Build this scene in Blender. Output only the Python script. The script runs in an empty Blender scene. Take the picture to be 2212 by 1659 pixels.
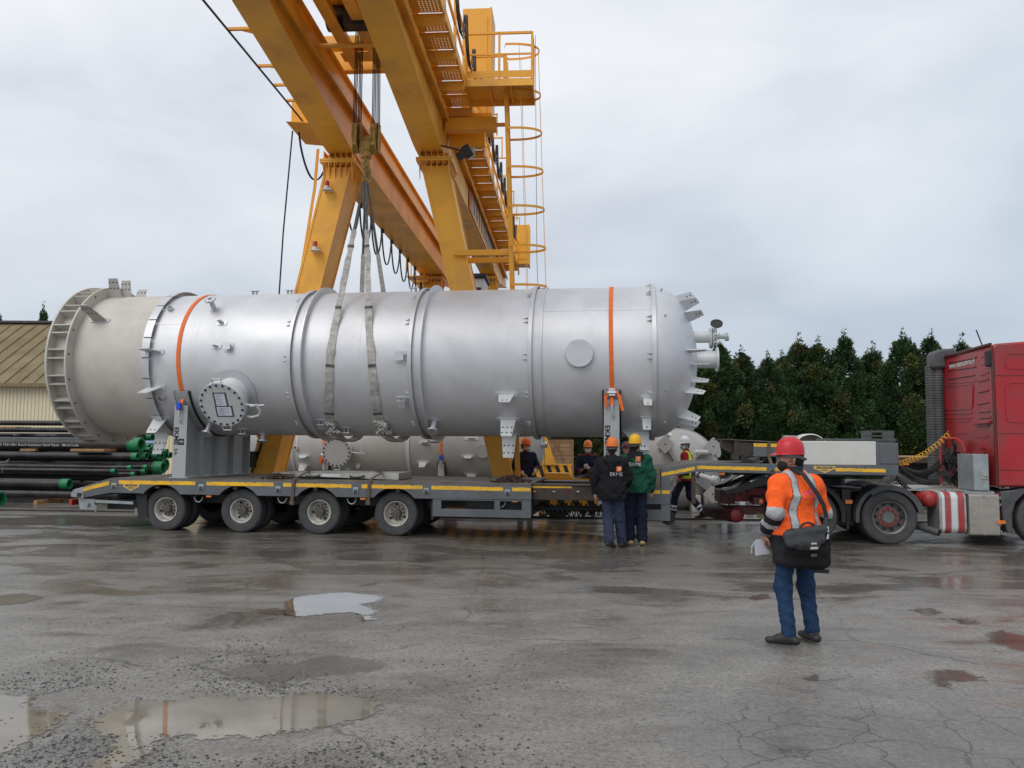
import bpy, bmesh, math, random
import numpy as np
from mathutils import Vector, Matrix, noise as mnoise
from mathutils.bvhtree import BVHTree
R_=math.radians; PI=math.pi
random.seed(7); NR=np.random.RandomState(5)
S=bpy.context.scene; COL=S.collection

# ------------------------------------------------------------------ camera
F=1750.; HC=1.72; PITCH=math.atan(130/F); ROLL=R_(0.4)
cam=bpy.data.cameras.new('camera'); camo=bpy.data.objects.new('camera',cam); COL.objects.link(camo)
cam.sensor_width=36; cam.lens=F/2212*36; cam.clip_start=.05; cam.clip_end=3000
camo.matrix_world=Matrix.Translation((0,0,HC))@Matrix.Rotation(PI/2+PITCH,4,'X')@Matrix.Rotation(ROLL,4,'Z')
S.camera=camo
# ------------------------------------------------------------------ sky, sun, exposure
S.view_settings.view_transform='Standard'; S.view_settings.look='None'
S.view_settings.gamma=1; S.view_settings.exposure=0.0
W=bpy.data.worlds.new('World'); S.world=W; W.use_nodes=True
nt=W.node_tree; nt.nodes.clear(); N=nt.nodes.new; LK=nt.links.new
wo=N('ShaderNodeOutputWorld'); bg=N('ShaderNodeBackground'); bg.inputs[1].default_value=.1; LK(bg.outputs[0],wo.inputs[0])
SUN_EL=R_(48); SUN_AZ=R_(215)
sky=N('ShaderNodeTexSky'); sky.sky_type='NISHITA'; sky.sun_disc=False; sky.sun_elevation=SUN_EL; sky.sun_rotation=SUN_AZ; sky.dust_density=3
tc=N('ShaderNodeTexCoord'); mp=N('ShaderNodeMapping'); mp.inputs['Scale'].default_value=(1,1,2.6); mp.inputs['Location'].default_value=(.35,1.3,.2)
LK(tc.outputs['Generated'],mp.inputs[0])
n1=N('ShaderNodeTexNoise'); n1.inputs['Scale'].default_value=2.4; n1.inputs['Detail'].default_value=7; n1.inputs['Roughness'].default_value=.5; n1.inputs['Distortion'].default_value=.35
LK(mp.outputs[0],n1.inputs['Vector'])
n2=N('ShaderNodeTexNoise'); n2.inputs['Scale'].default_value=.9; n2.inputs['Detail'].default_value=3
LK(mp.outputs[0],n2.inputs['Vector'])
mx=N('ShaderNodeMix'); mx.inputs[0].default_value=.38; LK(n1.outputs['Fac'],mx.inputs[2]); LK(n2.outputs['Fac'],mx.inputs[3])
cr=N('ShaderNodeValToRGB'); LK(mx.outputs[0],cr.inputs[0])
cr.color_ramp.elements[0].position=.36; cr.color_ramp.elements[0].color=(.56,.60,.67,1)
cr.color_ramp.elements[1].position=.60; cr.color_ramp.elements[1].color=(.82,.845,.88,1)
e=cr.color_ramp.elements.new(.46); e.color=(.69,.73,.79,1)
sx=N('ShaderNodeSeparateXYZ'); LK(tc.outputs['Generated'],sx.inputs[0])
gr=N('ShaderNodeValToRGB'); LK(sx.outputs[2],gr.inputs[0])
gr.color_ramp.elements[0].position=0; gr.color_ramp.elements[0].color=(.80,.83,.86,1)
gr.color_ramp.elements[1].position=.35; gr.color_ramp.elements[1].color=(1,1,1,1)
mg=N('ShaderNodeMix'); mg.data_type='RGBA'; mg.blend_type='MULTIPLY'; mg.inputs[0].default_value=1
LK(cr.outputs[0],mg.inputs[6]); LK(gr.outputs[0],mg.inputs[7])
vs=N('ShaderNodeVectorMath'); vs.operation='SCALE'; vs.inputs[3].default_value=11.2; LK(mg.outputs[2],vs.inputs[0])
az=N('ShaderNodeMath'); az.operation='MULTIPLY_ADD'; az.inputs[1].default_value=1.0; LK(sx.outputs[0],az.inputs[0])
zz=N('ShaderNodeMath'); zz.operation='MULTIPLY'; zz.inputs[1].default_value=-1.1; LK(sx.outputs[2],zz.inputs[0]); LK(zz.outputs[0],az.inputs[2])
n3=N('ShaderNodeTexNoise'); n3.inputs['Scale'].default_value=3.2; n3.inputs['Detail'].default_value=4; LK(mp.outputs[0],n3.inputs['Vector'])
a3=N('ShaderNodeMath'); a3.operation='MULTIPLY_ADD'; a3.inputs[1].default_value=.45; LK(n3.outputs['Fac'],a3.inputs[0]); LK(az.outputs[0],a3.inputs[2])
br=N('ShaderNodeValToRGB'); LK(a3.outputs[0],br.inputs[0]); br.color_ramp.elements[0].position=.05; br.color_ramp.elements[0].color=(1,1,1,1); br.color_ramp.elements[1].position=.55; br.color_ramp.elements[1].color=(.77,.82,.87,1)
m4=N('ShaderNodeMix'); m4.data_type='RGBA'; m4.blend_type='MULTIPLY'; m4.inputs[0].default_value=1; LK(vs.outputs[0],m4.inputs[6]); LK(br.outputs[0],m4.inputs[7])
ms=N('ShaderNodeMix'); ms.data_type='RGBA'; ms.inputs[0].default_value=.94
LK(sky.outputs[0],ms.inputs[6]); LK(m4.outputs[2],ms.inputs[7]); LK(ms.outputs[2],bg.inputs[0])
sl=bpy.data.lights.new('sun','SUN'); sl.energy=1.25; sl.angle=R_(40); sl.color=(1,.97,.93)
so=bpy.data.objects.new('sun',sl); COL.objects.link(so)
sd=Vector((math.sin(SUN_AZ)*math.cos(SUN_EL),math.cos(SUN_AZ)*math.cos(SUN_EL),math.sin(SUN_EL)))
so.rotation_euler=sd.to_track_quat('Z','Y').to_euler(); so.location=(-20,-20,40)

# ------------------------------------------------------------------ sight lines (pixel of a 2212x1659 view -> 3D)
def ray(x,y):
    u=(x-1106)/F; v=(829.5-y)/F
    c,s=math.cos(ROLL),math.sin(ROLL); u,v=(u*c-v*s,u*s+v*c)
    return Vector((u,math.cos(PITCH)-v*math.sin(PITCH),math.sin(PITCH)+v*math.cos(PITCH)))
def G(x,y,z=0):
    d=ray(x,y); t=(z-HC)/d.z; return (d.x*t,d.y*t)
class Frame:
    def __init__(s,th,ox,oy):
        s.th=th; s.o=Vector((ox,oy,0)); s.ex=Vector((math.cos(th),-math.sin(th),0)); s.ey=Vector((math.sin(th),math.cos(th),0))
        s.M=Matrix.Translation(s.o)@Matrix.Rotation(-th,4,'Z')
    def P(s,x,y,yl):     # pixel on the vertical plane local y = yl -> local (x,z)
        d=ray(x,y); t=(s.o.dot(s.ey)+yl)/d.dot(s.ey); p=d*t-s.o; return (p.dot(s.ex),HC+d.z*t)
    def X(s,x,y,yl): return s.P(x,y,yl)[0]
    def Z(s,x,y,yl): return s.P(x,y,yl)[1]
    def Gl(s,x,y,z=0):
        g=G(x,y,z); p=Vector((g[0],g[1],0))-s.o; return (p.dot(s.ex),p.dot(s.ey))
    def loc(s,X,Y):
        p=Vector((X,Y,0))-s.o; return (p.dot(s.ex),p.dot(s.ey))
T=Frame(R_(8.0),0,14.77)       # the lorry, its trailer and the vessel on it
C=Frame(R_(4.02),0,0)          # the gantry crane
WF=Frame(0,0,0)

# ------------------------------------------------------------------ materials
def nodes(m):
    m.use_nodes=True; t=m.node_tree; return t,t.nodes['Principled BSDF']
def pm(name,col,rough=.6,metal=0,var=.12,vs=3.,bump=0,bs=60.,bd=.01,dirt=None,da=.5,ds=2.,spec=.5,rv=.0,attr=False,coat=0,streak=0):
    m=bpy.data.materials.new(name); t,b=nodes(m); N=t.nodes.new; L=t.links.new
    tc=N('ShaderNodeTexCoord'); out=None
    b.inputs['Roughness'].default_value=rough; b.inputs['Metallic'].default_value=metal
    b.inputs['Specular IOR Level'].default_value=spec; b.inputs['Coat Weight'].default_value=coat
    b.inputs['Coat Roughness'].default_value=.15
    if attr:
        a=N('ShaderNodeAttribute'); a.attribute_name='Col'; out=a.outputs[0]
    else:
        a=N('ShaderNodeRGB'); a.outputs[0].default_value=(*col,1); out=a.outputs[0]
    nz=N('ShaderNodeTexNoise'); nz.inputs['Scale'].default_value=vs; nz.inputs['Detail'].default_value=6; L(tc.outputs['Object'],nz.inputs['Vector'])
    if var:
        h=N('ShaderNodeHueSaturation'); mr=N('ShaderNodeMapRange'); mr.inputs[1].default_value=.3; mr.inputs[2].default_value=.7
        mr.inputs[3].default_value=1-var; mr.inputs[4].default_value=1+var; L(nz.outputs['Fac'],mr.inputs[0]); L(mr.outputs[0],h.inputs['Value']); L(out,h.inputs['Color']); out=h.outputs[0]
    if dirt:
        nd=N('ShaderNodeTexNoise'); nd.inputs['Scale'].default_value=ds; nd.inputs['Detail'].default_value=9; nd.inputs['Roughness'].default_value=.65
        if streak:
            mpp=N('ShaderNodeMapping'); mpp.inputs['Scale'].default_value=(1,1,streak); L(tc.outputs['Object'],mpp.inputs[0]); L(mpp.outputs[0],nd.inputs['Vector'])
        else: L(tc.outputs['Object'],nd.inputs['Vector'])
        md=N('ShaderNodeMapRange'); md.inputs[1].default_value=.46; md.inputs[2].default_value=.68; md.inputs[3].default_value=0; md.inputs[4].default_value=da; L(nd.outputs['Fac'],md.inputs[0])
        mxx=N('ShaderNodeMix'); mxx.data_type='RGBA'; L(md.outputs[0],mxx.inputs[0]); L(out,mxx.inputs[6]); mxx.inputs[7].default_value=(*dirt,1); out=mxx.outputs[2]
    L(out,b.inputs['Base Color'])
    if rv:
        mr=N('ShaderNodeMapRange'); mr.inputs[1].default_value=.3; mr.inputs[2].default_value=.7; mr.inputs[3].default_value=max(rough-rv,.02); mr.inputs[4].default_value=rough+rv
        L(nz.outputs['Fac'],mr.inputs[0]); L(mr.outputs[0],b.inputs['Roughness'])
    if bump:
        nb=N('ShaderNodeTexNoise'); nb.inputs['Scale'].default_value=bs; nb.inputs['Detail'].default_value=4; L(tc.outputs['Object'],nb.inputs['Vector'])
        bp=N('ShaderNodeBump'); bp.inputs['Strength'].default_value=bump; bp.inputs['Distance'].default_value=bd; L(nb.outputs['Fac'],bp.inputs['Height']); L(bp.outputs[0],b.inputs['Normal'])
    return m
M={}
M['yellow']=pm('crane_yellow',(.90,.44,.045),.42,0,.10,.8,.05,30,dirt=(.45,.20,.07),da=.5,ds=1.2)
M['yellow2']=pm('bright_yellow_paint',(.88,.40,.02),.45,0,.10,2,dirt=(.3,.15,.05),da=.3)
M['stripe']=pm('yellow_marking',(.90,.50,.02),.5,0,.08,4,dirt=(.30,.22,.10),da=.55,ds=5)
M['bstripe']=pm('black_stripe',(.02,.02,.02),.5,0,.2)
M['silver']=pm('aluminium_paint',(.67,.675,.695),.50,.45,.07,1.4,.03,90,dirt=(.46,.46,.47),da=.4,ds=1.3,rv=.07)
M['silverp']=pm('silver_plate',(.60,.61,.63),.42,.5,.06,5)
M['whitep']=pm('white_grey_paint',(.62,.64,.64),.42,.1,.06,5)
M['beige']=pm('beige_primer',(.56,.53,.475),.55,.05,.06,1.2,.05,120,dirt=(.33,.31,.28),da=.35,ds=1.5)
M['beige2']=pm('beige_grey_primer',(.44,.43,.41),.50,.05,.06,1.2,.04,100,dirt=(.36,.35,.33),da=.3,ds=1.5)
M['navybolt']=pm('blue_bolt',(.02,.035,.12),.4)
M['orange']=pm('orange_webbing',(.85,.16,.02),.65,0,.12,12,.3,300)
M['blue']=pm('blue_plastic',(.02,.07,.55),.5)
M['grey']=pm('trailer_grey',(.115,.13,.145),.42,0,.14,1.3,.04,60,dirt=(.10,.095,.085),da=.7,ds=3.5,rv=.1)
M['dark']=pm('dark_steel',(.03,.03,.032),.5,.2,.3,4,.1,60,dirt=(.08,.065,.05),da=.5,ds=4)
M['brownsteel']=pm('worn_dark_steel',(.05,.042,.038),.5,.3,.25,3,.1,60,dirt=(.11,.06,.035),da=.6,ds=4)
M['black']=pm('black_rubber',(.018,.018,.019),.55,0,.2,6)
M['tyre']=pm('tyre_rubber',(.055,.056,.058),.75,0,.18,7,.25,50,dirt=(.10,.095,.09),da=.6,ds=5)
M['rim']=pm('grey_white_rim',(.52,.50,.45),.5,.1,.12,6,dirt=(.16,.12,.09),da=.75,ds=7)
M['rimhub']=pm('dusty_hub',(.10,.085,.075),.7,.1,.2,9)
M['wood']=pm('deck_wood',(.15,.125,.105),.6,0,.35,3,.4,25,dirt=(.05,.045,.04),da=.7,ds=2.2)
M['alu']=pm('dull_aluminium',(.46,.45,.42),.45,.5,.12,3,.1,40,dirt=(.20,.18,.15),da=.6,ds=4)
M['galv']=pm('galvanised',(.36,.40,.41),.45,.5,.15,7,dirt=(.25,.25,.24),da=.4)
M['white']=pm('white_box',(.62,.62,.58),.5,0,.06,2,dirt=(.45,.44,.38),da=.5,ds=2)
M['red']=pm('truck_red',(.40,.016,.022),.36,0,.12,1.2,.05,20,dirt=(.20,.06,.05),da=.65,ds=2.2,rv=.1,coat=.2)
M['red2']=pm('chassis_red',(.40,.03,.03),.45,0,.15,3,dirt=(.12,.05,.04),da=.7,ds=5)
M['darkred']=pm('grime_and_shade_red',(.10,.018,.018),.5,0,.3,5,dirt=(.03,.02,.02),da=.8,ds=6)
M['plasticg']=pm('grey_plastic',(.065,.07,.075),.6,0,.15,5,.1,60,dirt=(.16,.15,.14),da=.4)
M['pipe']=pm('black_steel_pipe',(.025,.024,.028),.38,.25,.3,3,.1,30,dirt=(.07,.055,.045),da=.45,ds=3)
M['green']=pm('green_cap',(.012,.20,.075),.5,0,.12,8)
M['blackp']=pm('black_paint',(.012,.012,.014),.6,0,.1)
M['crate']=pm('crate_plywood',(.42,.27,.15),.7,0,.2,3,.2,30,dirt=(.22,.13,.07),da=.4,ds=3,streak=6)
M['timber']=pm('timber',(.36,.20,.09),.75,0,.25,5,.3,40)
M['cream']=pm('cream_cladding',(.74,.66,.47),.6,0,.05,.7)
M['olive']=pm('olive_roof',(.18,.135,.06),.65,0,.15,.6,dirt=(.30,.24,.14),da=.6,ds=.6,streak=.4)
M['chrome']=pm('bright_metal',(.6,.6,.6),.25,.9,.05)
M['paper']=pm('paper',(.72,.72,.82),.7,0,.02)
M['ink']=pm('ink',(.25,.25,.32),.7,0,.02)
M['tape']=pm('dark_tape',(.09,.09,.11),.5,0,.1)
M['lightpanel']=pm('panel_white',(.55,.55,.52),.5,0,.05)
M['amber']=pm('amber_lens',(.75,.20,.03),.3,0,.05)
M['redlens']=pm('red_lens',(.45,.04,.03),.3,0,.05)
M['rope']=pm('steel_rope',(.03,.03,.035),.5,.5,.2)
M['sling']=pm('dirty_plastic_wrap',(.50,.48,.44),.4,0,.2,14,.7,30,bd=.02,dirt=(.18,.165,.15),da=.7,ds=3.5,streak=2.5)
M['sup']=pm('support_grey',(.40,.42,.42),.5,0,.1,3,.05,60,dirt=(.25,.25,.24),da=.4,ds=3)
M['slingd']=pm('dark_sling',(.10,.10,.10),.7,0,.3,9,.4,60)
M['fabricattr']=pm('cloth',(1,1,1),.85,0,.16,9,.8,13,bd=.035,attr=True,spec=.2)
M['vest']=pm('hi_vis_cloth',(1,1,1),.8,0,.08,8,.8,9,bd=.04,attr=True,spec=.3)
M['skin']=pm('skin',(.42,.22,.15),.5,0,.08,20,.1,200)
M['hair']=pm('hair',(.018,.014,.012),.6,0,.2,40,.4,160)
M['shoe']=pm('shoe_leather',(1,1,1),.5,0,.12,20,.2,80,attr=True)
M['helm_r']=pm('red_helmet',(.55,.018,.025),.42,0,.04,5)
M['helm_o']=pm('orange_helmet',(.85,.19,.03),.45,0,.04,6,dirt=(.45,.12,.05),da=.3,ds=8)
M['helm_y']=pm('yellow_helmet',(.85,.48,.015),.42,0,.04,6)
M['helm_w']=pm('white_helmet',(.75,.76,.78),.3,0,.03,6,coat=.3)
M['strapbrown']=pm('brown_webbing',(.11,.085,.06),.8,0,.2,20,.3,100)

# ------------------------------------------------------------------ mesh building
def V3(*a): return Vector(a)
class MB:
    def __init__(s): s.v=[]; s.f=[]; s.m=[]; s.cur=0
    def add(s,vs,fs,m=None):
        o=len(s.v); s.v+= [tuple(p) for p in vs]; s.f+=[tuple(i+o for i in f) for f in fs]; s.m+=[s.cur if m is None else m]*len(fs); return s
    def box(s,x0,x1,y0,y1,z0,z1,m=None):
        return s.add([(x0,y0,z0),(x1,y0,z0),(x1,y1,z0),(x0,y1,z0),(x0,y0,z1),(x1,y0,z1),(x1,y1,z1),(x0,y1,z1)],
            [(0,3,2,1),(4,5,6,7),(0,1,5,4),(1,2,6,5),(2,3,7,6),(3,0,4,7)],m)
    def obox(s,c,u,v,w,a,b,d,m=None):
        c=Vector(c); u=Vector(u).normalized()*a/2; v=Vector(v).normalized()*b/2; w=Vector(w).normalized()*d/2
        P=[c+u*i+v*j+w*k for k in(-1,1) for i,j in((-1,-1),(1,-1),(1,1),(-1,1))]
        return s.add(P,[(0,3,2,1),(4,5,6,7),(0,1,5,4),(1,2,6,5),(2,3,7,6),(3,0,4,7)],m)
    def bar(s,p,q,a,b,up=(0,0,1),m=None):
        p=Vector(p); q=Vector(q); u=(q-p); l=u.length; u.normalize(); w=Vector(up); v=u.cross(w)
        if v.length<1e-4: v=u.cross(Vector((0,1,0)))
        v.normalize(); w=v.cross(u); return s.obox((p+q)/2,u,v,w,l,a,b,m)
    def prism(s,poly,O,U,Vv,t,m=None):   # poly in (U,V) at O, extruded by vector t
        O=Vector(O);U=Vector(U);Vv=Vector(Vv);t=Vector(t); n=len(poly)
        A=[O+U*a+Vv*b for a,b in poly]; B=[p+t for p in A]
        return s.add(A+B,[tuple(range(n)),tuple(range(2*n-1,n-1,-1))]+[(i,(i+1)%n,n+(i+1)%n,n+i) for i in range(n)],m)
    def pxz(s,poly,y0,y1,m=None): return s.prism(poly,(0,y0,0),(1,0,0),(0,0,1),(0,y1-y0,0),m)
    def cyl(s,p,q,r,r2=None,n=16,cap=True,m=None):
        p=Vector(p);q=Vector(q); r2=r if r2 is None else r2; a=(q-p).normalized(); u=a.orthogonal().normalized(); w=a.cross(u)
        vs=[c+(u*math.cos(t)+w*math.sin(t))*rr for c,rr in((p,r),(q,r2)) for t in [2*PI*i/n for i in range(n)]]
        fs=[(i,(i+1)%n,n+(i+1)%n,n+i) for i in range(n)]
        if cap: fs+=[tuple(range(n-1,-1,-1)),tuple(range(n,2*n))]
        return s.add(vs,fs,m)
    def lathe(s,prof,O,A,n=32,m=None,closed=False,seg=None,ref=None,a0=0,a1=2*PI):
        O=Vector(O);A=Vector(A).normalized(); u=(Vector(ref)-A*A.dot(Vector(ref))).normalized() if ref else A.orthogonal().normalized(); w=A.cross(u)
        full=abs(a1-a0-2*PI)<1e-6; na=n if full else n+1
        vs=[]
        for r,h in prof:
            for i in range(na):
                t=a0+(a1-a0)*i/n; vs.append(O+A*h+(u*math.cos(t)+w*math.sin(t))*r)
        fs=[];k=len(prof)
        for j in range(k if closed else k-1):
            j2=(j+1)%k
            for i in range(n):
                i2=(i+1)%na if full else i+1
                fs.append((j*na+i,j*na+i2,j2*na+i2,j2*na+i))
        return s.add(vs,fs,m)
    def tube(s,path,r,n=8,m=None,cap=True):
        P=[Vector(p) for p in path]; vs=[];u=None
        for i,p in enumerate(P):
            a=(P[min(i+1,len(P)-1)]-P[max(i-1,0)]).normalized()
            u=a.orthogonal().normalized() if u is None else (u-a*a.dot(u)).normalized()
            w=a.cross(u); rr=r[i] if isinstance(r,(list,tuple)) else r
            vs+=[p+(u*math.cos(t)+w*math.sin(t))*rr for t in [2*PI*k/n for k in range(n)]]
        fs=[(j*n+i,j*n+(i+1)%n,(j+1)*n+(i+1)%n,(j+1)*n+i) for j in range(len(P)-1) for i in range(n)]
        if cap: fs+=[tuple(range(n-1,-1,-1)),tuple(range(len(vs)-n,len(vs)))]
        return s.add(vs,fs,m)
    def ribbon(s,path,w,side,th=.006,m=None):   # flat strap: side = width direction(s), th along the normal
        P=[Vector(p) for p in path]; vs=[]
        for i,p in enumerate(P):
            a=(P[min(i+1,len(P)-1)]-P[max(i-1,0)]).normalized(); sd=Vector(side[i] if isinstance(side,list) else side)
            sd=(sd-a*a.dot(sd)).normalized(); nn=a.cross(sd); ww=(w[i] if isinstance(w,(list,tuple)) else w)/2
            vs+=[p-sd*ww-nn*th/2,p+sd*ww-nn*th/2,p+sd*ww+nn*th/2,p-sd*ww+nn*th/2]
        k=len(P); fs=[(j*4+i,j*4+(i+1)%4,(j+1)*4+(i+1)%4,(j+1)*4+i) for j in range(k-1) for i in range(4)]+[(0,1,2,3),(4*k-1,4*k-2,4*k-3,4*k-4)]
        return s.add(vs,fs,m)
    def ball(s,c,r,n=16,k=9,m=None,sc=(1,1,1)):
        c=Vector(c); vs=[];
        for j in range(k+1):
            ph=PI*j/k
            for i in range(n):
                t=2*PI*i/n; vs.append((c.x+r*sc[0]*math.sin(ph)*math.cos(t),c.y+r*sc[1]*math.sin(ph)*math.sin(t),c.z+r*sc[2]*math.cos(ph)))
        return s.add(vs,[(j*n+i,j*n+(i+1)%n,(j+1)*n+(i+1)%n,(j+1)*n+i) for j in range(k) for i in range(n)],m)
    def build(s,name,mats,parent=None,bevel=0,smooth=38,recalc=True,label=None):
        me=bpy.data.meshes.new(name); base=parent['_b'] if parent is not None and '_b' in parent else (0,0,0)
        bx,by,bz=base
        me.from_pydata([(a-bx,b-by,c-bz) for a,b,c in s.v],[],s.f)
        if not isinstance(mats,(list,tuple)): mats=[mats]
        for m in mats: me.materials.append(M[m] if isinstance(m,str) else m)
        if len(mats)>1: me.polygons.foreach_set('material_index',s.m)
        if recalc:
            b=bmesh.new(); b.from_mesh(me); bmesh.ops.remove_doubles(b,verts=b.verts,dist=1e-5); bmesh.ops.recalc_face_normals(b,faces=b.faces); b.to_mesh(me); b.free()
        if smooth:
            me.polygons.foreach_set('use_smooth',[True]*len(me.polygons)); me.set_sharp_from_angle(angle=R_(smooth))
        o=bpy.data.objects.new(name,me); COL.objects.link(o)
        if bevel:
            b=o.modifiers.new('bevel','BEVEL'); b.width=bevel; b.segments=2; b.limit_method='ANGLE'; b.angle_limit=R_(40)
        if parent is not None:
            o.parent=parent
            if '_b' in parent: o['_b']=parent['_b']
        if label: o['label']=label
        return o
def thing(name,label,cat,fr,base=(0,0,0),group=None,rz=0):
    o=bpy.data.objects.new(name,None); COL.objects.link(o); o.empty_display_size=.2
    o.matrix_world=fr.M@Matrix.Translation(base)@Matrix.Rotation(rz,4,'Z'); o['_b']=tuple(float(a) for a in base)
    if rz: o['_b']=(0.,0.,0.)
    o['label']=label; o['category']=cat
    if group: o['group']=group
    return o
def single(mb,name,mats,label,cat,fr,base=None,group=None,bevel=0,smooth=38,kind=None):
    if base is None:
        a=np.array(mb.v); base=(float(a[:,0].mean()),float(a[:,1].mean()),float(a[:,2].min()))
    bx,by,bz=base; mb.v=[(a-bx,b-by,c-bz) for a,b,c in mb.v]
    o=mb.build(name,mats,None,bevel,smooth); o.matrix_world=fr.M@Matrix.Translation(base)
    if kind: o['kind']=kind
    if label: o['label']=label
    if cat: o['category']=cat
    if group: o['group']=group
    return o
def copy_tree(o,parent=None):
    c=o.copy(); COL.objects.link(c)
    if parent is not None: c.parent=parent
    for ch in [q for q in bpy.data.objects if q.parent==o]: copy_tree(ch,c)
    return c
def text_geo(body,size,bold=.0,align='CENTER',ext=.002,sx=1.):
    cu=bpy.data.curves.new('t','FONT'); cu.body=body; cu.size=size; cu.offset=bold*size; cu.align_x=align; cu.align_y='CENTER'; cu.extrude=ext; cu.resolution_u=2
    ob=bpy.data.objects.new('t',cu); COL.objects.link(ob)
    me=bpy.data.meshes.new_from_object(ob.evaluated_get(bpy.context.evaluated_depsgraph_get()))
    vs=[(v.co.x*sx,v.co.y,v.co.z) for v in me.vertices]; fs=[tuple(p.vertices) for p in me.polygons]
    bpy.data.objects.remove(ob); bpy.data.curves.remove(cu); bpy.data.meshes.remove(me); return vs,fs
def text(mb,body,size,O,U,Vv,bold=.0,align='CENTER',m=None,ext=.002,sx=1.,fn=None):
    vs,fs=text_geo(body,size,bold,align,ext,sx); O=Vector(O);U=Vector(U).normalized();Vv=Vector(Vv).normalized();Nn=U.cross(Vv)
    P=[O+U*a+Vv*b+Nn*c for a,b,c in vs]
    if fn: P=[fn(p) for p in P]
    mb.add(P,fs,m)
# ================================================================== GROUND
def pn(x,y,s=1.,o=0): return mnoise.noise(Vector((x*s+o,y*s-o,o*.37)))
def ground_mat():
    m=bpy.data.materials.new('wet_asphalt'); t,b=nodes(m); N=t.nodes.new; L=t.links.new
    tc=N('ShaderNodeTexCoord'); P=tc.outputs['Object']
    def noise(s,d=5,r=.55,sc=None,dist=0):
        n=N('ShaderNodeTexNoise'); n.inputs['Scale'].default_value=s; n.inputs['Detail'].default_value=d; n.inputs['Roughness'].default_value=r; n.inputs['Distortion'].default_value=dist
        if sc:
            q=N('ShaderNodeMapping'); q.inputs['Scale'].default_value=sc; L(P,q.inputs[0]); L(q.outputs[0],n.inputs['Vector'])
        else: L(P,n.inputs['Vector'])
        return n.outputs['Fac']
    def mr(v,a,b_,c,d):
        n=N('ShaderNodeMapRange'); n.inputs[1].default_value=a; n.inputs[2].default_value=b_; n.inputs[3].default_value=c; n.inputs[4].default_value=d; L(v,n.inputs[0]); return n.outputs[0]
    def mth(op,a,b_=None):
        n=N('ShaderNodeMath'); n.operation=op
        for i,v in enumerate((a,b_)):
            if v is None: continue
            if isinstance(v,(int,float)): n.inputs[i].default_value=v
            else: L(v,n.inputs[i])
        return n.outputs[0]
    def mixc(f,a,c,mode='MIX'):
        n=N('ShaderNodeMix'); n.data_type='RGBA'; n.blend_type=mode
        for k,v in ((0,f),(6,a),(7,c)):
            if isinstance(v,(int,float)): n.inputs[k].default_value=v
            elif isinstance(v,tuple): n.inputs[k].default_value=(*v,1)
            else: L(v,n.inputs[k])
        return n.outputs[2]
    sp=N('ShaderNodeSeparateXYZ'); L(P,sp.inputs[0]); X,Y=sp.outputs[0],sp.outputs[1]
    big=noise(.33,6,.6,(1,1.6,1)); mid=noise(1.5,7,.62,(1,1.3,1),.4); fine=noise(28,6,.7); spk=noise(120,3,.7)
    col=mixc(mr(big,.38,.62,0,1),(.170,.156,.136),(.255,.240,.218))
    col=mixc(mr(mid,.40,.66,0,.75),col,(.34,.32,.285))
    col=mixc(mr(fine,.35,.68,0,.55),col,(.085,.08,.074))
    vo=N('ShaderNodeTexVoronoi'); vo.inputs['Scale'].default_value=55; L(P,vo.inputs['Vector'])
    h=N('ShaderNodeSeparateColor'); L(vo.outputs['Color'],h.inputs[0])
    col=mixc(mr(h.outputs[0],.72,1,0,.55),col,(.30,.29,.27))
    col=mixc(mr(h.outputs[1],.75,1,0,.6),col,(.045,.045,.047))
    # wetness: strong beyond ~8 m, patchy nearer
    wl=mr(Y,6.5,12.5,0,1); wn=noise(.8,6,.65,(.7,1.5,1),.6); wn2=noise(.27,4,.5,(1,2.0,1))
    wet=mth('ADD',mth('MULTIPLY',wl,.85),mth('ADD',mr(wn,.46,.62,-.30,.75),mr(wn2,.5,.66,0,.25)))
    cl=N('ShaderNodeClamp'); L(wet,cl.inputs[0]); wet=cl.outputs[0]
    col=mixc(mth('MULTIPLY',wet,.62),col,mixc(1.,col,(.42,.38,.34),'MULTIPLY'))
    # rusty stains lower right
    rd=mth('MULTIPLY',mr(noise(2.2,6,.6,(.7,1.5,1),.3),.55,.63,0,.75),mth('MULTIPLY',mr(X,2.6,4.0,0,1),mr(Y,9.5,7.5,0,1)))
    col=mixc(rd,col,(.20,.085,.055))
    # cracks: crazed patch near right, long joint
    wv=N('ShaderNodeTexNoise'); wv.inputs['Scale'].default_value=3; wv.inputs['Detail'].default_value=4; L(P,wv.inputs['Vector'])
    wa=N('ShaderNodeVectorMath'); wa.operation='MULTIPLY_ADD'; L(wv.outputs['Color'],wa.inputs[0]); wa.inputs[1].default_value=(.35,.35,0); L(P,wa.inputs[2])
    v1=N('ShaderNodeTexVoronoi'); v1.feature='DISTANCE_TO_EDGE'; v1.inputs['Scale'].default_value=2.2; L(wa.outputs[0],v1.inputs['Vector'])
    cm=mth('MULTIPLY',mr(X,.95,1.35,0,1),mr(Y,5.9,5.2,0,1)); ck1=mth('MULTIPLY',mr(v1.outputs['Distance'],.004,.016,1,0),cm)
    v2=N('ShaderNodeTexVoronoi'); v2.feature='DISTANCE_TO_EDGE'; v2.inputs['Scale'].default_value=.23; L(wa.outputs[0],v2.inputs['Vector'])
    ck2=mth('MULTIPLY',mr(v2.outputs['Distance'],.0012,.006,1,0),mr(noise(1.1),.42,.55,0,1))
    ck=mth('MAXIMUM',ck1,ck2); col=mixc(mth('MULTIPLY',ck,.55),col,(.03,.028,.026))
    col=mixc(mth('MULTIPLY',cm,.35),col,(.10,.10,.105))
    L(col,b.inputs['Base Color'])
    ro=mth('ADD',mr(wet,0,1,.50,.16),mr(fine,.3,.7,-.05,.06)); L(ro,b.inputs['Roughness'])
    b.inputs['Specular IOR Level'].default_value=.62
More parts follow.
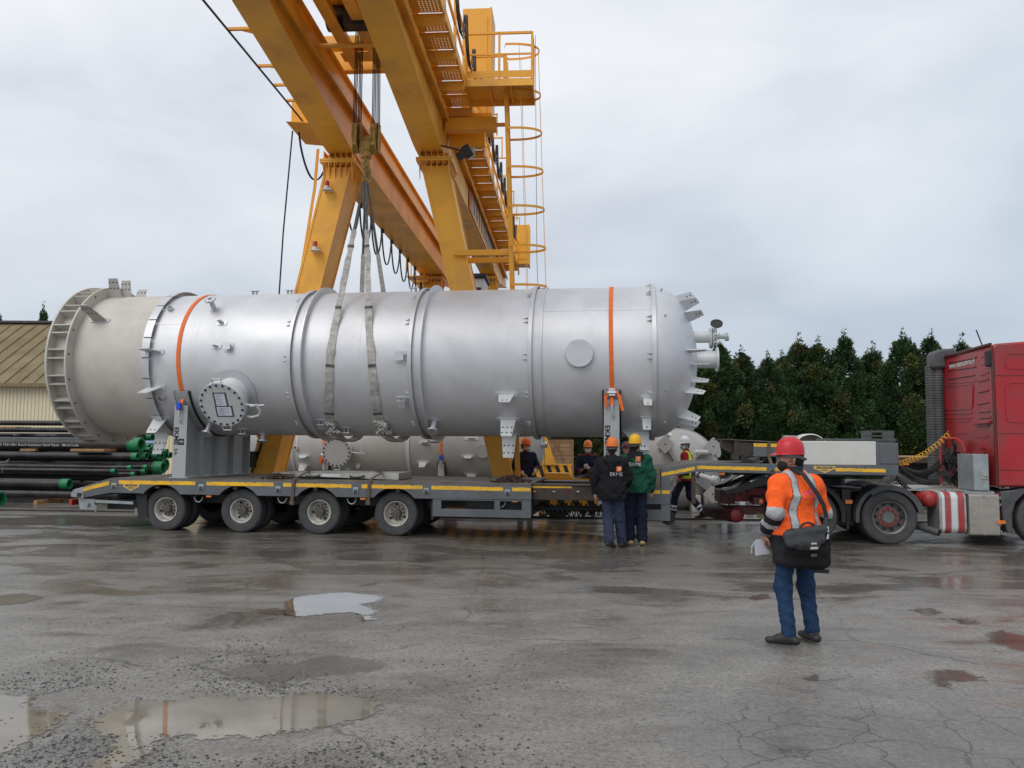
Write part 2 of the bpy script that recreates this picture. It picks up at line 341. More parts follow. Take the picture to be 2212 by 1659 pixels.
    hh=mth('ADD',mth('MULTIPLY',fine,.55),mth('ADD',mth('MULTIPLY',spk,.3),mth('MULTIPLY',h.outputs[0],.25)))
    hh=mth('SUBTRACT',hh,mth('MULTIPLY',ck,1.5))
    bp=N('ShaderNodeBump'); bp.inputs['Distance'].default_value=.006; L(hh,bp.inputs['Height']); L(mr(wet,0,1,.75,.06),bp.inputs['Strength'])
    bp2=N('ShaderNodeBump'); bp2.inputs['Distance'].default_value=.03; bp2.inputs['Strength'].default_value=.22; L(mid,bp2.inputs['Height']); L(bp.outputs[0],bp2.inputs['Normal'])
    L(bp2.outputs[0],b.inputs['Normal']); return m
M['ground']=ground_mat()
g=MB(); g.add([(-400,-40,0),(400,-40,0),(400,900,0),(-400,900,0)],[(0,1,2,3)])
go=g.build('ground','ground',None); go['kind']='structure'
def water_mat(name,col,ior,rough=.02,b_=.02,al=1.):
    m=pm(name,col,rough,0,.25,2.5,0); t,b=nodes(m); b.inputs['IOR'].default_value=ior
    N=t.nodes.new; L=t.links.new; tc=N('ShaderNodeTexCoord'); n=N('ShaderNodeTexNoise'); n.inputs['Scale'].default_value=3; n.inputs['Detail'].default_value=2; L(tc.outputs['Object'],n.inputs['Vector'])
    bp=N('ShaderNodeBump'); bp.inputs['Strength'].default_value=b_; bp.inputs['Distance'].default_value=.02; L(n.outputs['Fac'],bp.inputs['Height']); L(bp.outputs[0],b.inputs['Normal'])
    at=N('ShaderNodeAttribute'); at.attribute_name='depth'   # depth of the water film, thinning out over the rough ground
    nz=N('ShaderNodeTexNoise'); nz.inputs['Scale'].default_value=17; nz.inputs['Detail'].default_value=7; nz.inputs['Roughness'].default_value=.7; L(tc.outputs['Object'],nz.inputs['Vector'])
    ad=N('ShaderNodeMath'); ad.operation='MULTIPLY_ADD'; ad.inputs[1].default_value=.34; ad.inputs[2].default_value=-.17; L(nz.outputs['Fac'],ad.inputs[0])
    a2=N('ShaderNodeMath'); L(at.outputs['Fac'],a2.inputs[0]); L(ad.outputs[0],a2.inputs[1])
    mr=N('ShaderNodeMapRange'); mr.inputs[1].default_value=-.012; mr.inputs[2].default_value=.022; mr.inputs[3].default_value=0; mr.inputs[4].default_value=al; L(a2.outputs[0],mr.inputs[0]); L(mr.outputs[0],b.inputs['Alpha'])
    return m
M['water1']=water_mat('clear_puddle_water',(.13,.12,.11),2.4)
M['water2']=water_mat('muddy_puddle_water',(.20,.175,.135),1.45)
M['water3']=water_mat('rusty_puddle_water',(.13,.070,.052),1.33,.08,.02,.5)
M['water4']=water_mat('thin_dark_puddle_water',(.15,.132,.105),1.4,.12,.02,.75)
M['water5']=water_mat('damp_film',(.17,.155,.13),1.35,.25,.02,.45)
def puddle(pts,mat,amp=.10,seed=0,fine=.03,z=.004):
    P=np.array([G(x,y) for x,y in pts]); st=.035 if P[:,1].max()<9 else .07; pad_=.14
    xs_=np.arange(P[:,0].min()-pad_,P[:,0].max()+pad_,st); ys_=np.arange(P[:,1].min()-pad_,P[:,1].max()+pad_,st); X,Y=np.meshgrid(xs_,ys_,indexing='ij')
    Xw=X+amp*.8*np.sin(X*3.1+Y*4.3+seed)+.4*amp*np.sin(Y*9.7+X*2+seed*2); Yw=Y+amp*.8*np.sin(Y*3.7-X*2.9+seed*3)+.4*amp*np.sin(X*8.3+seed)
    D=np.full(X.shape,9.); ins=np.zeros(X.shape,bool); n=len(P)
    for i in range(n):
        a=P[i]; b=P[(i+1)%n]; ab=b-a; t=np.clip(((Xw-a[0])*ab[0]+(Yw-a[1])*ab[1])/(ab@ab),0,1); D=np.minimum(D,np.hypot(Xw-a[0]-t*ab[0],Yw-a[1]-t*ab[1]))
        c=(a[1]>Yw)!=(b[1]>Yw); xi=a[0]+(Yw-a[1])*ab[0]/(ab[1] if abs(ab[1])>1e-9 else 1e-9); ins^=c&(Xw<xi)
    Sd=np.where(ins,D,-D); keep=(Sd[:-1,:-1]>-.10)|(Sd[1:,1:]>-.10)
    idx=np.full(X.shape,-1); vs=[];dp=[];fs=[]
    for i,j in np.argwhere(keep):
        q=[]
        for di,dj in ((0,0),(1,0),(1,1),(0,1)):
            if idx[i+di,j+dj]<0: idx[i+di,j+dj]=len(vs); vs.append((X[i+di,j+dj],Y[i+di,j+dj],z)); dp.append(max(-.2,min(.2,Sd[i+di,j+dj])))
            q.append(int(idx[i+di,j+dj]))
        fs.append(tuple(q))
    me=bpy.data.meshes.new('puddle'); me.from_pydata(vs,[],fs); me.materials.append(M[mat]); at=me.attributes.new('depth','FLOAT','POINT'); at.data.foreach_set('value',dp)
    o=bpy.data.objects.new('puddle',me); COL.objects.link(o); o['kind']='structure'; return o
puddle([(605,1313),(640,1292),(690,1283),(740,1281),(775,1285),(820,1288),(812,1298),(790,1304),(815,1312),(826,1320),(800,1330),(818,1340),(780,1344),(782,1330),(765,1322),(720,1324),(660,1330),(610,1328)],'water1',.05,1,.03)
puddle([(545,1318),(600,1312),(612,1328),(590,1329),(550,1324)],'water4',.05,2)
puddle([(215,1545),(255,1522),(330,1504),(400,1512),(480,1495),(560,1512),(640,1502),(700,1500),(770,1508),(822,1520),(812,1540),(760,1548),(700,1565),(640,1580),(580,1600),(520,1592),(470,1600),(410,1592),(350,1600),(310,1618),(270,1640),(230,1680),(150,1700),(185,1640),(225,1598),(190,1590)],'water2',.07,4,.035)
puddle([(-60,1512),(20,1498),(85,1505),(60,1522),(120,1545),(160,1540),(150,1560),(130,1580),(80,1590),(0,1625),(-80,1640)],'water2',.06,7,.03)
puddle([(470,1458),(560,1430),(640,1440),(700,1420),(800,1428),(830,1440),(760,1452),(690,1470),(600,1478),(520,1475)],'water5',.09,11,.04)
puddle([(-50,1292),(40,1284),(100,1290),(60,1302),(-30,1310)],'water4',.05,12)
puddle([(870,1212),(930,1199),(975,1203),(950,1213),(900,1216)],'water4',.05,13)
puddle([(880,1160),(960,1141),(1080,1144),(1180,1148),(1290,1158),(1340,1170),(1240,1172),(1100,1171),(1000,1166)],'water4',.10,15,.04)
puddle([(0,1120),(160,1112),(330,1118),(470,1128),(300,1137),(120,1135),(-60,1132)],'water4',.12,16,.04)
puddle([(1470,1140),(1560,1128),(1640,1134),(1600,1150),(1520,1154)],'water4',.10,18,.04)
puddle([(770,1265),(810,1258),(806,1264),(780,1268)],'water4',.03,17)
puddle([(2010,1448),(2060,1444),(2110,1456),(2150,1470),(2110,1476),(2060,1470),(2040,1488),(2010,1478)],'water3',.06,21)
puddle([(2120,1370),(2170,1362),(2230,1380),(2240,1415),(2180,1400),(2130,1388)],'water3',.05,22)
puddle([(1610,1287),(1650,1282),(1665,1292),(1635,1298)],'water3',.03,23)
puddle([(1960,1318),(2010,1314),(2040,1324),(2000,1330)],'water3',.03,24)
puddle([(2060,1338),(2110,1342),(2100,1350),(2070,1350)],'water4',.03,25)
puddle([(1740,1455),(1800,1450),(1830,1462),(1790,1475),(1745,1468)],'water4',.04,26)
# loose stones
def stones(name,n,fn,smin,smax,col,label):
    m=MB()
    for i in range(n):
        x,y=fn(); s=smin*(smax/smin)**(random.random()**2.2); a=random.random()*6.28
        vs=[]
        for j in range(6):
            t=a+j*PI/3; r=s*random.uniform(.7,1.15); vs.append((x+math.cos(t)*r,y+math.sin(t)*r*.9,s*random.uniform(-.1,.25)))
        k=random.uniform(.6,1.1)
        for j in range(3):
            t=a+j*2*PI/3; r=s*random.uniform(.35,.6); vs.append((x+math.cos(t)*r,y+math.sin(t)*r,s*k*random.uniform(.45,.8)))
        m.add(vs,[(6,7,8)]+[(j,(j+1)%6,6+(j//2+(j%2))%3) for j in range(6)]+[(2*j+1 if 0 else 2*j,6+(j+2)%3 if 0 else 6+j,6+(j+2)%3) for j in range(3)])
    o=m.build(name,col,None,smooth=0,recalc=False); o['kind']='stuff'; o['label']=label; o['category']='gravel'; return o
M['stone']=pm('dark_stone',(.055,.054,.052),.45,0,.5,9)
M['stonel']=pm('grit',(.15,.145,.135),.6,0,.5,9)
def gpos():
    while True:
        x=random.uniform(-60,1250); y=random.uniform(1330,1670)
        w=math.exp(-((x-380)/520)**2)*(.35 if y<1400 else 1.0)
        X,Y=G(x,y); w*=max(0,.5+1.6*pn(X,Y,1.3,4)); w*=1.4 if (y>1590 or 1465<y<1505) else .6
        if 1500<y<1590 and 230<x<790: w*=.12
        if random.random()<w: return X,Y
stones('gravel',3000,gpos,.004,.015,'stone','dark loose stones scattered over the wet asphalt')
stones('grit',9000,gpos,.003,.007,'stonel','fine pale grit scattered over the wet asphalt')
# rails of the gantry crane let into the paving
for k,yc in enumerate((19.1,33.2)):
    m=MB(); m.box(-60,60,yc-.75,yc+.75,-.05,.006); o=m.build('concrete_strip',pm('concrete%d'%k,(.20,.195,.175),.28,0,.2,1.5,.2,30,dirt=(.10,.095,.085),da=.6,ds=1.2),None); o.matrix_world=C.M; o['kind']='structure'
    m=MB(); m.box(-60,60,yc-.035,yc+.035,.0,.05); m.box(-60,60,yc-.36,yc-.32,.0,.012); m.box(-60,60,yc+.42,yc+.46,.0,.012)
    o=m.build('crane_rail','brownsteel',None); o.matrix_world=C.M; o['kind']='structure'

# ================================================================== FAR BACKGROUND
def warehouse():
    t=thing('warehouse','cream corrugated warehouse with stained olive roof behind the pipe stack','warehouse',WF,(-22,42,0))
    x0=WF.X(-420,838,42); x1=WF.X(560,838,42); ez=4.62; rz_=8.75; ry=48.3
    w=MB(); n=int((x1-x0)/.19); pts=[]
    for i in range(n):
        a=x0+i*.19; pts+=[(a,42),(a+.13,42),(a+.145,41.965),(a+.175,41.965)]
    vs=[(a,b,0) for a,b in pts]+[(a,b,ez) for a,b in pts]; k=len(pts)
    w.add(vs,[(i,i+1,k+i+1,k+i) for i in range(k-1)]); w.box(x0,x1,42.05,54,0,ez-.02); w.build('wall','cream',t,smooth=0)
    r=MB(); n=int((x1-x0)/.75)
    r.add([(x0,41.6,ez),(x1,41.6,ez),(x1,ry,rz_),(x0,ry,rz_),(x1,55,ez),(x0,55,ez)],[(0,1,2,3),(3,2,4,5)])
    d=Vector((0,ry-41.6,rz_-ez))
    for i in range(n): r.bar((x0+i*.75,41.6,ez+.03),(x0+i*.75,ry,rz_+.03),.035,.05,up=(0,-.6,1))
    for i in range(n*3): pass
    r.build('roof','olive',t,smooth=0)
    c=MB(); c.box(x0,x1,ry-.25,ry+.25,rz_+.02,rz_+.14); c.build('ridge_cap','plasticg',t)
    f=MB(); f.box(x0,x1,41.52,41.6,ez-.12,ez+.06); f.build('eaves_trim','olive',t)
warehouse()
def far_build(x0,x1,z1,Y,label,col):
    t=thing('building',label,'building',WF,((x0+x1)/2,Y,0))
    w=MB(); w.box(x0,x1,Y,Y+14,0,z1); w.build('wall',col,t)
    r=MB(); r.prism([(-.4,z1),((x1-x0)/2,z1+1.6),(x1-x0+.4,z1)],(x0,Y-.4,0),(1,0,0),(0,0,1),(0,14.8,0)); r.build('roof','redroof' if 'redroof' in M else 'olive',t)
    for i in range(int((x1-x0)/4)):
        g_=MB(); g_.box(x0+1.5+i*4,x0+2.8+i*4,Y-.06,Y-.01,1.2,2.6); g_.build('window','dark',t)
M['redroof']=pm('terracotta_roof',(.28,.10,.06),.7,0,.2,.5)
M['palewall']=pm('pale_render',(.62,.62,.60),.7,0,.05,.3)
far_build(14,34,3.2,78,'pale low building glimpsed behind the conifer hedge, left one','palewall')
far_build(38,64,4.0,84,'pale low building glimpsed behind the conifer hedge, right one','palewall')

# conifers
def leafmat(n,c):
    m=pm(n,c,.6,0,0,1,attr=True,spec=.25); return m
M['leaf']=leafmat('conifer_foliage',(.04,.08,.03)); M['bark']=pm('bark',(.07,.05,.04),.9,0,.3,8,.5,30)
def crown_mesh(seed,h=7.2,r=1.9,n=46000):
    rs=np.random.RandomState(seed); 
    # lobes : upright branch tips
    K=150; lz=rs.uniform(.02,.95,K)**.85; la=rs.uniform(0,2*PI,K); lr=np.minimum(1,(1.0-lz)*1.75)**1.0*r*rs.uniform(.45,.92,K)
    lobes=np.stack([np.cos(la)*lr,np.sin(la)*lr,lz*h],1); ls=rs.uniform(.26,.60,K)*(1.15-.72*lz)
    lobes=np.vstack([lobes,[[0.03,0,h*1.04],[0.02,0,h*1.0],[.02,0,h*.96],[-.04,.03,h*.90],[.05,.05,h*.84],[.22,.1,h*.80],[-.2,0,h*.82]]]); ls=np.append(ls,[.06,.10,.15,.21,.27,.2,.2]); K=len(ls)
    idx=rs.choice(K,n,p=ls**2/np.sum(ls**2)); d=rs.normal(size=(n,3)); d/=np.linalg.norm(d,axis=1)[:,None]; d[:,2]*=1.7
    rr=rs.uniform(.55,1.0,n)[:,None]; pos=lobes[idx]+d*rr*ls[idx][:,None]
    out=pos.copy(); out[:,2]=0; on=np.linalg.norm(out,axis=1)[:,None]+1e-3; out/=on
    dirv=out*.55+d*.45+np.array([0,0,.35])+rs.normal(size=(n,3))*.35; dirv/=np.linalg.norm(dirv,axis=1)[:,None]
    side=np.cross(dirv,rs.normal(size=(n,3))); side/=np.linalg.norm(side,axis=1)[:,None]
    L=rs.uniform(.06,.15,n)[:,None]; Wd=L*rs.uniform(.22,.4,n)[:,None]
    a=pos-side*Wd; b=pos+side*Wd; c=pos+dirv*L+np.array([0,0,.02])
    top=pos+dirv*L*.4
    V=np.concatenate([a,b,c]).astype(float); f=np.stack([np.arange(n),np.arange(n)+n,np.arange(n)+2*n],1)
    # central leader sprays
    me=bpy.data.meshes.new('crown'); me.from_pydata(V.tolist(),[],f.tolist())
    lt=rs.uniform(.6,1.5,K)[idx]*rs.uniform(.7,1.3,n); base=np.array([.036,.072,.026]); yel=np.array([.10,.11,.032]); br=np.array([.09,.055,.03])
    cc=base*lt[:,None]; yy=(rs.uniform(0,1,K)[idx]>.88)[:,None]; cc=np.where(yy,yel*lt[:,None],cc); bb=(rs.uniform(0,1,K)[idx]>.985)[:,None]; cc=np.where(bb,br,cc)
    col=np.ones((3*n,4)); col[:,:3]=np.concatenate([cc,cc,cc]); at=me.color_attributes.new('Col','FLOAT_COLOR','POINT'); at.data.foreach_set('color',col.ravel())
    me.materials.append(M['leaf']); return me
CR=[crown_mesh(s) for s in (1,2,3)]
def trunk_mesh():
    m=MB(); m.tube([(0,0,0),(.03,0,1.5),(0,.05,3.5),(.02,0,6.2)],[.16,.13,.09,.02],8)
    for i in range(16):
        z=.5+i*.33; a=i*2.4; l=1.5-.07*i; m.tube([(0,0,z),(math.cos(a)*l*.6,math.sin(a)*l*.6,z+.25),(math.cos(a)*l,math.sin(a)*l,z+.75)],[.04,.025,.008],5)
    return m
TRK=trunk_mesh()
tm=None
def tree(px,py,Y,label,wid=1.,k=0,group='conifers in the hedge behind the yard'):
    global tm
    X=WF.X(px,py,Y); z=WF.Z(px,py,Y); t=thing('conifer_tree',label,'tree',WF,(X,Y,0),group,rz=k*1.3+.1)
    sc=z/7.1
    c=bpy.data.objects.new('crown',CR[k%3]); COL.objects.link(c); c.parent=t; c.scale=(wid*min(sc,1.25),wid*min(sc,1.25),sc)
    if tm is None:
        o=TRK.build('trunk','bark',t); tm=o.data
    else:
        o=bpy.data.objects.new('trunk',tm); COL.objects.link(o); o.parent=t
    o.scale=(1,1,sc)
hd=[(1215,800,47,'conifer of the hedge seen under the vessel, left of the supports'),(1285,790,46,'conifer of the hedge seen under the vessel behind the EKME support'),
(1360,775,46.5,'conifer of the hedge just left of the vessel dome, mostly hidden'),(1430,765,47,'conifer of the hedge hidden behind the vessel dome'),(1495,752,46,'dark conifer rising behind the white nozzles of the dome'),
(1551,742,45.5,'conifer with a pointed top right of the handwheel valve'),(1602,763,46.5,'shorter conifer with loose top, second right of the handwheel'),
(1660,774,45,'lowest conifer of the hedge, with a thin ragged top'),(1727,738,46,'tall twin-topped conifer above the steel sections on the gooseneck'),(1765,744,45.2,'bushy conifer left of the tallest one'),
(1822,729,45.5,'tallest conifer, reddish brown patch near the top'),(1887,755,46,'conifer with rounded shoulders above the white trailer box'),(1952,729,45,'tall dense conifer left of the truck air stack'),
(2010,731,46,'conifer beside the black air stack of the truck'),(2076,740,47,'conifer whose tip shows above the red cab'),(2150,765,47,'conifer hidden behind the red cab')]
for i,(x,y,Y,l) in enumerate(hd): tree(x,y,Y,l,1.18,i)
for i in range(11): tree(1250+i*88+(i*37%23),[778,770,790,765,782,772,786,768,780,775,790][i],49.5,'conifer in the second row of the hedge, '+['first','second','third','fourth','fifth','sixth','seventh','eighth','ninth','tenth','eleventh'][i]+' from the left',1.25,i+2,'conifers in the second hedge row')
for i,(x,y,l) in enumerate([(93,671,'single small conifer tip above the warehouse ridge'),(-6,676,'conifer tip at the left picture edge above the roof')]): tree(x,y,62,l,.75,i+1,'conifers behind the warehouse')
m=MB(); n=9000; rs=np.random.RandomState(3); P0=np.stack([rs.uniform(0,42,n)+3,rs.uniform(49.5,51,n),rs.uniform(0,1,n)**1.2*4.0],1); d=rs.normal(size=(n,3))*.22; e_=rs.normal(size=(n,3))*.1
V=np.concatenate([P0,P0+d,P0+e_]); me=bpy.data.meshes.new('undergrowth'); me.from_pydata(V.tolist(),[],np.stack([np.arange(n),np.arange(n)+n,np.arange(n)+2*n],1).tolist())
at=me.color_attributes.new('Col','FLOAT_COLOR','POINT'); cc=np.ones((3*n,4)); q=rs.uniform(.4,1.2,n)[:,None]*np.array([[.03,.05,.022]]); cc[:,:3]=np.concatenate([q,q,q]); at.data.foreach_set('color',cc.ravel()); me.materials.append(M['leaf'])
o=bpy.data.objects.new('undergrowth',me); COL.objects.link(o); o['kind']='stuff'; o['label']='dark undergrowth behind the conifer hedge'; o['category']='undergrowth'
# ================================================================== GANTRY CRANE (frame C: x sideways, y away along the girders)
def crane():
    t=thing('gantry_crane','huge orange-yellow gantry crane with two girders on splayed legs, holding the vessel slings','crane',C,(-4,19.1,0))
    ZB=8.72; ZT=10.15; YL=19.1; YF=33.2
    X=lambda px,py,y=YL: C.X(px,py,y)
    def girder(x0,x1,side):
        m=MB()
        prof=[(5.0,9.85),(9.0,9.76),(YL-1.0,ZB),(YL-.6,ZB-.03),(YL+.6,ZB-.03),(YL+1.0,ZB),(YF-1,ZB),(YF+1,ZB-.05),(39,ZT-.8),(39,ZT),(5.0,ZT)]
        m.prism(prof,(x0+.04,0,0),(0,1,0),(0,0,1),(x1-x0-.08,0,0))
        o=m.build('girder','yellow',t,bevel=.006)
        f=MB(); f.box(x0-.05,x1+.05,5,39,ZT+.002,ZT+.04)
        f.prism([(a_,b_-.032) for a_,b_ in prof[:9]]+[(a_,b_-.003) for a_,b_ in prof[:9]][::-1],(x0-.015,0,0),(0,1,0),(0,0,1),(x1-x0+.03,0,0))
        f.build('flange','yellow',o,bevel=.004)
        s=MB(); 
        for zz,ya,yb in ((ZT-.55,11.2,38),):
            xs=x1-.04 if side>0 else x0+.04
            s.box(*( (xs,xs+.16) if side>0 else (xs-.16,xs)),ya,yb,zz,zz+.02); s.box(*((xs+.13,xs+.16) if side>0 else (xs-.16,xs-.13)),ya,yb,zz-.10,zz)
        s.build('stiffener','yellow',o)
        r=MB(); xc=(x0+x1)/2; r.box(xc-.04,xc+.04,5,39,ZT+.042,ZT+.11); r.build('trolley_rail','brownsteel',o)
    girder(-5.76,-5.16,1); girder(-3.62,-3.02,1)
    # legs
    def leg(xt0,xt1,xb0,xb1,y,zt,zb=.9,dy=.46):
        m=MB(); vs=[]
        for (a,b,z,d) in((xb0,xb1,zb,dy*.9),(xt0,xt1,zt,dy)): vs+=[(a,y-d,z),(b,y-d,z),(b,y+d,z),(a,y+d,z)]
        m.add(vs,[(0,3,2,1),(4,5,6,7),(0,1,5,4),(1,2,6,5),(2,3,7,6),(3,0,4,7)]); o=m.build('leg','yellow',t,bevel=.008)
        e=MB()
        for sy in (-1,1):   # edge flanges of the box leg
            e.bar((xb0,y+sy*dy*.9,zb),(xt0,y+sy*dy,zt),.05,.03,up=(0,1,0)); e.bar((xb1,y+sy*dy*.9,zb),(xt1,y+sy*dy,zt),.05,.03,up=(0,1,0))
        e.build('edge_plate','yellow',o)
        # bolted head plate
        h=MB(); h.box(xt0-.14,xt1+.12,y-dy-.09,y+dy+.09,zt+.10,zt+.14); h.box(xt0-.14,xt1+.12,y-dy-.09,y+dy+.09,zt+.15,zt+.19)
        n=6
        for i in range(n):
            x=xt0-.06+(xt1-xt0+.1)*i/(n-1)
            h.prism([(0,0),(0,-.42),(-.10,-.10),(-.10,0)],(x,y-dy+.01,zt+.10),(0,1,0),(0,0,1),(.018,0,0)); h.box(x,x+.018,y-dy-.05,y-dy+.3,zt+.19,ZB-.02)
            h.prism([(0,0),(0,-.35),(.10,-.08),(.10,0)],(xt1-.005,y-dy+.1+i*.14,zt+.10),(1,0,0),(0,0,1),(0,.018,0))
            h.cyl((x+.05,y-dy-.05,zt+.05),(x+.05,y-dy-.05,zt+.24),.018,n=6)
        h.box(xt0-.02,xt1+.0,y-dy+.12,y+dy-.1,zt+.18,ZB-.05); h.build('head_plate','yellow',t)
    YF0=YL-.46
    leg(X(705,350,YF0),X(757,350,YF0),X(537,1040,YF0),X(584,1040,YF0),YL,8.31)
    leg(X(912,361,YF0),X(966,361,YF0),X(1068,1040,YF0),X(1106,1040,YF0),YL,8.31)
    leg(-5.9,-5.3,-8.3,-7.9,YF,8.4); leg(-3.6,-3.05,-1.0,-.55,YF,8.4)
    # sill beams with hazard stripes, wheels
    def sill(x0,x1,y,wx):
        m=MB(); m.box(x0+.03,x1-.03,y-.24,y+.24,.28,.86); o=m.build('sill_beam','bstripe',t)
        s=MB(); p=.34; k=int((x1-x0)/p)
        for i in range(0,k+1):
            a=x0+i*p; lo,hi=x0,x1
            q=[(a,.90),(a+p*.52,.90),(a+p*.52+.22,.25),(a+.22,.25)]; q=[(min(max(u,lo),hi),v) for u,v in q]
            if q[1][0]-q[0][0]<.03 and q[2][0]-q[3][0]<.03: continue
            for yy in (y-.262,y+.256): s.pxz(q,yy,yy+.006)
        s.build('hazard_stripe','yellow2',o)
        f=MB(); f.box(x0,x1,y-.27,y+.27,.90,.935); f.box(x0,x1,y-.27,y+.27,.215,.25); 
        for i in range(3): f.box(x0+.5+i*.4,x0+.6+i*.4,y-.29,y-.27,.10,.22)
        f.build('flange','yellow2',o)
        for w in wx:
            b=MB(); b.lathe([(.10,-.07),(.33,-.07),(.33,-.05),(.28,-.05),(.28,.05),(.33,.05),(.33,.07),(.10,.07)],(w,y,.33),(0,1,0),28); b.cyl((w,y-.1,.33),(w,y+.1,.33),.12); b.build('rail_wheel','brownsteel',t)
            b=MB(); b.prism([(-.36,.936),(-.25,1.06),(.25,1.06),(.36,.936)],(w,y-.20,0),(1,0,0),(0,0,1),(0,.4,0)); b.build('wheel_housing','yellow2',t,bevel=.01)
    sill(X(440,1100),X(1293,1100),YL,[X(470,1100),X(1205,1110)])
    sill(-9.6,-.1+.25,YF,[-9.0,-1.1])
    # walkway under-floor panels on the right girder
    wk=MB(); ww=[]; z=9.95
    for i in range(20):
        y0=9.0+i*1.45
        ww.append(((-3.02,-2.38,y0,y0+.06,z-.22,z-.012),(-3.02,-2.41,y0+.72,y0+.75,z-.10,z-.012)))
        for y_,by in ((y0+.062,y0+.718),(y0+.752,y0+1.448)):
            # perforated plate: slab cells round open holes
            ax,bx=-3.01,-2.40; ay=y_; nx,ny=6,9; hx0=ax+.14; hx1=bx-.06
            wk.box(ax,hx0,ay,by,z,z+.008); wk.box(hx1,bx,ay,by,z,z+.008)
            dx=(hx1-hx0)/nx; dy=(by-ay-.10)/ny
            wk.box(hx0,hx1,ay,ay+.05,z,z+.008); wk.box(hx0,hx1,by-.05,by,z,z+.008)
            for a in range(ny): wk.box(hx0,hx1,ay+.05+a*dy,ay+.05+(a+.68)*dy,z,z+.008)
            for b_ in range(nx): wk.box(hx0+b_*dx,hx0+(b_+.62)*dx,ay+.05,by-.05,z+.0085,z+.0125)
    w=wk.build('walkway_plate','yellow',t,smooth=0,recalc=False)
    for q_ in ww:
        for b_ in q_: MB().box(*b_).build('cross_bearer','yellow',w)
    kb=MB(); kb.box(-2.40,-2.375,9,38.2,z-.06,z+.14); kb.build('kick_plate','yellow',w)
    ra=MB()
    for i in range(21):
        y=9.0+i*1.45; ra.box(-2.42,-2.36,y-.025,y+.025,z-.2,z+1.12)
        if 17.0<y<19.4: continue
    for zz in (z+.55,z+1.1):
        ra.box(-2.415,-2.365,9,17.6,zz-.02,zz+.02); ra.box(-2.415,-2.365,19.0,38.2,zz-.02,zz+.02)
    for i in range(9):
        y=21+i*1.8; ra.box(-2.39,-2.07,y-.02,y+.02,z+1.3,z+1.34); ra.box(-2.11,-2.07,y-.02,y+.02,z+.7,z+1.34); ra.box(-2.42,-2.36,y-.02,y+.02,z,z+1.34)
    ra.build('handrail','yellow',t)
    # black supply cable hanging in flat loops along the walkway railing
    cb=MB()
    for i in range(16):
        y0=9.3+i*1.55; 
        for j in range(3):
            P=[(-2.30+.03*j,y0+1.5*s_,z+1.15-(.75+.06*j)*math.sin(PI*s_)**.6) for s_ in [k/10 for k in range(11)]]; cb.tube(P,.014,5)
    cb.build('festoon_cable','black',t)
    # tall panels at both ends
    for y,a,b,zt in ((20.4,-2.80,-2.06,13.15),(36.6,-2.6,-1.85,11.8)):
        m=MB(); m.box(a,b,y,y+.8,9.97,zt); m.box(b-.02,b+.03,y-.02,y+.97,9.96,zt+.02); o=m.build('cabinet','yellow2',t,bevel=.01)
        d=MB(); d.box(a+.08,b-.08,y-.025,y-.002,10.2,zt-.25); d.build('cabinet_door','yellow2',o,bevel=.005)
    # access platform
    x0,x1=-2.39,-.82; y0,y1=17.85,18.98; z=10.02
    p=MB(); p.box(x0,x1,y0+.03,y1-.03,z-.01,z+.01); p.box(x0,x1,y0,y0+.03,z-.15,z+.02); p.box(x0,x1,y1-.03,y1,z-.15,z+.02); p.box(x1-.03,x1,y0+.03,y1-.03,z-.15,z+.02)
    for q in (.52,1.02): p.box(x0+q,x0+q+.04,y0+.03,y1-.03,z-.10,z-.012)
    pf=p.build('platform','yellow',t)
    r=MB()
    def fr(a,b,ya,yb):
        r.bar((a,ya,z+1.1),(b,yb,z+1.1),.05,.05); r.bar((a,ya,z+.6),(b,yb,z+.6),.035,.035); r.bar((a,ya,z+.13),(b,yb,z+.13),.015,.16)
        for q in (0,.5,1): r.bar((a+(b-a)*q,ya+(yb-ya)*q,z),(a+(b-a)*q,ya+(yb-ya)*q,z+1.1),.05,.05)
    fr(x0+.04,x1-.03,y0+.02,y0+.02); fr(x1-.03,x1-.03,y0+.02,y1-.3); fr(x0+.04,x1-.75,y1-.02,y1-.02); r.build('handrail','yellow2',pf)
    # caged ladder, slightly leaning
    def lp(z_,dx=0,dy=0):  # ladder reference line
        f=(z_-1.0)/8.9; return (-1.16-.32*f+dx,18.62+dy,z_)
    l=MB()
    for dy in (-.22,.22): l.bar(lp(.45,0,dy),lp(10.9,0,dy),.045,.09,up=(1,0,0))
    for i in range(36): l.cyl(lp(.6+i*.28,0,-.2),lp(.6+i*.28,0,.2),.013,n=6)
    lo=l.build('ladder','yellow2',t)
    cg=MB()
    hoops=[2.6+i*.92 for i in range(9)]+[11.05]
    for hz in hoops:
        P=[]
        for k in range(19):
            a=-PI*.5+PI*k/18; P.append(lp(hz,.03+.78*math.cos(a)**.75 if math.cos(a)>0 else .03,.38*math.sin(a)))
        cg.ribbon([lp(hz,0,-.22)]+P+[lp(hz,0,.22)],.055,(0,0,1),.008)
    for k in (-.55,-.12,.12,.55):
        a=k*PI/1.1*.8; dx=.03+.78*math.cos(a)**.75; dy=.38*math.sin(a); cg.bar(lp(2.4,dx-.004,dy),lp(11.05,dx-.004,dy),.045,.01,up=(1,0,0))
    cg.build('ladder_cage','yellow2',lo)
    br=MB()
    zz=C.Z(1040,548,18.62)
    br.box(C.X(985,548,18.9),lp(zz)[0],18.5,18.6,zz-.06,zz+.07); br.box(C.X(990,565,19.3),lp(zz)[0],19.0,19.1,zz-.12,zz-.0)
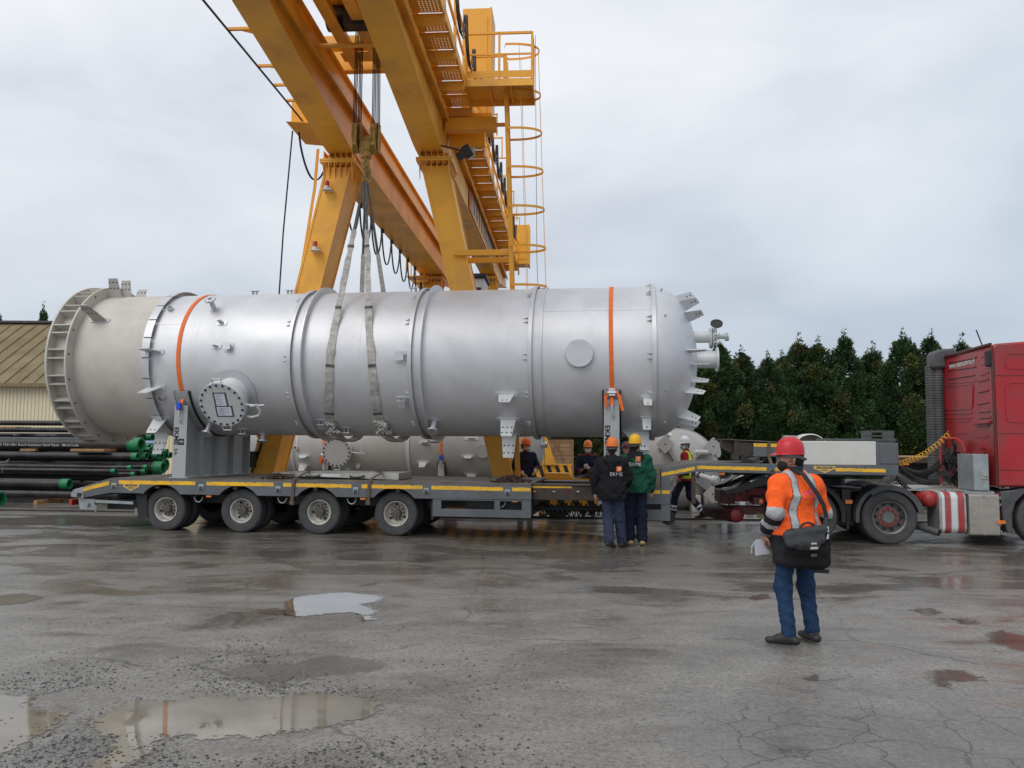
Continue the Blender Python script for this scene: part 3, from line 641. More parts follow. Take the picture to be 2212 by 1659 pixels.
    br.build('ladder_bracket','yellow2',t); br=MB(); br.box(-3.0,lp(9.3)[0]-.3,18.95,19.2,9.3,9.6); br.build('bracket_arm','yellow2',t); br=MB(); br.box(lp(9.3)[0]-.3,lp(9.3)[0],19.0,19.08,9.40,9.47); br.build('bracket_arm','yellow2',t); br=MB(); br.box(-3.0,-2.1,19.6,19.8,9.15,9.6); br.prism([(-3.0,9.85),(-1.9,9.85),(-1.9,9.75),(-3.0,9.55)],(0,19.3,0),(1,0,0),(0,0,1),(0,.03,0))
    br.build('stay_plate','yellow2',t)
    wr=MB(); wr.tube([(-.80,18.4,z+1.3),(-.74,18.4,6),(-.50,18.4,.4)],.006,5); wr.build('guy_wire','rope',t)
    # floodlight
    f=MB(); c=Vector((C.X(1010,328,18.2),18.2,C.Z(1010,328,18.2))); 
    f.obox(c,(1,-.2,.6),(0,1,.2),(-.6,0,1),.20,.26,.30); f.obox(c+Vector((-.17,0,-.10)),(1,-.2,.6),(0,1,.2),(-.6,0,1),.16,.18,.18); f.bar(c,(-3.0,18.3,c.z+.2),.04,.04)
    fo=f.build('floodlight','black',t,bevel=.02)
    f=MB(); f.obox(c+Vector((.085,-.04,-.06)),(.6,-.9,-.5),(0,.5,-1),(1,0,.6),.02,.20,.20); fo2=f.build('lens','chrome',fo)
    # beacons on the left leg
    for px,py in ((706,400),(680,531)):
        x=C.X(px,py,YF0-.15); z_=C.Z(px,py,YF0-.15)
        b=MB(); b.box(x-.1,x+.14,YF0-.24,YF0,z_-.12,z_-.10); b.cyl((x,YF0-.14,z_-.10),(x,YF0-.14,z_-.02),.06); bo=b.build('beacon_base','whitep',t)
        b=MB(); b.lathe([(.055,-.02),(.058,.08),(.04,.11),(0,.12)],(x,YF0-.14,z_),(0,0,1),16); b.build('beacon_lens','redlens',bo)
    # left side: festoon rail, arms, loops, switch box
    ar=MB(); zr=9.52
    def lx(px,py): return 0
    for y in (11.2,12.9,14.4,15.9,16.8,17.6): ar.box(-6.45,-5.72,y-.03,y+.03,zr-.02,zr+.03); ar.bar((-6.2,y,zr),(-5.72,y+1.0,zr+.3),.05,.05)
    ar.build('cable_arm','yellow2',t)
    cc=MB(); cc.tube([(-6.45,5,zr-.02),(-6.45,18.7,zr-.02)],.022,6); cc.tube([(-6.41,5,zr-.06),(-6.42,18.7,zr-.05)],.016,6); cc.build('supply_cable','black',t)
    b=MB(); b.box(-6.80,-5.77,18.9,20.0,9.42,10.12); b.prism([(-6.80,9.41),(-5.77,9.41),(-5.77,9.3)],(0,18.5,0),(1,0,0),(0,0,1),(0,1.5,0)); b.build('switch_box','yellow2',t,bevel=.01)
    fc=MB(); zr=8.6
    for i in range(11):
        y0=20.1+i*1.42; P=[(-6.12,y0+1.36*s_,8.62-.92*math.sin(PI*s_)**.62) for s_ in [k/14 for k in range(15)]]; fc.ribbon(P,.05,(1,0,0),.014)
        fc.box(-6.16,-6.06,y0-.05,y0+.05,8.60,8.72)
    P=[(-6.6+.5*s_,18.9+.8*s_,9.3-.9*math.sin(PI*s_)**.7+(-.3*s_)) for s_ in [k/14 for k in range(15)]]; fc.ribbon(P,.05,(1,0,0),.014)
    fc.build('festoon_cable','black',t)
    rl=MB(); rl.box(-6.18,-6.04,20,37,8.73,8.79); rl.box(-6.04,-5.74,20,37,8.74,8.78); rl.build('festoon_rail','yellow',t)
    g_=MB(); g_.tube([(C.X(632,283,18.9),18.9,C.Z(632,283,18.9)),(C.X(612,500,18.6),18.6,C.Z(612,500,18.6)),(C.X(603,635,18.4),18.4,C.Z(603,635,18.4)),(C.X(590,900,18.3),18.3,C.Z(590,900,18.3))],.02,6); g_.build('hanging_cable','rope',t)
    # perforated cable tray down the left leg
    ct=MB(); Pp=[(690,322),(683,405),(668,500),(645,640),(560,945)]
    ct.ribbon([(C.X(x-3,y,YF0+.2),YF0+.2,C.Z(x-3,y,YF0+.2)) for x,y in Pp],.07,(1,0,0),.02); ct.build('cable_tray','yellow2',t)
    cw=MB(); cw.tube([(C.X(x,y,YF0-.05),YF0-.05,C.Z(x,y,YF0-.05)) for x,y in ((571,940),(556,985),(540,1030))],.035,6); cw.box(C.X(545,985,YF0-.1),C.X(553,985,YF0-.1),YF0-.25,YF0-.05,C.Z(550,1010,18.5),C.Z(550,975,18.5)); cw.build('cable','black',t)
    # trolley
    tr=MB()
    for y in (14.4,17.0): tr.box(-5.8,-2.98,y-.12,y+.12,ZT+.25,ZT+.5); tr.box(-5.0,-3.45,y-.2,y+.2,ZT+.05,ZT+.08)
    for x in (-4.75,-4.2,-3.75):
        tr.box(x-.02,x+.02,13.6,17.4,ZT+.0,ZT+.30); tr.box(x-.13,x+.13,13.6,17.4,ZT-.03,ZT-.0); 
    tr.box(-5.2,-3.2,13.2,13.5,ZT+.0,ZT+.35); tr.box(-5.6,-3.0,17.6,17.8,ZT+.05,ZT+.6); tr.box(-5.0,-3.4,14.5,16.6,ZT+.55,ZT+.6)
    to=tr.build('trolley','yellow',t,bevel=.006)
    dr=MB(); dr.cyl((-5.0,15.9,ZT+.35),(-3.7,15.9,ZT+.35),.26,n=24); dr.box(-4.5,-4.0,15.3,15.6,ZT-.1,ZT+.2); dr.build('rope_drum','dark',to)
    tb=MB(); tb.cyl((-5.17,15.6,9.76),(-3.61,15.6,9.76),.05,n=10); tb.build('tie_bar','yellow',t)
    # rear service deck at the far end + driver cab
    dc=MB()
    for i in range(7): dc.box(-6.45+.02*i,-5.75,31.5+i*1.0,32.3+i*1.0,8.35,8.39); dc.box(-6.5,-6.46,31.5+i*1.0,31.54+i*1.0,8.35,9.3)
    dc.box(-6.5,-6.46,31.5,38,9.26,9.3); dc.build('service_deck','yellow2',t)
    cx=C.X(1022,615,30); m=MB(); m.box(cx-.45,cx+.42,30,31.4,6.1,7.95); co=m.build('driver_cab','lightpanel',t,bevel=.02)
    m=MB(); m.box(cx-.52,cx+.5,29.9,31.5,7.96,8.12); m.build('cab_roof','black',co,bevel=.02)
    m=MB(); m.box(cx-.35,cx+.3,29.975,29.998,6.6,7.6); m.build('window','dark',co)
    # lettered board on the right girder web (far half)
    bd=MB(); bd.box(-3.03,-3.012,24.0,32.5,8.85,9.65); bo=bd.build('sign_board','yellow',t)
    k=MB(); k.box(-3.010,-3.006,24.0,24.7,8.86,9.64); k.build('red_panel','redlens',bo)
    k=MB()
    for i in range(10): k.box(-3.010,-3.006,24.95+i*.74,25.35+i*.74,8.95,9.55)
    k.build('blue_block',pm('dull_sign_blue',(.06,.07,.12),.5,0,.4,9),bo)
    # hook block on its ropes
    HY=16.05
    def hp(px,py): return C.P(px,py,HY)
    hk=MB(); 
    for px in (772,811):
        x,zc=hp(px,299); h=hp(px,268)[1]-hp(px,331)[1]
        hk.obox((x,HY,zc),(1,0,0),(0,1,0),(0,0,1),.10,.50,h*.72)
        hk.lathe([(0,-.05),(h*.5,-.05),(h*.5,-.03),(h*.44,0),(h*.5,.03),(h*.5,.05),(0,.05)],(x,HY,zc),(1,0,0),26)
        for q in (-.075,.075): hk.obox((x+q,HY,zc),(1,0,0),(0,1,0),(0,0,1),.025,.2,h)
    xa,za=hp(772,299); xb,zb_=hp(811,299); hk.cyl((xa,HY,za-.03),(xb,HY,za-.03),.075); xm=(xa+xb)/2; zc=hp(790,318)[1]
    hk.obox((xm,HY,zc),(1,0,0),(0,1,0),(0,0,1),.24,.24,.20); hk.cyl((xm,HY,zc-.1),(xm,HY,zc-.24),.13,.11); 
    ho=hk.build('hook_block',pm('worn_crane_yellow',(.46,.26,.05),.5,.1,.2,8,dirt=(.05,.04,.03),da=.8,ds=12),t,bevel=.01)
    hz=hp(790,345)[1]; m=MB(); P=[(xm,HY,hz+.18),(xm,HY,hz)]+[(xm,HY+.16*math.sin(a),hz-.14-.16*(1-math.cos(a))+.0) for a in [i*.35 for i in range(13)]]
    m.tube(P,[.075]*2+[.085]*8+[.06]*3+[.035]*2,10)
    m.tube([(xm,HY+.0,hz+.1),(xm,HY-.17,hz-.1),(xm,HY-.02,hz-.36)],.03,8)
    m.build('hook',ho.data.materials[0],ho); 
    rp=MB()
    for px,tx in ((768,-4.72),(771,-4.62),(774,-4.55),(809,-3.98),(812,-3.95),(815,-3.90)):
        x,z0=hp(px,290)
        for yy in (-.2,.2): rp.tube([(x,HY+yy,z0),(x+(.01 if px<790 else -.02),HY+yy*.8,ZT+.3)],.011,5)
    rp.build('hoist_rope','rope',ho)
    return (xm,HY,hz-.26)
HOOK=crane()
# ================================================================== PRESSURE VESSEL (frame T: x along, y away)
YC,ZC,RR=1.40,3.34,1.47
def shell_hit(px,py,R=RR,yc=YC,zc=ZC):
    d=ray(px,py); o=Vector((0,0,HC)); 
    dy=d.dot(T.ey); oy=-T.o.dot(T.ey); dz=d.z; oz=HC
    A=dy*dy+dz*dz; B=2*((oy-yc)*dy+(oz-zc)*dz); Cc=(oy-yc)**2+(oz-zc)**2-R*R; D=B*B-4*A*Cc
    t=(-B-math.sqrt(max(D,0)))/(2*A); p=o+d*t; x=(p-T.o).dot(T.ex); yy=oy+dy*t; z=HC+dz*t
    return x,math.atan2(z-zc,yc-yy)
def onshell(x,phi,r=RR,yc=YC,zc=ZC): return Vector((x,yc-r*math.cos(phi),zc+r*math.sin(phi)))
def nrm(phi): return Vector((0,-math.cos(phi),math.sin(phi)))
def tang(phi): return Vector((0,math.sin(phi),math.cos(phi)))
XU=Vector((1,0,0))
def xs(px,py=785,R=RR): return T.X(px,py,YC-R)
def pad(mb,x,phi,w,h,R=RR,yc=YC,zc=ZC,th=.014):
    n=6; vs=[]; dp=h/R
    for r in (R-.002,R+th):
        for i in range(n+1):
            a=phi-dp/2+dp*i/n; 
            for s_ in (-1,1):
                ww=w/2*(1 if 0<i<n else .88); vs.append(onshell(x+s_*ww,a,r,yc,zc))
    k=2*(n+1); fs=[]
    for i in range(n):
        a=2*i; fs+=[(a,a+1,a+3,a+2),(k+a,k+a+2,k+a+3,k+a+1),(a,a+2,k+a+2,k+a),(a+1,k+a+1,k+a+3,a+3)]
    fs+=[(0,k,k+1,1),(2*n,2*n+1,k+2*n+1,k+2*n)]
    mb.add(vs,fs)
def lug(parent,x,phi,w,w2,l,mat='silverp',sk=0,holes=2,padw=None,R=RR,yc=YC,zc=ZC,th=.018,name='lifting_lug'):
    m=MB(); n=nrm(phi); t=tang(phi); O=onshell(x,phi,R-.01,yc,zc)
    m.prism([(-w/2,0),(w/2,0),(w2/2+sk,l),(-w2/2+sk,l)],O-t*th/2,XU,n,t*th,0)
    if holes:
        for i in range(holes):
            for j in range(2 if holes>2 else 1):
                px_=sk*(.8-.35*j)+(i-(holes-1)/2)*(w2*.42); c=O+XU*px_+n*(l*(.80-.30*j)); m.cyl(c-t*(th/2+.002),c+t*(th/2+.002),.017,n=10,m=1)
    m.build(name,[mat,'blackp'],parent,smooth=0)
    if padw:
        p=MB(); pad(p,x,phi,padw,.10,R,yc,zc); p.build('pad_plate',mat,parent)
def nozzle(parent,x,phi,r,l,fr=None,mat='silverp',R=RR,yc=YC,zc=ZC,name='nozzle',tilt=0,openend=True):
    m=MB(); n=(nrm(phi)+tang(phi)*tilt).normalized(); O=onshell(x,phi,R-.05,yc,zc); l=l+.05
    if fr:
        m.lathe([(r,0),(r,l-.03),(fr,l-.03),(fr,l),(r*.8,l),(r*.8,l-.05),(0,l-.05)],O,n,24)
        m.lathe([(r*1.9,.04),(r*1.9,.062),(r,.064)],O,n,20)
        for k in range(8):
            a=k*PI/4; u=n.orthogonal().normalized(); w=n.cross(u); c=O+(u*math.cos(a)+w*math.sin(a))*(fr*.8)+n*l; m.cyl(c,c+n*.004,.008,n=6,m=1)
    else: m.lathe([(r,0),(r,l),(r*.78,l),(r*.78,.05),(0,.05)],O,n,20,); 
    return m.build(name,[mat,'blackp'],parent)
def bracket(parent,x,phi,w=.17,h=.17,off=.09,R=RR,yc=YC,zc=ZC,mat='silverp',padk=1.35):
    m=MB(); n=nrm(phi); t=tang(phi); O=onshell(x,phi,R,yc,zc)
    if padk: pad(m,x,phi,w*padk,h*padk,R,yc,zc)
    for s_ in (-1,1): m.obox(O+n*off/2+XU*s_*w*.25,XU,n,t,.012,off,h*.7)
    m.obox(O+n*off,XU,t,n,w,h,.014); m.build('bracket',mat,parent,bevel=.003)
def bolt_ring(mb,O,n,R,k,r=.026,l=.05,m=None,both=True):
    u=n.orthogonal().normalized(); w=n.cross(u)
    for i in range(k):
        a=2*PI*(i+.5)/k; c=O+(u*math.cos(a)+w*math.sin(a))*R; mb.cyl(c-n*(l if both else 0),c+n*l*.55,r,n=6,m=m); mb.cyl(c+n*l*.5,c+n*l*.95,r*.6,n=8,m=m)
def strap_path(x,a0,a1,R,n=40,yc=YC,zc=ZC): return [onshell(x,a0+(a1-a0)*i/n,R,yc,zc) for i in range(n+1)]

def vessel():
    xB=xs(308); xk=xs(1418)
    t=thing('pressure_vessel','huge silver horizontal pressure vessel with beige skirt, held on two supports on the trailer','vessel',T,((xB+xk)/2,YC,ZC-RR))
    m=MB()
    # silver shell with dome
    prof=[(RR,xB)]+[(RR,xB+(xk-xB)*i/12) for i in range(1,13)]
    for i in range(1,19):
        a=PI/2*i/18; prof.append((max(RR*math.cos(a)**1.0,0),xk+.83*math.sin(a)))
    m.lathe([(r,x) for r,x in prof],(0,YC,ZC),XU,128,ref=(0,-1,0)); sh=m.build('shell','silver',t,smooth=50)
    # seams
    s=MB()
    for px in (1094,775):
        x=xs(px); s.lathe([(RR,x-.012),(RR+.004,x),(RR,x+.012)],(0,YC,ZC),XU,128,ref=(0,-1,0))
    for px in (408,418):
        x=xs(px); s.lathe([(RR,x-.01),(RR+.003,x),(RR,x+.01)],(0,YC,ZC),XU,128,ref=(0,-1,0))
    for a0,x0,x1 in ((R_(28),xB,xs(400)),(R_(35),xs(1168),xk)):
        s.bar(onshell(x0,a0,RR),onshell(x1,a0,RR),.012,.006,up=nrm(a0))
    s.build('weld_seam','silver',sh)
    # skirt
    xO=T.X(95,790,YC-1.68); xI=T.X(137,790,YC-1.68)
    k=MB(); k.lathe([(RR,xO+.02),(RR,xB),(RR-.03,xB),(RR-.03,xO+.02)],(0,YC,ZC),XU,128,closed=True,ref=(0,-1,0)); sk=k.build('skirt','beige',t,smooth=50)
    b=MB(); 
    for xx,th in ((xO,.045),(xI,.04)): b.lathe([(RR-.25 if xx==xO else RR-.005,xx),(1.68,xx),(1.68,xx+th),(RR-.25 if xx==xO else RR-.005,xx+th)],(0,YC,ZC),XU,128,closed=True,ref=(0,-1,0))
    b.build('base_ring','beige',sk,bevel=.004)
    NP=20
    for i in range(NP):
        for d in (-.052,.052):
            a=R_(3)+2*PI*i/NP+d; g_=MB(); p=onshell(0,a,(RR+1.665)/2); g_.obox((0.5*(xO+.045+xI),p.y,p.z),XU,nrm(a),tang(a),xI-xO-.047,1.665-RR,.022); g_.build('gusset_plate','beige',sk)
    h=MB()
    for i in range(NP):
        a=R_(3)+2*PI*(i+.25*0)/NP; p=onshell(xI+.04,a,1.60); h.cyl(p-XU*.001,p+XU*.003,.022,n=10)
    h.build('bolt_hole','blackp',sk)
    # rings
    def ring(x,h,th,mat='silverp',gus=0,side=-1,segs=0,gl=.10):
        r=MB(); r.lathe([(RR-.01,x-th/2),(RR+h,x-th/2),(RR+h,x+th/2),(RR-.01,x+th/2)],(0,YC,ZC),XU,128,closed=True,ref=(0,-1,0))
        o=r.build('stiffener_ring',mat,t,smooth=50)
        if gus:
            q=MB()
            for i in range(gus):
                a=2*PI*i/gus+ (.09 if i%2 else -.09)+.1
                p=onshell(x+side*th/2,a,RR); n=nrm(a); tt=tang(a); q.prism([(0,0),(side*gl,0),(0,h*1.0)],p-tt*.006,XU,n,tt*.012)
            q.build('gusset_row','silverp',o,smooth=0)
        return o
    def lring(x,gl=.09,hh=.045,w=.10): # insulation support angle, made of flat segments
        r=MB(); n=24
        for i in range(n):
            a0=2*PI*i/n+.008; a1=2*PI*(i+1)/n-.008
            P=[onshell(0,a0+(a1-a0)*j/6) for j in range(7)]
            vs=[]
            for j in range(7):
                a=a0+(a1-a0)*j/6
                for rr_,xx in ((RR+hh,x-.012),(RR+hh,x+w),(RR+hh+.01,x+w),(RR+hh+.01,x-.012)): vs.append(onshell(xx,a,rr_))
            fs=[(j*4+q,j*4+(q+1)%4,(j+1)*4+(q+1)%4,(j+1)*4+q) for j in range(6) for q in range(4)]+[(0,1,2,3),(27,26,25,24)]; r.add(vs,fs)
        r.lathe([(RR-.01,x-.012),(RR+hh,x-.012),(RR+hh,x),(RR-.01,x)],(0,YC,ZC),XU,96,closed=True,ref=(0,-1,0))
        return r.build('insulation_ring','silverp',t,smooth=50)
    # junction ring skirt/shell
    lring(xB+.02,w=.15,hh=.07)
    for px,h,g_ in ((621,.055,26),(881,.055,26),(1140,.05,26),(1410,.055,26)):
        x=xs(px); ring(x,h,.015,gus=g_,side=-1,gl=.10); r=MB(); r.lathe([(RR+h-.002,x+.008),(RR+h+.008,x+.008),(RR+h+.008,x+.07),(RR+h-.002,x+.07)],(0,YC,ZC),XU,128,closed=True,ref=(0,-1,0)); r.build('ring_flange','silverp',t)
    for px,h in ((652,.115),(909,.115),(1168,.03)): ring(xs(px),h,.03,gus=0)
    # lugs on the skirt and shell
    L_=lambda px,py: shell_hit(px,py)
    lug(t,T.X(247,648,YC-.5),R_(72),.29,.19,.42,'beige2',sk=.0,holes=3,padw=.42); lug(t,T.X(271,642,YC),R_(90),.29,.19,.40,'beige2',sk=.0,holes=3); lug(t,T.X(299,642,YC+.5),R_(108),.29,.19,.40,'beige2',sk=.05,holes=3)
    x,a=L_(217,693); lug(t,x,a,.30,.19,.48,'beige2',sk=-.10,holes=3,padw=.42)
    for (px,py,l,h_) in ((334,760,.34,0),(336,836,.38,0),(348,903,.40,2),(352,935,.46,3),(1094,852,.34,2),(1098,906,.42,3),(1100,938,.48,3),(1399,860,.28,1),(1397,903,.30,1)):
        x,a=L_(px,py); big=l>.33; lug(t,x,a,.30 if big else .17,.20 if big else .14,l,'whitep',sk=-.06 if px<400 else 0,holes=h_,padw=.42 if big else .26)
    x,a=L_(1372,931); lug(t,x,a,.52,.14,.40,'whitep',sk=.18,holes=2,padw=.5); lug(t,x+.02,a-.18,.40,.14,.36,'whitep',sk=.18,holes=2)
    for px,py in ((480,698),(468,748)): x,a=L_(px,py); lug(t,x,a,.12,.06,.13,'silverp',sk=-.03,holes=0,padw=.2)
    for px,py,w in ((495,750,.14),(865,770,.17),(869,868,.17),(696,913,.16),(750,928,.16),(845,938,.13),(527,930,.15)): x,a=L_(px,py); bracket(t,x,a,w,w,.10)
    for px in (553,628,894): x=T.X(px,632,YC); bracket(t,x,R_(88),.16,.13,.09,padk=0)
    x,a=L_(369,669); nozzle(t,x,a,.06,.07); x,a=L_(350,858); nozzle(t,x,a,.065,.08)
    x,a=L_(463,668); nozzle(t,x,a,.05,.26,.115); x,a=L_(453,915); nozzle(t,x,a,.05,.26,.115); x,a=L_(938,911); nozzle(t,x,a,.055,.24,.105); nozzle(t,xs(905),R_(-82),.05,.14,.12); nozzle(t,xs(512),R_(-80),.05,.16,.11)
    x,a=L_(1252,764); m=MB(); n=nrm(a); m.lathe([(.255,-.12),(.255,.07),(.245,.08),(0,.08)],onshell(x,a),n,48); m.build('blind_cap','silverp',t)
    # manway
    x,a=L_(503,852); n=nrm(a); O=onshell(x,a)
    p=MB(); 
    pv=[];K=40
    for j,rr_ in enumerate((.30,.49)):
        for i in range(K):
            q=2*PI*i/K; pv.append(onshell(x+math.cos(q)*rr_,a+math.sin(q)*rr_/RR,RR+.014))
    p.add(pv,[(i,(i+1)%K,K+(i+1)%K,K+i) for i in range(K)]); p.build('pad_plate','silverp',t)
    m=MB(); m.lathe([(.34,-.3),(.34,.34),(.445,.34),(.445,.40),(0,.40)],O,n,56); mo=m.build('manway_neck','whitep',t,bevel=.004)
    c=MB(); c.lathe([(0,.41),(.45,.41),(.45,.475),(0,.475)],O,n,56); co=c.build('manway_cover','beige2' if 0 else 'whitep',mo,bevel=.004)
    b=MB(); bolt_ring(b,O+n*.475,n,.405,20,.024,.035); b.build('bolt','navybolt',co)
    tt=tang(a); pg=MB(); tp=MB()
    for dy,w,h in ((.11,.20,.25),(-.13,.28,.18)):
        cc=O+n*.478+tt*dy+XU*(.0 if dy>0 else .03); tp.obox(cc,XU,tt,n,w+.07,h+.05,.003); pg.obox(cc+n*.003,XU,tt,n,w,h,.003)
    tp.build('tape','tape',co); pgo=pg.build('document_sheet','paper',co)
    tx=MB()
    for dy,w,h in ((.11,.15,.20),(-.13,.22,.13)):
        cc=O+n*.4835+tt*dy+XU*(.0 if dy>0 else .03)
        for i in range(7):
            lw=w*random.uniform(.3,1); tx.obox(cc+tt*(h/2-h*i/6.2)-XU*(w-lw)/2,XU,tt,n,lw,.007,.001)
    tx.build('print_line','ink',co)
    hd=MB()
    for s_ in (1,-1):
        P=[O+n*.47+tt*s_*.43-XU*.09,O+n*.47+tt*s_*.53-XU*.08,O+n*.47+tt*s_*.53+XU*.08,O+n*.47+tt*s_*.43+XU*.09]; hd.tube(P,.012,8)
    hd.build('handle','whitep',co)
    dv=MB(); q=O+n*.44+XU*.44; P=[q,q+XU*.14+n*.03,q+XU*.24+n*.05]; dv.tube(P,.014,8); dv.tube([q+XU*.12-tt*.02+n*.04,q+XU*.40+n*.04+tt*.0],.016,8)
    P=[q+XU*.25+n*.04+tt*.02,q+XU*.30+n*.04-tt*.12,q+XU*.26-tt*.22+n*.02,q+XU*.10-tt*.27,q-tt*.30-XU*.1-n*.1]; dv.tube(P,.024,10); dv.build('davit_arm','whitep',mo)
    # dome fins, thermocouple clips
    def dome(u,phi):  # u angle from rim to pole
        r=RR*math.cos(u); return Vector((xk+.83*math.sin(u),YC-r*math.cos(phi),ZC+r*math.sin(phi))),(Vector((math.sin(u)*RR/.83,-math.cos(u)*math.cos(phi),math.cos(u)*math.sin(phi)))).normalized()
    for u,phi,l,mt in ((.62,86,.30,'silverp'),(.70,66,.30,'silverp'),(.80,50,.30,'silverp'),(.84,6,.30,'silverp'),(1.0,-30,.28,'whitep'),(.95,-8,.30,'whitep'),(.80,-36,.30,'whitep'),(.66,-62,.32,'whitep'),(.70,-80,.32,'whitep'),(.66,-98,.32,'whitep'),(.85,110,.3,'silverp')):
        ph=R_(phi); O_,n_=dome(u,ph); r=Vector((0,-math.cos(ph),math.sin(ph))); tt_=n_.cross(Vector((0,math.sin(ph),math.cos(ph)))).normalized()
        out=(n_*.8+XU*.45).normalized(); th=Vector((0,math.sin(ph),math.cos(ph))); m=MB(); m.prism([(-.12,-.02),(.12,-.02),(.065,l),(-.065,l)],O_-th*.008,tt_,out,th*.016)
        for s_ in (0,1):
            cc=O_+out*(l*(.82-.22*s_)); m.cyl(cc-th*.011,cc+th*.011,.014,n=8,m=1)
        m.build('fin_lug',[mt,'blackp'],t,smooth=0)
    for u,phi in ((.15,62),(.2,30),(.22,-26),(.2,-55),(.8,22),(.85,-22)):
        O_,n_=dome(u,R_(phi)); m=MB(); m.bar(O_,O_+n_*.05,.03,.02); m.build('clip','silverp',t)
    # end nozzles
    def enoz(px0,px1,py,yl,r,fr,name,ext=0):
        xa,z=T.P(px0,py,yl); xb,_=T.P(px1,py,yl); m=MB(); m.lathe([(r,-.4),(r,xb-xa-.04),(fr,xb-xa-.04),(fr,xb-xa)]+([(r*.85,xb-xa),(r*.85,xb-xa-.1)] if not ext else [])+[(0,xb-xa-(.1 if not ext else 0))],(xa,yl,z),XU,36); o=m.build(name,'whitep',t,bevel=.003); return xa,xb,z,o
    xa,xb,z,o=enoz(1497,1537,728,1.25,.115,.185,'end_nozzle',1)
    m=MB(); m.lathe([(0,.012),(.185,.012),(.185,.045),(.045,.045),(.045,.25),(.085,.25),(.085,.28),(0,.28)],(xb,1.25,z),XU,30); m.lathe([(0,.29),(.085,.29),(.085,.32),(0,.32)],(xb,1.25,z),XU,24); m.build('blind_flange','whitep',o)
    b=MB(); bolt_ring(b,Vector((xb+.03,1.25,z)),XU,.155,12,.016,.05); bolt_ring(b,Vector((xb+.29,1.25,z)),XU,.07,6,.011,.04); b.build('bolt','navybolt',o)
    xa,xb,z2,o2=enoz(1500,1551,777,1.15,.165,.235,'end_nozzle')
    hx,hz=T.P(1548,699,1.0); m=MB(); m.lathe([(.085,-.012),(.115,-.012),(.115,.012),(.085,.012)],(hx,1.0,hz),(0,-.75,.65),28,closed=True); m.lathe([(0,-.008),(.09,-.008),(.09,.006),(0,.006)],(hx,1.0,hz),(0,-.75,.65),24); ho=m.build('handwheel','black',t); 
    m=MB(); m.cyl((hx,1.0,hz),(hx,1.05,z2+.2),.010,n=8); m.build('valve_stem','chrome',ho)
    return t
vessel()
# ------------------------------------------------------------------ transport supports under the vessel
DZ=1.02
def support(name,px0,px1,ytop,label,txt=True,fr=T,yc=YC,zc=ZC,R=RR,dz=DZ,y0=.05,y1=None,logo=True):
    y1=2*yc-y0 if y1 is None else y1
    x0=fr.X(px0,(ytop+1010)/2,y0); x1=fr.X(px1,(ytop+1010)/2,y0); zt=fr.Z(px0,ytop,y0); t=thing(name,label,'support',fr,((x0+x1)/2,yc,dz),'vessel supports')
    xm=(x0+x1)/2
    # transverse web with cradle cut
    arc=[(y,zc-math.sqrt(max((R+.06)**2-(y-yc)**2,0))) for y in np.linspace(yc-1.25*min(1,R/1.47),yc+1.25*min(1,R/1.47),25)]
    poly=[(y0+.03,dz+.03),(y1-.03,dz+.03),(y1-.03,zt)]+[(y,min(z,zt)) for y,z in arc[::-1]]+[(y0+.03,zt)]
    m=MB(); m.prism(poly,(xm-.01,0,0),(0,1,0),(0,0,1),(.02,0,0)); o=m.build('web_plate','sup',t,smooth=0)
    m=MB(); m.box(x0,x1,y0,y0+.022,dz+.02,zt); o=m.build('front_plate','sup',t,bevel=.003); m=MB(); m.box(x0,x1,y1-.02,y1,dz+.02,zt); m.build('rear_plate','sup',t)
    m=MB(); m.box(x0-.05,x1+.05,y0-.02,y1+.02,dz,dz+.02); m.build('base_plate','sup',t)
    for y in np.linspace(y0+.7,y1-.7,3):
        z=min(zt,zc-math.sqrt(max((R+.06)**2-(y-yc)**2,0))); m=MB(); m.box(x0+.03,x1-.03,y-.01,y+.01,dz+.02,z-.02); m.build('rib','sup',t)
    # cradle band + black rubber
    a0=-PI/2-1.13; a1=-PI/2+1.13
    for r0,r1,mt,nm,ex in ((R+.035,R+.058,'sup','cradle_band',.0),(R+.004,R+.034,'black','rubber_liner',.03)):
        m=MB(); vs=[];K=36
        for i in range(K+1):
            b=a0+(a1-a0)*i/K
            for rr_,xx in ((r0,x0-ex),(r0,x1+ex),(r1,x1+ex),(r1,x0-ex)): vs.append(onshell(xx,b,rr_,yc,zc))
        m.add(vs,[(j*4+q,j*4+(q+1)%4,(j+1)*4+(q+1)%4,(j+1)*4+q) for j in range(K) for q in range(4)]+[(0,1,2,3),(4*K+3,4*K+2,4*K+1,4*K)]); m.build(nm,mt,t)
    if txt:
        m=MB(); text(m,'EKME',.125,(x0+(x1-x0)*.22,y0-.003,zt-(zt-dz)*.42),(0,0,-1),(1,0,0),.022,'CENTER',sx=1.15); text(m,'S.A.',.085,(x0+(x1-x0)*.22,y0-.003,zt-(zt-dz)*.42-.31),(0,0,-1),(1,0,0),.015)
        lx=x0+(x1-x0)*.62; lz=zt-(zt-dz)*.50
        m.box(lx-.055,lx+.055,y0-.005,y0-.001,lz-.06,lz+.06); m.build('lettering','blackp',o)
        m=MB(); text(m,'E',.10,(lx,y0-.008,lz),(0,0,-1),(1,0,0),.02); m.build('logo','sup',o)
    return t,x0,x1,zt
S1=support('vessel_support',374.5,403,876,'grey painted EKME support under the left, skirt end of the silver vessel')
S2=support('vessel_support',1304.5,1338,863,'grey painted EKME support under the right, dome end of the silver vessel, behind the men')
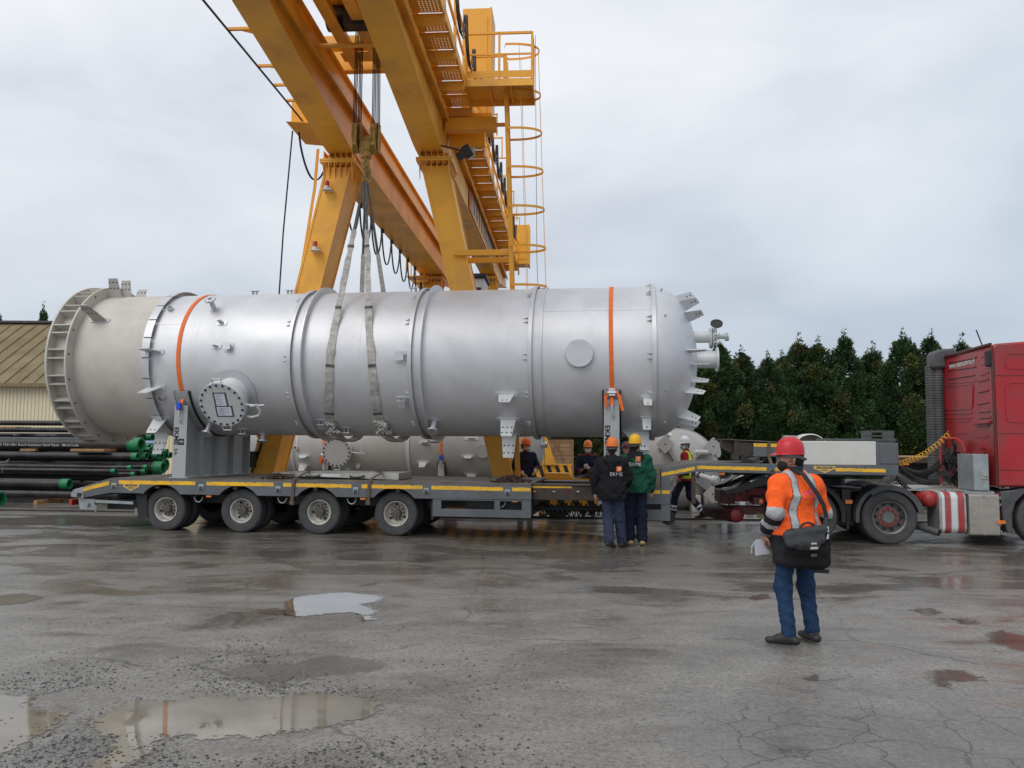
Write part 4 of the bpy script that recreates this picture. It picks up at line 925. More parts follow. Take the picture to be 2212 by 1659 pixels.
# ------------------------------------------------------------------ ratchet straps
def strap(px,py,phi_end,label,kind,sx,fr=T,yc=YC,zc=ZC,R=RR,dz_=0,group='orange ratchet straps',y0=.05):
    x=fr.X(px,py,yc-R) ; t=thing('ratchet_strap',label,'strap',fr,(x,yc,zc+R),group)
    m=MB(); P=strap_path(x,phi_end,PI-phi_end,R+.012,60,yc,zc)
    xs_=[x+(sx-x)*max(0,1-i/16)**1.5 for i in range(len(P))]; P=[Vector((xx,p.y,p.z)) for xx,p in zip(xs_,P)]
    m.ribbon(P,.075,(1,0,0),.008); p0=P[0]
    q=Vector((sx,y0-.05,p0.z-.45)); m.ribbon([p0,Vector((sx,y0-.06,p0.z-.28))],.06,(1,0,0),.008); m.build('webbing','orange',t)
    if kind=='blue':
        m=MB(); m.box(sx-.045,sx+.045,y0-.10,y0-.04,p0.z-.26,p0.z-.12); m.build('label_sleeve','blue',t,bevel=.008)
    else:
        m=MB(); m.ribbon([p0+Vector((-.02,-.03,.0)),p0+Vector((-.12,-.05,-.15)),p0+Vector((-.10,-.05,-.33)),p0+Vector((0,-.05,-.22))],.06,(1,.2,0),.012); m.ribbon([p0+Vector((.02,-.05,.02)),p0+Vector((.13,-.06,-.12)),p0+Vector((.19,-.05,-.38))],.06,(1,.3,0),.01); m.build('loose_tail','orange',t)
        m=MB(); m.box(p0.x-.06,p0.x+.06,p0.y-.09,p0.y-.03,p0.z-.12,p0.z+.02); m.cyl((p0.x-.085,p0.y-.08,p0.z-.06),(p0.x+.085,p0.y-.08,p0.z-.06),.022); m.build('ratchet','chrome',t,bevel=.006)
    m=MB(); z=p0.z-.27; P=[Vector((sx,y0-.06,z)),Vector((sx,y0-.07,z-.12)),Vector((sx+.03,y0-.06,z-.19)),Vector((sx+.02,y0-.02,z-.24)),Vector((sx-.02,y0-.02,z-.20))]; m.tube(P,[.016,.014,.014,.012,.008],8); m.build('hook','chrome',t)
strap(383,790,R_(-30),'orange strap over the skirt end of the silver vessel, with blue sleeve','blue',T.X(387,900,0.0))
strap(1319,760,R_(-25),'orange strap with ratchet and loose tail over the dome end of the silver vessel','rat',T.X(1322,870,0.0))
# ------------------------------------------------------------------ lifting slings
WRAPS=[]
def sling(pts,pxback,label,px_low):
    H=C.M@Vector(HOOK); Hl=T.M.inverted()@H
    t=thing('lifting_sling',label,'sling',T,tuple(Hl),'slings round the silver vessel')
    A=[shell_hit(x,y,RR+.025) for x,y in pts]; P=[onshell(x,a,RR+.025) for x,a in A]
    # extend under the belly
    xl,al=A[-1]; under=[onshell(xl+.02*i,al-.22*i,RR+.03+(.10*math.sin(PI*i/9))) for i in range(1,10)]
    up=P[0]; dark=[Hl.lerp(up,s_) for s_ in (0,.2,.4)]; light=[Hl.lerp(up,s_) for s_ in (.4,.42,.6,.8)]+P
    m=MB(); m.ribbon(dark,[.035,.045,.055],(1,0,0),.02); m.build('bare_sling','slingd',t)
    def jag(PP,w):
        out=[];ws=[]
        for i in range(len(PP)-1):
            for j in range(4): out.append(PP[i].lerp(PP[i+1],j/4)+Vector((random.uniform(-.008,.008),random.uniform(-.012,.0),0)))
        out.append(PP[-1]); k=len(out); ws=[w[0]+(w[1]-w[0])*min(1,i/k*1.6)+random.uniform(-.02,.02) for i in range(k)]; return out,ws
    a,b=jag(light+under,(.085,.205)); m=MB(); m.ribbon(a,b,(1,.1,0),.03); m.build('wrapped_sling','sling',t)
    # tape bands
    m=MB()
    for i in (3,7,11,15): 
        if i*2<len(a): q=a[i*2]; d=(a[i*2+1]-q); m.ribbon([q-d.normalized()*.03,q+d.normalized()*.03],b[i*2]+.012,(1,.1,0),.036)
    m.build('tape_band','slingd',t)
    # back leg
    xb,zb=T.P(pxback,632,YC+1.3); up=onshell(xb,R_(158),RR+.025); 
    m=MB(); m.ribbon([Hl,Hl.lerp(up,.45)],[.035,.055],(1,0,0),.02); 
    m.ribbon([Hl.lerp(up,.45),up]+[onshell(xb+(xl+.2-xb)*i/10,R_(158)+(2*PI-abs(al-2.0)-R_(158))*i/10,RR+.03) for i in range(1,9)],[.08]+[.13]*9,(1,0,0),.025,m=1); m.build('rear_leg',['slingd','sling'],t)
    # torn plastic at the bottom
    c=onshell(A[-1][0],A[-1][1],RR+.05)-Hl; WRAPS.append((t,c))
sling([(725,700),(714,760),(711,820),(710,870),(713,915)],778,'left lifting sling wrapped in dirty white plastic round the vessel',0)
sling([(797,700),(802,760),(806,820),(812,870),(822,915)],845,'right lifting sling wrapped in dirty white plastic round the vessel',0)
# ================================================================== LOW-BED TRAILER
def make_wheel(parent,x,y,z,r,w,rimr,mats=('tyre','rim','rimhub'),out=-1,name='wheel',nuts=10,rot=0,dual=False,convex=False,hub='rimhub'):
    A=(0,out,0); m=MB(); f=w/2  # f: outer face offset
    rr=rimr
    if convex: prof=[(0,f*.55),(.10,f*.55),(.12,f*.42),(rr*.62,f*.38),(rr*.64,f*.30),(rr*.80,f*.10),(rr*.90,f*.10),(rr*.90,f*.78),(rr*1.0,f*.90),(rr*1.0,f*.3),(rr*.9,-f)]
    else: prof=[(0,-f*.1),(rr*.55,-f*.1),(rr*.62,-f*.2),(rr*.78,-f*.05),(rr*.80,f*.25),(rr*.88,f*.62),(rr*.92,f*.80),(rr*1.0,f*.86),(rr*1.01,f*.74),(rr*1.0,f*.5),(rr*.9,-f)]
    m.lathe(prof,(x,y,z),A,48); o=m.build(name,mats[1],parent)
    t=MB(); R=r
    pr=[(rr*.98,f*.70),(rr*1.04,f*.93),(rr*1.12,f*.99),(R*.80,f*1.02),(R*.93,f*.96),(R*.985,f*.82),(R,f*.60),(R,f*.50),(R-.012,f*.49),(R-.012,f*.44),(R,f*.43),(R,f*.08),(R-.012,f*.07),(R-.012,-f*.0),(R,-f*.02),(R,-f*.45),(R-.012,-f*.46),(R-.012,-f*.52),(R,-f*.53),(R*.98,-f*.85),(R*.9,-f),(rr,-f*.95)]
    t.lathe(pr,(x,y,z),A,72)
    t.lathe([(rr*1.09,f*1.0),(rr*1.11,f*1.025),(rr*1.14,f*1.0)],(x,y,z),A,48)
    t.build('tyre',mats[0],o,smooth=30)
    h=MB()
    if convex:
        h.lathe([(rr*.60,f*.395),(rr*.57,f*.46),(rr*.30,f*.48),(rr*.27,f*.30),(rr*.24,f*.25),(0,f*.28)],(x,y,z),A,32)
        h.build('hub_ring',mats[2],o)
        n_=MB()
        for i in range(nuts):
            a=rot+2*PI*i/nuts; c=Vector((x+math.cos(a)*rr*.46,y,z+math.sin(a)*rr*.46)); n_.cyl(c+Vector((0,out*f*.46,0)),c+Vector((0,out*(f*.46+.04),0)),.022,n=6)
        n_.build('wheel_nut','rimhub',o)
        hh=MB()
        for i in range(10):
            a=rot+.3+2*PI*i/10; c=Vector((x+math.cos(a)*rr*.745,y,z+math.sin(a)*rr*.745)); hh.cyl(c+Vector((0,out*f*.15,0)),c+Vector((0,out*(f*.27),0)),.03,n=12)
        hh.build('hand_hole','blackp',o)
    else:
        h.lathe([(rr*.36,-f*.1),(rr*.34,f*.55),(rr*.30,f*.66),(rr*.24,f*.68),(0,f*.68)],(x,y,z),A,28)
        h.build('hub',hub,o)
        n_=MB()
        for i in range(nuts):
            a=rot+2*PI*i/nuts; c=Vector((x+math.cos(a)*rr*.50,y,z+math.sin(a)*rr*.50)); n_.cyl(c+Vector((0,-out*f*.1,0)),c+Vector((0,out*(f*.14),0)),.022,n=6)
        n_.build('wheel_nut',hub,o)
        hh=MB()
        for i in range(3):
            a=rot+.9+2*PI*i/3; c=Vector((x+math.cos(a)*rr*.70,y,z+math.sin(a)*rr*.70)); hh.cyl(c+Vector((0,-out*f*.1,0)),c+Vector((0,out*(f*-.02),0)),.026,n=12)
        hh.build('hand_hole','blackp',o)
    return o
TX=lambda x,y=1045,yl=0.: T.X(x,y,yl)
TZ=lambda x,y,yl=0.: T.Z(x,y,yl)
def badge(parent,cx,cy,yl,w,h,fr=T):
    x,z=fr.P(cx,cy,yl); m=MB(); m.prism([(-w/2,h*.45),(-w/2*.98,h*.5),(w/2*.98,h*.5),(w/2,h*.45),(w/2,h*.12),(0,-h*.5),(-w/2,h*.12)],(x,yl-.008,z),(1,0,0),(0,0,1),(0,.008,0)); o=m.build('maker_badge','tanbadge',parent)
    m=MB(); text(m,'BROSHUIS',h*.40,(x,yl-.010,z+h*.26),(1,0,0),(0,0,1),.025,sx=.98*w/(h*2.45)); text(m,'HOLLAND',h*.17,(x,yl-.010,z-h*.06),(1,0,0),(0,0,1),.03); m.build('lettering','rimhub',o)
M['tanbadge']=pm('badge_enamel',(.62,.42,.13),.5,0,.1,6,dirt=(.3,.24,.13),da=.5,ds=9)
WR=.415; WY=.15
WC=[TX(px,1100,WY) for px in (357,521,689,855)]
def trailer():
    t=thing('lowbed_trailer','long grey low-bed trailer with yellow stripes and four axles carrying the silver vessel','trailer',T,(0,1.37,0))
    P=lambda x,y,yl=0: T.P(x,y,yl)
    def seg(*pts): return [P(*q) for q in pts]
    zb0=TZ(307,1065.5); arc=[]
    up=seg((177,1052),(238,1034.5),(420,1036.8),(700,1041.5),(1148,1049.5))
    lo=seg((1148,1079.3),(905,1077))
    zarch=TZ(600,1071.5)
    for c in WC[::-1]:
        R=.485; h=zarch-WR; a0=math.asin(h/R)
        for i in range(15):
            a=a0+(PI-2*a0)*i/14; arc.append((c+R*math.cos(a),WR+R*math.sin(a)))
    poly=up+lo+arc+seg((300,1065.5),(238,1064.5),(178,1075))
    m=MB(); m.pxz(poly,0,.03); MB().pxz(poly,2.72,2.75).build('side_beam','grey',t,smooth=30)
    fr=m.build('side_beam','grey',t,smooth=30,bevel=.003)
    for c in WC:      # arch liners
        m=MB()
        R=.483; vs=[];K=14;h=zarch-WR; a0=math.asin(h/R)
        for i in range(K+1):
            a=a0+(PI-2*a0)*i/K
            for rr_,y in ((R,.031),(R,.75),(R+.012,.75),(R+.012,.031)): vs.append((c+rr_*math.cos(a),y,WR+rr_*math.sin(a)))
        m.add(vs,[(j*4+q,j*4+(q+1)%4,(j+1)*4+(q+1)%4,(j+1)*4+q) for j in range(K) for q in range(4)])
        m.build('arch_liner','black',t)
    # wood deck in planks
    xa,xb=TX(238),TX(1148); zd=DZ-.002; m=MB(); n=16
    for i in range(n):
        y0=.035+i*2.68/n; m.box(xa+random.uniform(0,.05),xb,y0,y0+2.68/n-.012,zd-.045,zd-random.uniform(0,.006))
    x0=TX(178); z0=TZ(178,1052)
    for i in range(n):
        y0=.035+i*2.68/n; y1=y0+2.68/n-.012; za=zd-.005
        m.add([(x0,y0,z0-.03),(xa,y0,za-.04),(xa,y1,za-.04),(x0,y1,z0-.03),(x0,y0,z0+.01),(xa,y0,za),(xa,y1,za),(x0,y1,z0+.01)],[(0,3,2,1),(4,5,6,7),(0,1,5,4),(1,2,6,5),(2,3,7,6),(3,0,4,7)])
    m.build('deck','wood',t,bevel=.004)
    # stripes with chipped edges
    def chip(a,b,ya,yb,w=9.0,yl=0,s=0):
        pts=[];n=max(4,int((b-a)/3))
        for i in range(n+1):
            q=i/n; x=a+(b-a)*q; y=ya+(yb-ya)*q; pts.append((x,y+(max(0,pn(x,s,.21,3))*3.5 if pn(x,s,.05,8)>.0 else 0)))
        for i in range(n+1):
            q=1-i/n; x=a+(b-a)*q; y=ya+(yb-ya)*q+w; pts.append((x,y-(max(0,pn(x,s+9,.3,5))*2.2 if pn(x,s,.07,2)>.12 else 0)))
        mm=MB(); mm.pxz([P(x,y,yl) for x,y in pts],yl-.004,yl-.001); mm.build('reflective_stripe','stripe',t,smooth=0)
    for a,b,ya,yb in ((180,236,1053.5,1039),(257,422,1037.3,1039.8),(446,591,1040.3,1042.5),(612,630,1043,1043.4),(639,759,1043.5,1046),(781,795,1046.4,1046.6),(802,913,1046.6,1048.6),(932,1087,1049,1052.5),(1106,1146,1052.6,1053.2)): chip(a,b,ya,yb,8.3,0,a)
    # lashing sockets
    for px,py in ((247,1049.5),(434.8,1052.5),(601,1057),(768.7,1059),(921.5,1060.5),(1097,1064)):
        x,z=P(px,py); m=MB(); m.box(x-.052,x+.052,-.018,-.003,z-.052,z+.056); o=m.build('lashing_socket','alu' if px<300 else 'galv',t,bevel=.006)
        m=MB(); m.box(x-.036,x+.036,-.021,-.0185,z-.045,z+.012); m.build('socket_hole','blackp',o); m=MB(); m.box(x-.02,x+.03,-.024,-.0215,z-.018,z-.012); m.build('pin','galv',o)
    badge(t,283.7,1053,0,.335,.145)
    for px,py in ((429,1073),(610,1075),(760,1077),(1081.6,1084)):
        x,z=P(px,py,.1); m=MB(); m.tube([(x+.085*math.cos(a),.1,z-.1*math.sin(a)) for a in np.linspace(0,PI,13)],.012,8); m.build('lashing_ring','galv',t)
    for px,py in ((451,1072),(784,1077.5),(1112,1082.5)):
        x,z=P(px,py,.02); m=MB(); m.box(x-.05,x+.05,.012,.045,z-.018,z+.018); m.build('marker_lamp','amber',t)
    # side guard frame
    xs0,xs1=TX(934,1100),TX(1147,1100); zt,zb=TZ(1040,1078.5),TZ(1040,1117.5)
    m=MB(); y0,y1=.01,.06
    m.box(xs0,xs1,y0,y1,zb,zb+.14); m.box(xs0,xs1,y0,y1,zt-.03,zt); 
    for a,b in ((xs0,xs0+.16),(TX(1068),TX(1080)),(xs1-.17,xs1)): m.box(a,b,y0+.002,y1-.002,zb+.14,zt-.03)
    m.build('side_guard','grey',t,bevel=.004)
    # chassis, axles
    m=MB(); m.box(TX(200),TX(1148),.80,1.95,.50,.86); m.box(TX(200),TX(1148),.45,2.3,.86,.965); m.box(TX(1000),TX(1148),.30,2.3,.42,.80)
    for i in range(9): m.box(TX(250)+i*.8,TX(250)+i*.8+.08,.04,2.7,.82,.96)
    m.build('chassis','dark',t)
    m=MB()
    for c in WC: m.cyl((c,.3,WR),(c,2.45,WR),.075); m.box(c-.12,c+.12,.62,.95,WR+.08,.8); m.cyl((c+.3,.7,WR+.02),(c+.3,.7,.86),.11)
    m.build('axle_beam','dark',t)
    for i,c in enumerate(WC):
        make_wheel(t,c,WY+.12,WR,WR,.26,.235,rot=[.4,1.1,.2,.75][i]); make_wheel(t,c,2.75-WY-.12,WR,WR,.26,.235,out=1,rot=i)
    # inner twins
    for c in WC:
        for y in (.66,2.09): m=MB(); m.lathe([(.2,-.12),(.36,-.13),(.415,-.08),(.415,.08),(.36,.13),(.2,.12)],(c,y,WR),(0,1,0),48); m.build('inner_tyre','tyre',t)
    # rear end: lamp block, brackets, mudflap
    m=MB(); m.pxz(seg((154,1066),(160,1057),(180,1052),(180,1076),(154,1073)),-.01,.30); m.pxz(seg((154,1066),(160,1057),(180,1052),(180,1076),(154,1073)),2.4,2.76); m.box(TX(158),TX(172),.3,2.4,TZ(160,1075),TZ(160,1060)); ro=m.build('rear_beam','galv',t,bevel=.004)
    m=MB(); a,z=P(171.5,1068,-.011); m.box(a-.05,a+.05,-.014,-.011,z-.05,z+.03); m.build('socket_hole','blackp',ro)
    m=MB(); m.box(TX(147),TX(153),.05,.28,TZ(150,1092),TZ(150,1079)); m.build('tail_lamp','redlens',t)
    m=MB(); m.pxz(seg((164,1076),(200,1079),(201,1103),(168,1100)),.06,.1); m.cyl(P(190,1090,.05)[0:1]+(.0,)+P(190,1090,.05)[1:],P(190,1090,.05)[0:1]+(.15,)+P(190,1090,.05)[1:],.04); m.tube([(P(196,1085)[0],.05,P(196,1085)[1]),(P(205,1098)[0],.05,P(205,1098)[1]),(P(203,1106)[0],.05,P(203,1106)[1])],.02,6)
    m.build('ramp_bracket','galv',t,bevel=.003)
    m=MB(); m.pxz(seg((202,1080),(284,1084),(284,1090),(202,1086)),.05,.09); m.pxz(seg((270,1100),(286,1100),(287,1114),(272,1113)),.3,.36); m.build('underrun_bar','galv',t)
    m=MB(); m.pxz(seg((286,1068),(309,1068),(311,1119),(290,1122)),.12,.14); m.box(TX(210),TX(286),.35,2.4,TZ(250,1100,.35),TZ(250,1078,.35)); m.build('mudflap','black',t); m=MB(); m.pxz(seg((926,1083),(934,1083),(934,1122),(928,1124)),.12,.14); m.build('mudflap','black',t)
    # ---- telescopic mid section
    xm0,xm1=TX(1149),TX(1400); yr=.14
    zt=T.Z(1200,1046,yr); zb=T.Z(1200,1080,yr)
    m=MB(); m.box(xm0,xm1,yr,yr+.5,zb,zt-.03); MB().box(xm0,xm1,2.75-yr-.5,2.75-yr,zb,zt-.03).build('telescopic_beam','brownsteel',t); m.box(xm0,xm1,yr-.02,yr+.3,zt-.03,zt); m.box(xm0,xm1,.60,1.0,.30,.75) if 0 else None
    o=m.build('telescopic_beam','brownsteel',t,bevel=.004)
    m=MB(); m.pxz([T.P(a,b,yr) for a,b in ((1150,1048.5),(1236,1049.5),(1234,1054.5),(1150,1054))],yr-.004,yr-.001); m.build('reflective_stripe','stripe',o)
    for px in (1154,1196,1248):
        x,z=T.P(px,1063.5,yr); m=MB(); m.box(x-.03,x+.03,yr-.004,yr-.001,z-.04,z+.04); q=m.build('lashing_slot','blackp',o); m=MB(); m.box(x-.02,x+.03,yr-.01,yr-.005,z+.0,z+.03); m.build('pin','amber' if px<1160 else 'galv',q)
    x,z=T.P(1229,1061,yr); m=MB(); m.lathe([(0,-.001),(.045,-.001),(.045,.003),(0,.003)],(x,yr-.002,z),(0,-1,0),20); m.build('decal','darkred',o)
    # coiled hoses along the spine
    m=MB(); z=T.Z(1200,1098,.5); m.cyl((xm0,.55,z),(TX(1392),.55,z),.055,n=14)
    pts=[]; x=TX(1157)
    for i in range(420):
        a=i*.42; pitch=.0045 if i<90 else .011; x+=pitch*.55; r=.115+(.03 if i<90 else .02)*math.sin(i*.05); pts.append((x,.55+r*math.cos(a),z-.02+r*math.sin(a)))
    m.tube(pts,.013,6); m.build('coiled_hose','black',t)
    # ---- front module and gooseneck
    zf=0
    m=MB(); m.pxz(seg((1428,1013),(1503,1000.5),(1503,1000),(1941,1007),(1941,1027),(1669,1022.7),(1503,1019.3),(1448,1028.5),(1448,1089),(1386,1089),(1386,1056),(1428,1056)),0,.035); m.pxz(seg((1428,1013),(1503,1000.5),(1503,1000),(1941,1007),(1941,1027),(1669,1022.7),(1503,1019.3),(1448,1028.5),(1448,1089),(1386,1089),(1386,1056),(1428,1056)),2.715,2.75)
    gb=m.build('gooseneck_beam','grey',t,bevel=.004)
    m=MB(); zt,zb=TZ(1420,1089.3),TZ(1420,1125); a,b=TX(1386),TX(1448,1100); m.box(a,b,.005,.05,zb,zb+.19); m.box(b-.16,b,.005,.05,zb+.19,zt); m.build('side_guard','grey',t,bevel=.004)
    m=MB(); x,z=P(1443,1121,.3); m.lathe([(0,-.05),(.13,-.05),(.13,.05),(0,.05)],(x,.35,z+.02),(0,1,0),24); m.cyl((x,.3,z),(x,.3,z+.5),.05); m.build('support_leg','black',t)
    m=MB(); m.box(TX(1392),TX(1445),.3,2.4,.35,.80); m.box(TX(1392),TX(1427),.04,2.7,.80,TZ(1410,1012)-.05); m.build('front_chassis','brownsteel',t)
    m=MB(); m.box(TX(1394,1030,.05),TX(1427)-.003,.015,2.7,TZ(1410,1056),TZ(1428,1013)-.02); m.build('end_timber','wood',t,bevel=.005)
    # gooseneck deck
    zg0=TZ(1428,1013)+.005; zg1=TZ(1503,1000.5)+.005; m=MB()
    for i in range(16):
        y0=.03+i*2.69/16; y1=y0+2.69/16-.01
        for xa_,xb_,za,zb_ in ((TX(1396),TX(1503,1000),zg0-.03,zg1),(TX(1503,1000)+.004,TX(1941,1007),zg1,TZ(1941,1007)+.005)):
            m.add([(xa_,y0,za-.04),(xb_,y0,zb_-.04),(xb_,y1,zb_-.04),(xa_,y1,za-.04),(xa_,y0,za),(xb_,y0,zb_),(xb_,y1,zb_),(xa_,y1,za)],[(0,3,2,1),(4,5,6,7),(0,1,5,4),(1,2,6,5),(2,3,7,6),(3,0,4,7)])
    m.build('gooseneck_deck','wood',t,bevel=.003)
    m=MB(); m.box(TX(1503),TX(1941),.05,2.70,TZ(1941,1027)+.02,TZ(1941,1009)); m.box(TX(1600),TX(1941),.9,1.85,TZ(1941,1027)-.06,TZ(1941,1027)+.02); m.build('gooseneck_frame','dark',t)
    m=MB(); m.box(TX(1494),TX(1503),.05,.09,TZ(1500,1088),TZ(1500,1019)); m.box(TX(1448),TX(1494),.50,.55,TZ(1500,1030),TZ(1500,1019)); m.build('hinge_column','brownsteel',t)
    for a,b,ya,yb in ((1429,1501,1021.3,1007.5),(1505.5,1656,1005.5,1009.2),(1663,1722,1009.6,1010.4),(1805,1913,1010.4,1013.0),(1386,1426,1059,1059),(1429.5,1447,1059,1059)): chip(a,b,ya,yb,7.6,0,a)
    badge(t,1781,1014.5,0,.36,.125)
    x,z=P(1559,1023,.03); m=MB(); m.box(x-.055,x+.055,.02,.06,z-.02,z+.02); m.build('marker_lamp','amber',t)
    # white box + dark end cabinet + steps
    xw0,xw1=TX(1722,980,.05),TX(1893,980,.05); z0=TZ(1800,1004.5,.05); z1=TZ(1800,953,.05)
    m=MB(); m.box(xw0,xw1,.05,1.6,z0,z1); m.build('tool_box','white',t,bevel=.012)
    xd=TX(1941,980,.05); m=MB(); m.box(xw1+.003,xd,.045,2.6,z0-.02,z1-.02); co=m.build('end_cabinet','grey',t,bevel=.008)
    m=MB(); m.box(TX(1904),TX(1941)+.02,.03,.042,z0+.03,z1-.05); m.build('cabinet_door','grey',co,bevel=.008)
    m=MB(); a,b=TX(1878,940,.6),TX(1932,940,.6); zt_=T.Z(1900,930,.6)
    for y in (.6,1.1): m.box(a,b,y,y+.03,z1-.02,z1+.02); m.box(a,b,y,y+.03,zt_-.03,zt_); 
    m.box(a,a+.04,.6,1.13,z1,zt_); m.box(b-.2,b,.6,.64,z1,zt_); m.box(a,b,.6,1.13,(z1+zt_)/2-.01,(z1+zt_)/2+.01); m.box(TX(1780),b,.5,.53,z1+.01,z1+.05); m.build('step_frame','plasticg',t,bevel=.003)
    m=MB(); xx=TX(1748,950,.9); m.lathe([(.30,-.25),(.32,-.2),(.32,.2),(.30,.25),(0,.25)],(xx,1.0,z1-.18),(0,1,0),36); m.build('tank','white',t)
    m=MB(); a,b=TX(1695,970,1.0),TX(1724,970,1.0); m.box(a,b,1.0,1.25,z0-.3,T.Z(1710,941,1.0)); m.build('galvanised_post','galv',t,bevel=.01)
    return t
trailer()
# aluminium loading ramp lying on the deck
def ramp():
    yl=.55; z0=DZ; xa,xb=T.X(642,1034,yl),T.X(861,1036,yl); t=thing('loading_ramp','dirty aluminium loading ramp with black handles lying on the trailer deck','ramp',T,((xa+xb)/2,1.1,z0))
    zt=z0+.13; m=MB(); m.pxz([(xa-.05,z0+.05),(xb,z0),(xb,z0+.11),(xa-.05,z0+.11)],yl,yl+.03); m.pxz([(xa-.4,z0+.03),(xb,z0),(xb,z0+.11),(xa-.4,z0+.08)],1.5,1.53); m.box(xb-.03,xb+.0,yl+.03,1.5,z0+.005,z0+.11); m.build('side_rail','alu',t,bevel=.003)
    m=MB(); m.add([(xa-.6,yl+.2,z0+.085),(xb,yl,z0+.112),(xb,1.55,z0+.112),(xa-.75,1.5,z0+.09),(xa-.6,yl+.2,z0+.10),(xb,yl,z0+.13),(xb,1.55,z0+.13),(xa-.75,1.5,z0+.105)],[(0,3,2,1),(4,5,6,7),(0,1,5,4),(1,2,6,5),(2,3,7,6),(3,0,4,7)]); 
    for i in range(30):
        x=xa+.05+i*(xb-xa-.1)/30
        for j in range(9): m.box(x,x+.03,yl+.06+j*.1,yl+.11+j*.1,z0+.118,z0+.137)
    m.build('tread_plate','alu',t,smooth=0)
    for c in (676,772):
        x=T.X(c,1032,yl); m=MB(); m.ribbon([(x-.14,yl-.02,z0+.07),(x-.12,yl-.05,z0+.04),(x,yl-.06,z0+.035),(x+.12,yl-.05,z0+.05),(x+.14,yl-.02,z0+.075)],.035,(0,0,1),.012); m.build('handle','black',t)
    x=T.X(715,1032,yl); m=MB(); m.box(x-.18,x+.18,yl-.004,yl-.001,z0+.045,z0+.095); m.build('label_plate','whitep',t)
    for px,lbl,xt in ((634,'brown webbing strap over the left end of the ramp',668),(798,'brown webbing strap over the right end of the ramp',812)):
        x=TX(px,1060); x2=T.X(xt,1020,1.0); s=MB(); s.ribbon([(x-.02,-.02,TZ(px,1092)+.05),(x,-.025,DZ-.08),(x+.01,-.02,DZ+.02),(x+.07,.5,z0+.14),(x2,1.0,z0+.145),(x2+.2,1.6,z0+.14),(x2+.25,2.7,DZ+.02),(x2+.25,2.78,.8)],[.06]*8,(1,0,0),.008); 
        s.box(x-.05,x+.03,-.06,-.01,TZ(px,1090),TZ(px,1082)); single(s,'webbing_strap','strapbrown',lbl,'strap',T,group='brown straps over the ramp')
ramp()
def chains(px,y0,n,sx,sy,lbl):
    m=MB(); x0=T.X(px,1036,y0)
    for i in range(n):
        a=random.gauss(0,sx*.45); b=random.gauss(0,sy*.45); h=max(0,1-(a/sx)**2-(b/sy)**2)*.09*random.random(); c=Vector((x0+a,y0+b,DZ+.012+h))
        u=Vector((random.uniform(-1,1),random.uniform(-1,1),random.uniform(-.4,.4))).normalized(); w=u.cross(Vector((random.uniform(-1,1),random.uniform(-1,1),1))).normalized()
        m.tube([c+u*.035*math.cos(q)+w*.022*math.sin(q) for q in [k*PI/3 for k in range(7)]],.0085,5,cap=False)
    single(m,'chain_pile','rust',lbl,'chain',T,(x0,y0,DZ),group='chain heaps on the deck',smooth=60)
M['rust']=pm('rusty_chain',(.085,.05,.038),.7,.3,.35,14,.2,90)
chains(600,.35,190,.22,.12,'heap of rusty chain on the deck left of the ramp'); chains(1098,.25,230,.26,.10,'heap of rusty chain on the deck edge near the mid section'); chains(1105,.85,190,.26,.12,'heap of rusty chain lying farther back on the deck by the crane leg')
# steel sections stacked on the gooseneck
def sections():
    zg=TZ(1650,1003)+.01; y0=.30
    def P(x,y): return T.P(x,y,y0)
    t=thing('steel_section','dark grey steel side sections with yellow stripes strapped on the gooseneck','steel section',T,(P(1640,990)[0],1,zg))
    m=MB(); a,b=P(1627,970)[0],P(1693,970)[0]; m.box(a,b,y0,y0+1.6,P(1650,986.5)[1],P(1650,957)[1]); m.build('box_section','grey',t,bevel=.005)
    m=MB(); m.pxz([P(1596,954),(P(1627,957)[0]-.003,P(1627,957)[1]),(P(1627,978)[0]-.003,P(1627,978)[1]),P(1597,985)],y0+.02,y0+.5); m.pxz([P(1586,952),P(1596,952),P(1597,995),P(1585,993)],y0+.01,y0+.4); m.pxz([P(1561,951),P(1586,952),P(1586,981),P(1562,968)],y0+.15,y0+.5); m.build('tapered_bracket','brownsteel',t,bevel=.004)
    m=MB(); m.pxz([P(1561,949.5),P(1693,956.5),P(1693,954.5),P(1561,948)],y0-.02,y0+1.5); m.build('top_plate','wood',t)
    m=MB(); m.pxz([P(1628,957.5),P(1657,958),P(1657,965.5),P(1628,965)],y0-.004,y0-.001); m.pxz([P(1664,958),P(1692,958.3),P(1692,966),P(1664,965.6)],y0-.004,y0-.001); m.build('reflective_stripe','stripe',t)
    m=MB(); m.box(P(1626,990)[0],P(1641,990)[0],y0+.01,y0+1.5,zg,P(1640,986.8)[1]); m.box(P(1677,990)[0],P(1692,990)[0],y0+.01,y0+1.5,zg,P(1640,986.8)[1]); m.pxz([P(1613,991),P(1626,987),P(1640,988),P(1630,996)],y0-.02,y0+.01); m.build('packing_block','plasticg',t)
    m=MB(); x=P(1660.5,960)[0]; m.ribbon([(x,-.01,TZ(1660,1024)),(x,-.012,TZ(1660,1006)),(x,y0-.03,P(1660,988)[1]),(x,y0-.03,P(1660,956)[1]),(x,y0+.1,P(1660,954)[1]),(x,y0+1.6,P(1660,954)[1])],.055,(1,0,0),.006); single(m,'webbing_strap','strapbrown','brown webbing strap holding the steel sections on the gooseneck','strap',T)
    m=MB(); m.box(x-.035,x+.035,-.05,-.02,TZ(1660,1016),TZ(1660,1005)); single(m,'strap_tensioner',pm('dull_blue',(.06,.13,.24),.6,0,.2,9),'dull blue strap tensioner hanging on the gooseneck side','tensioner',T,bevel=.005)
sections()

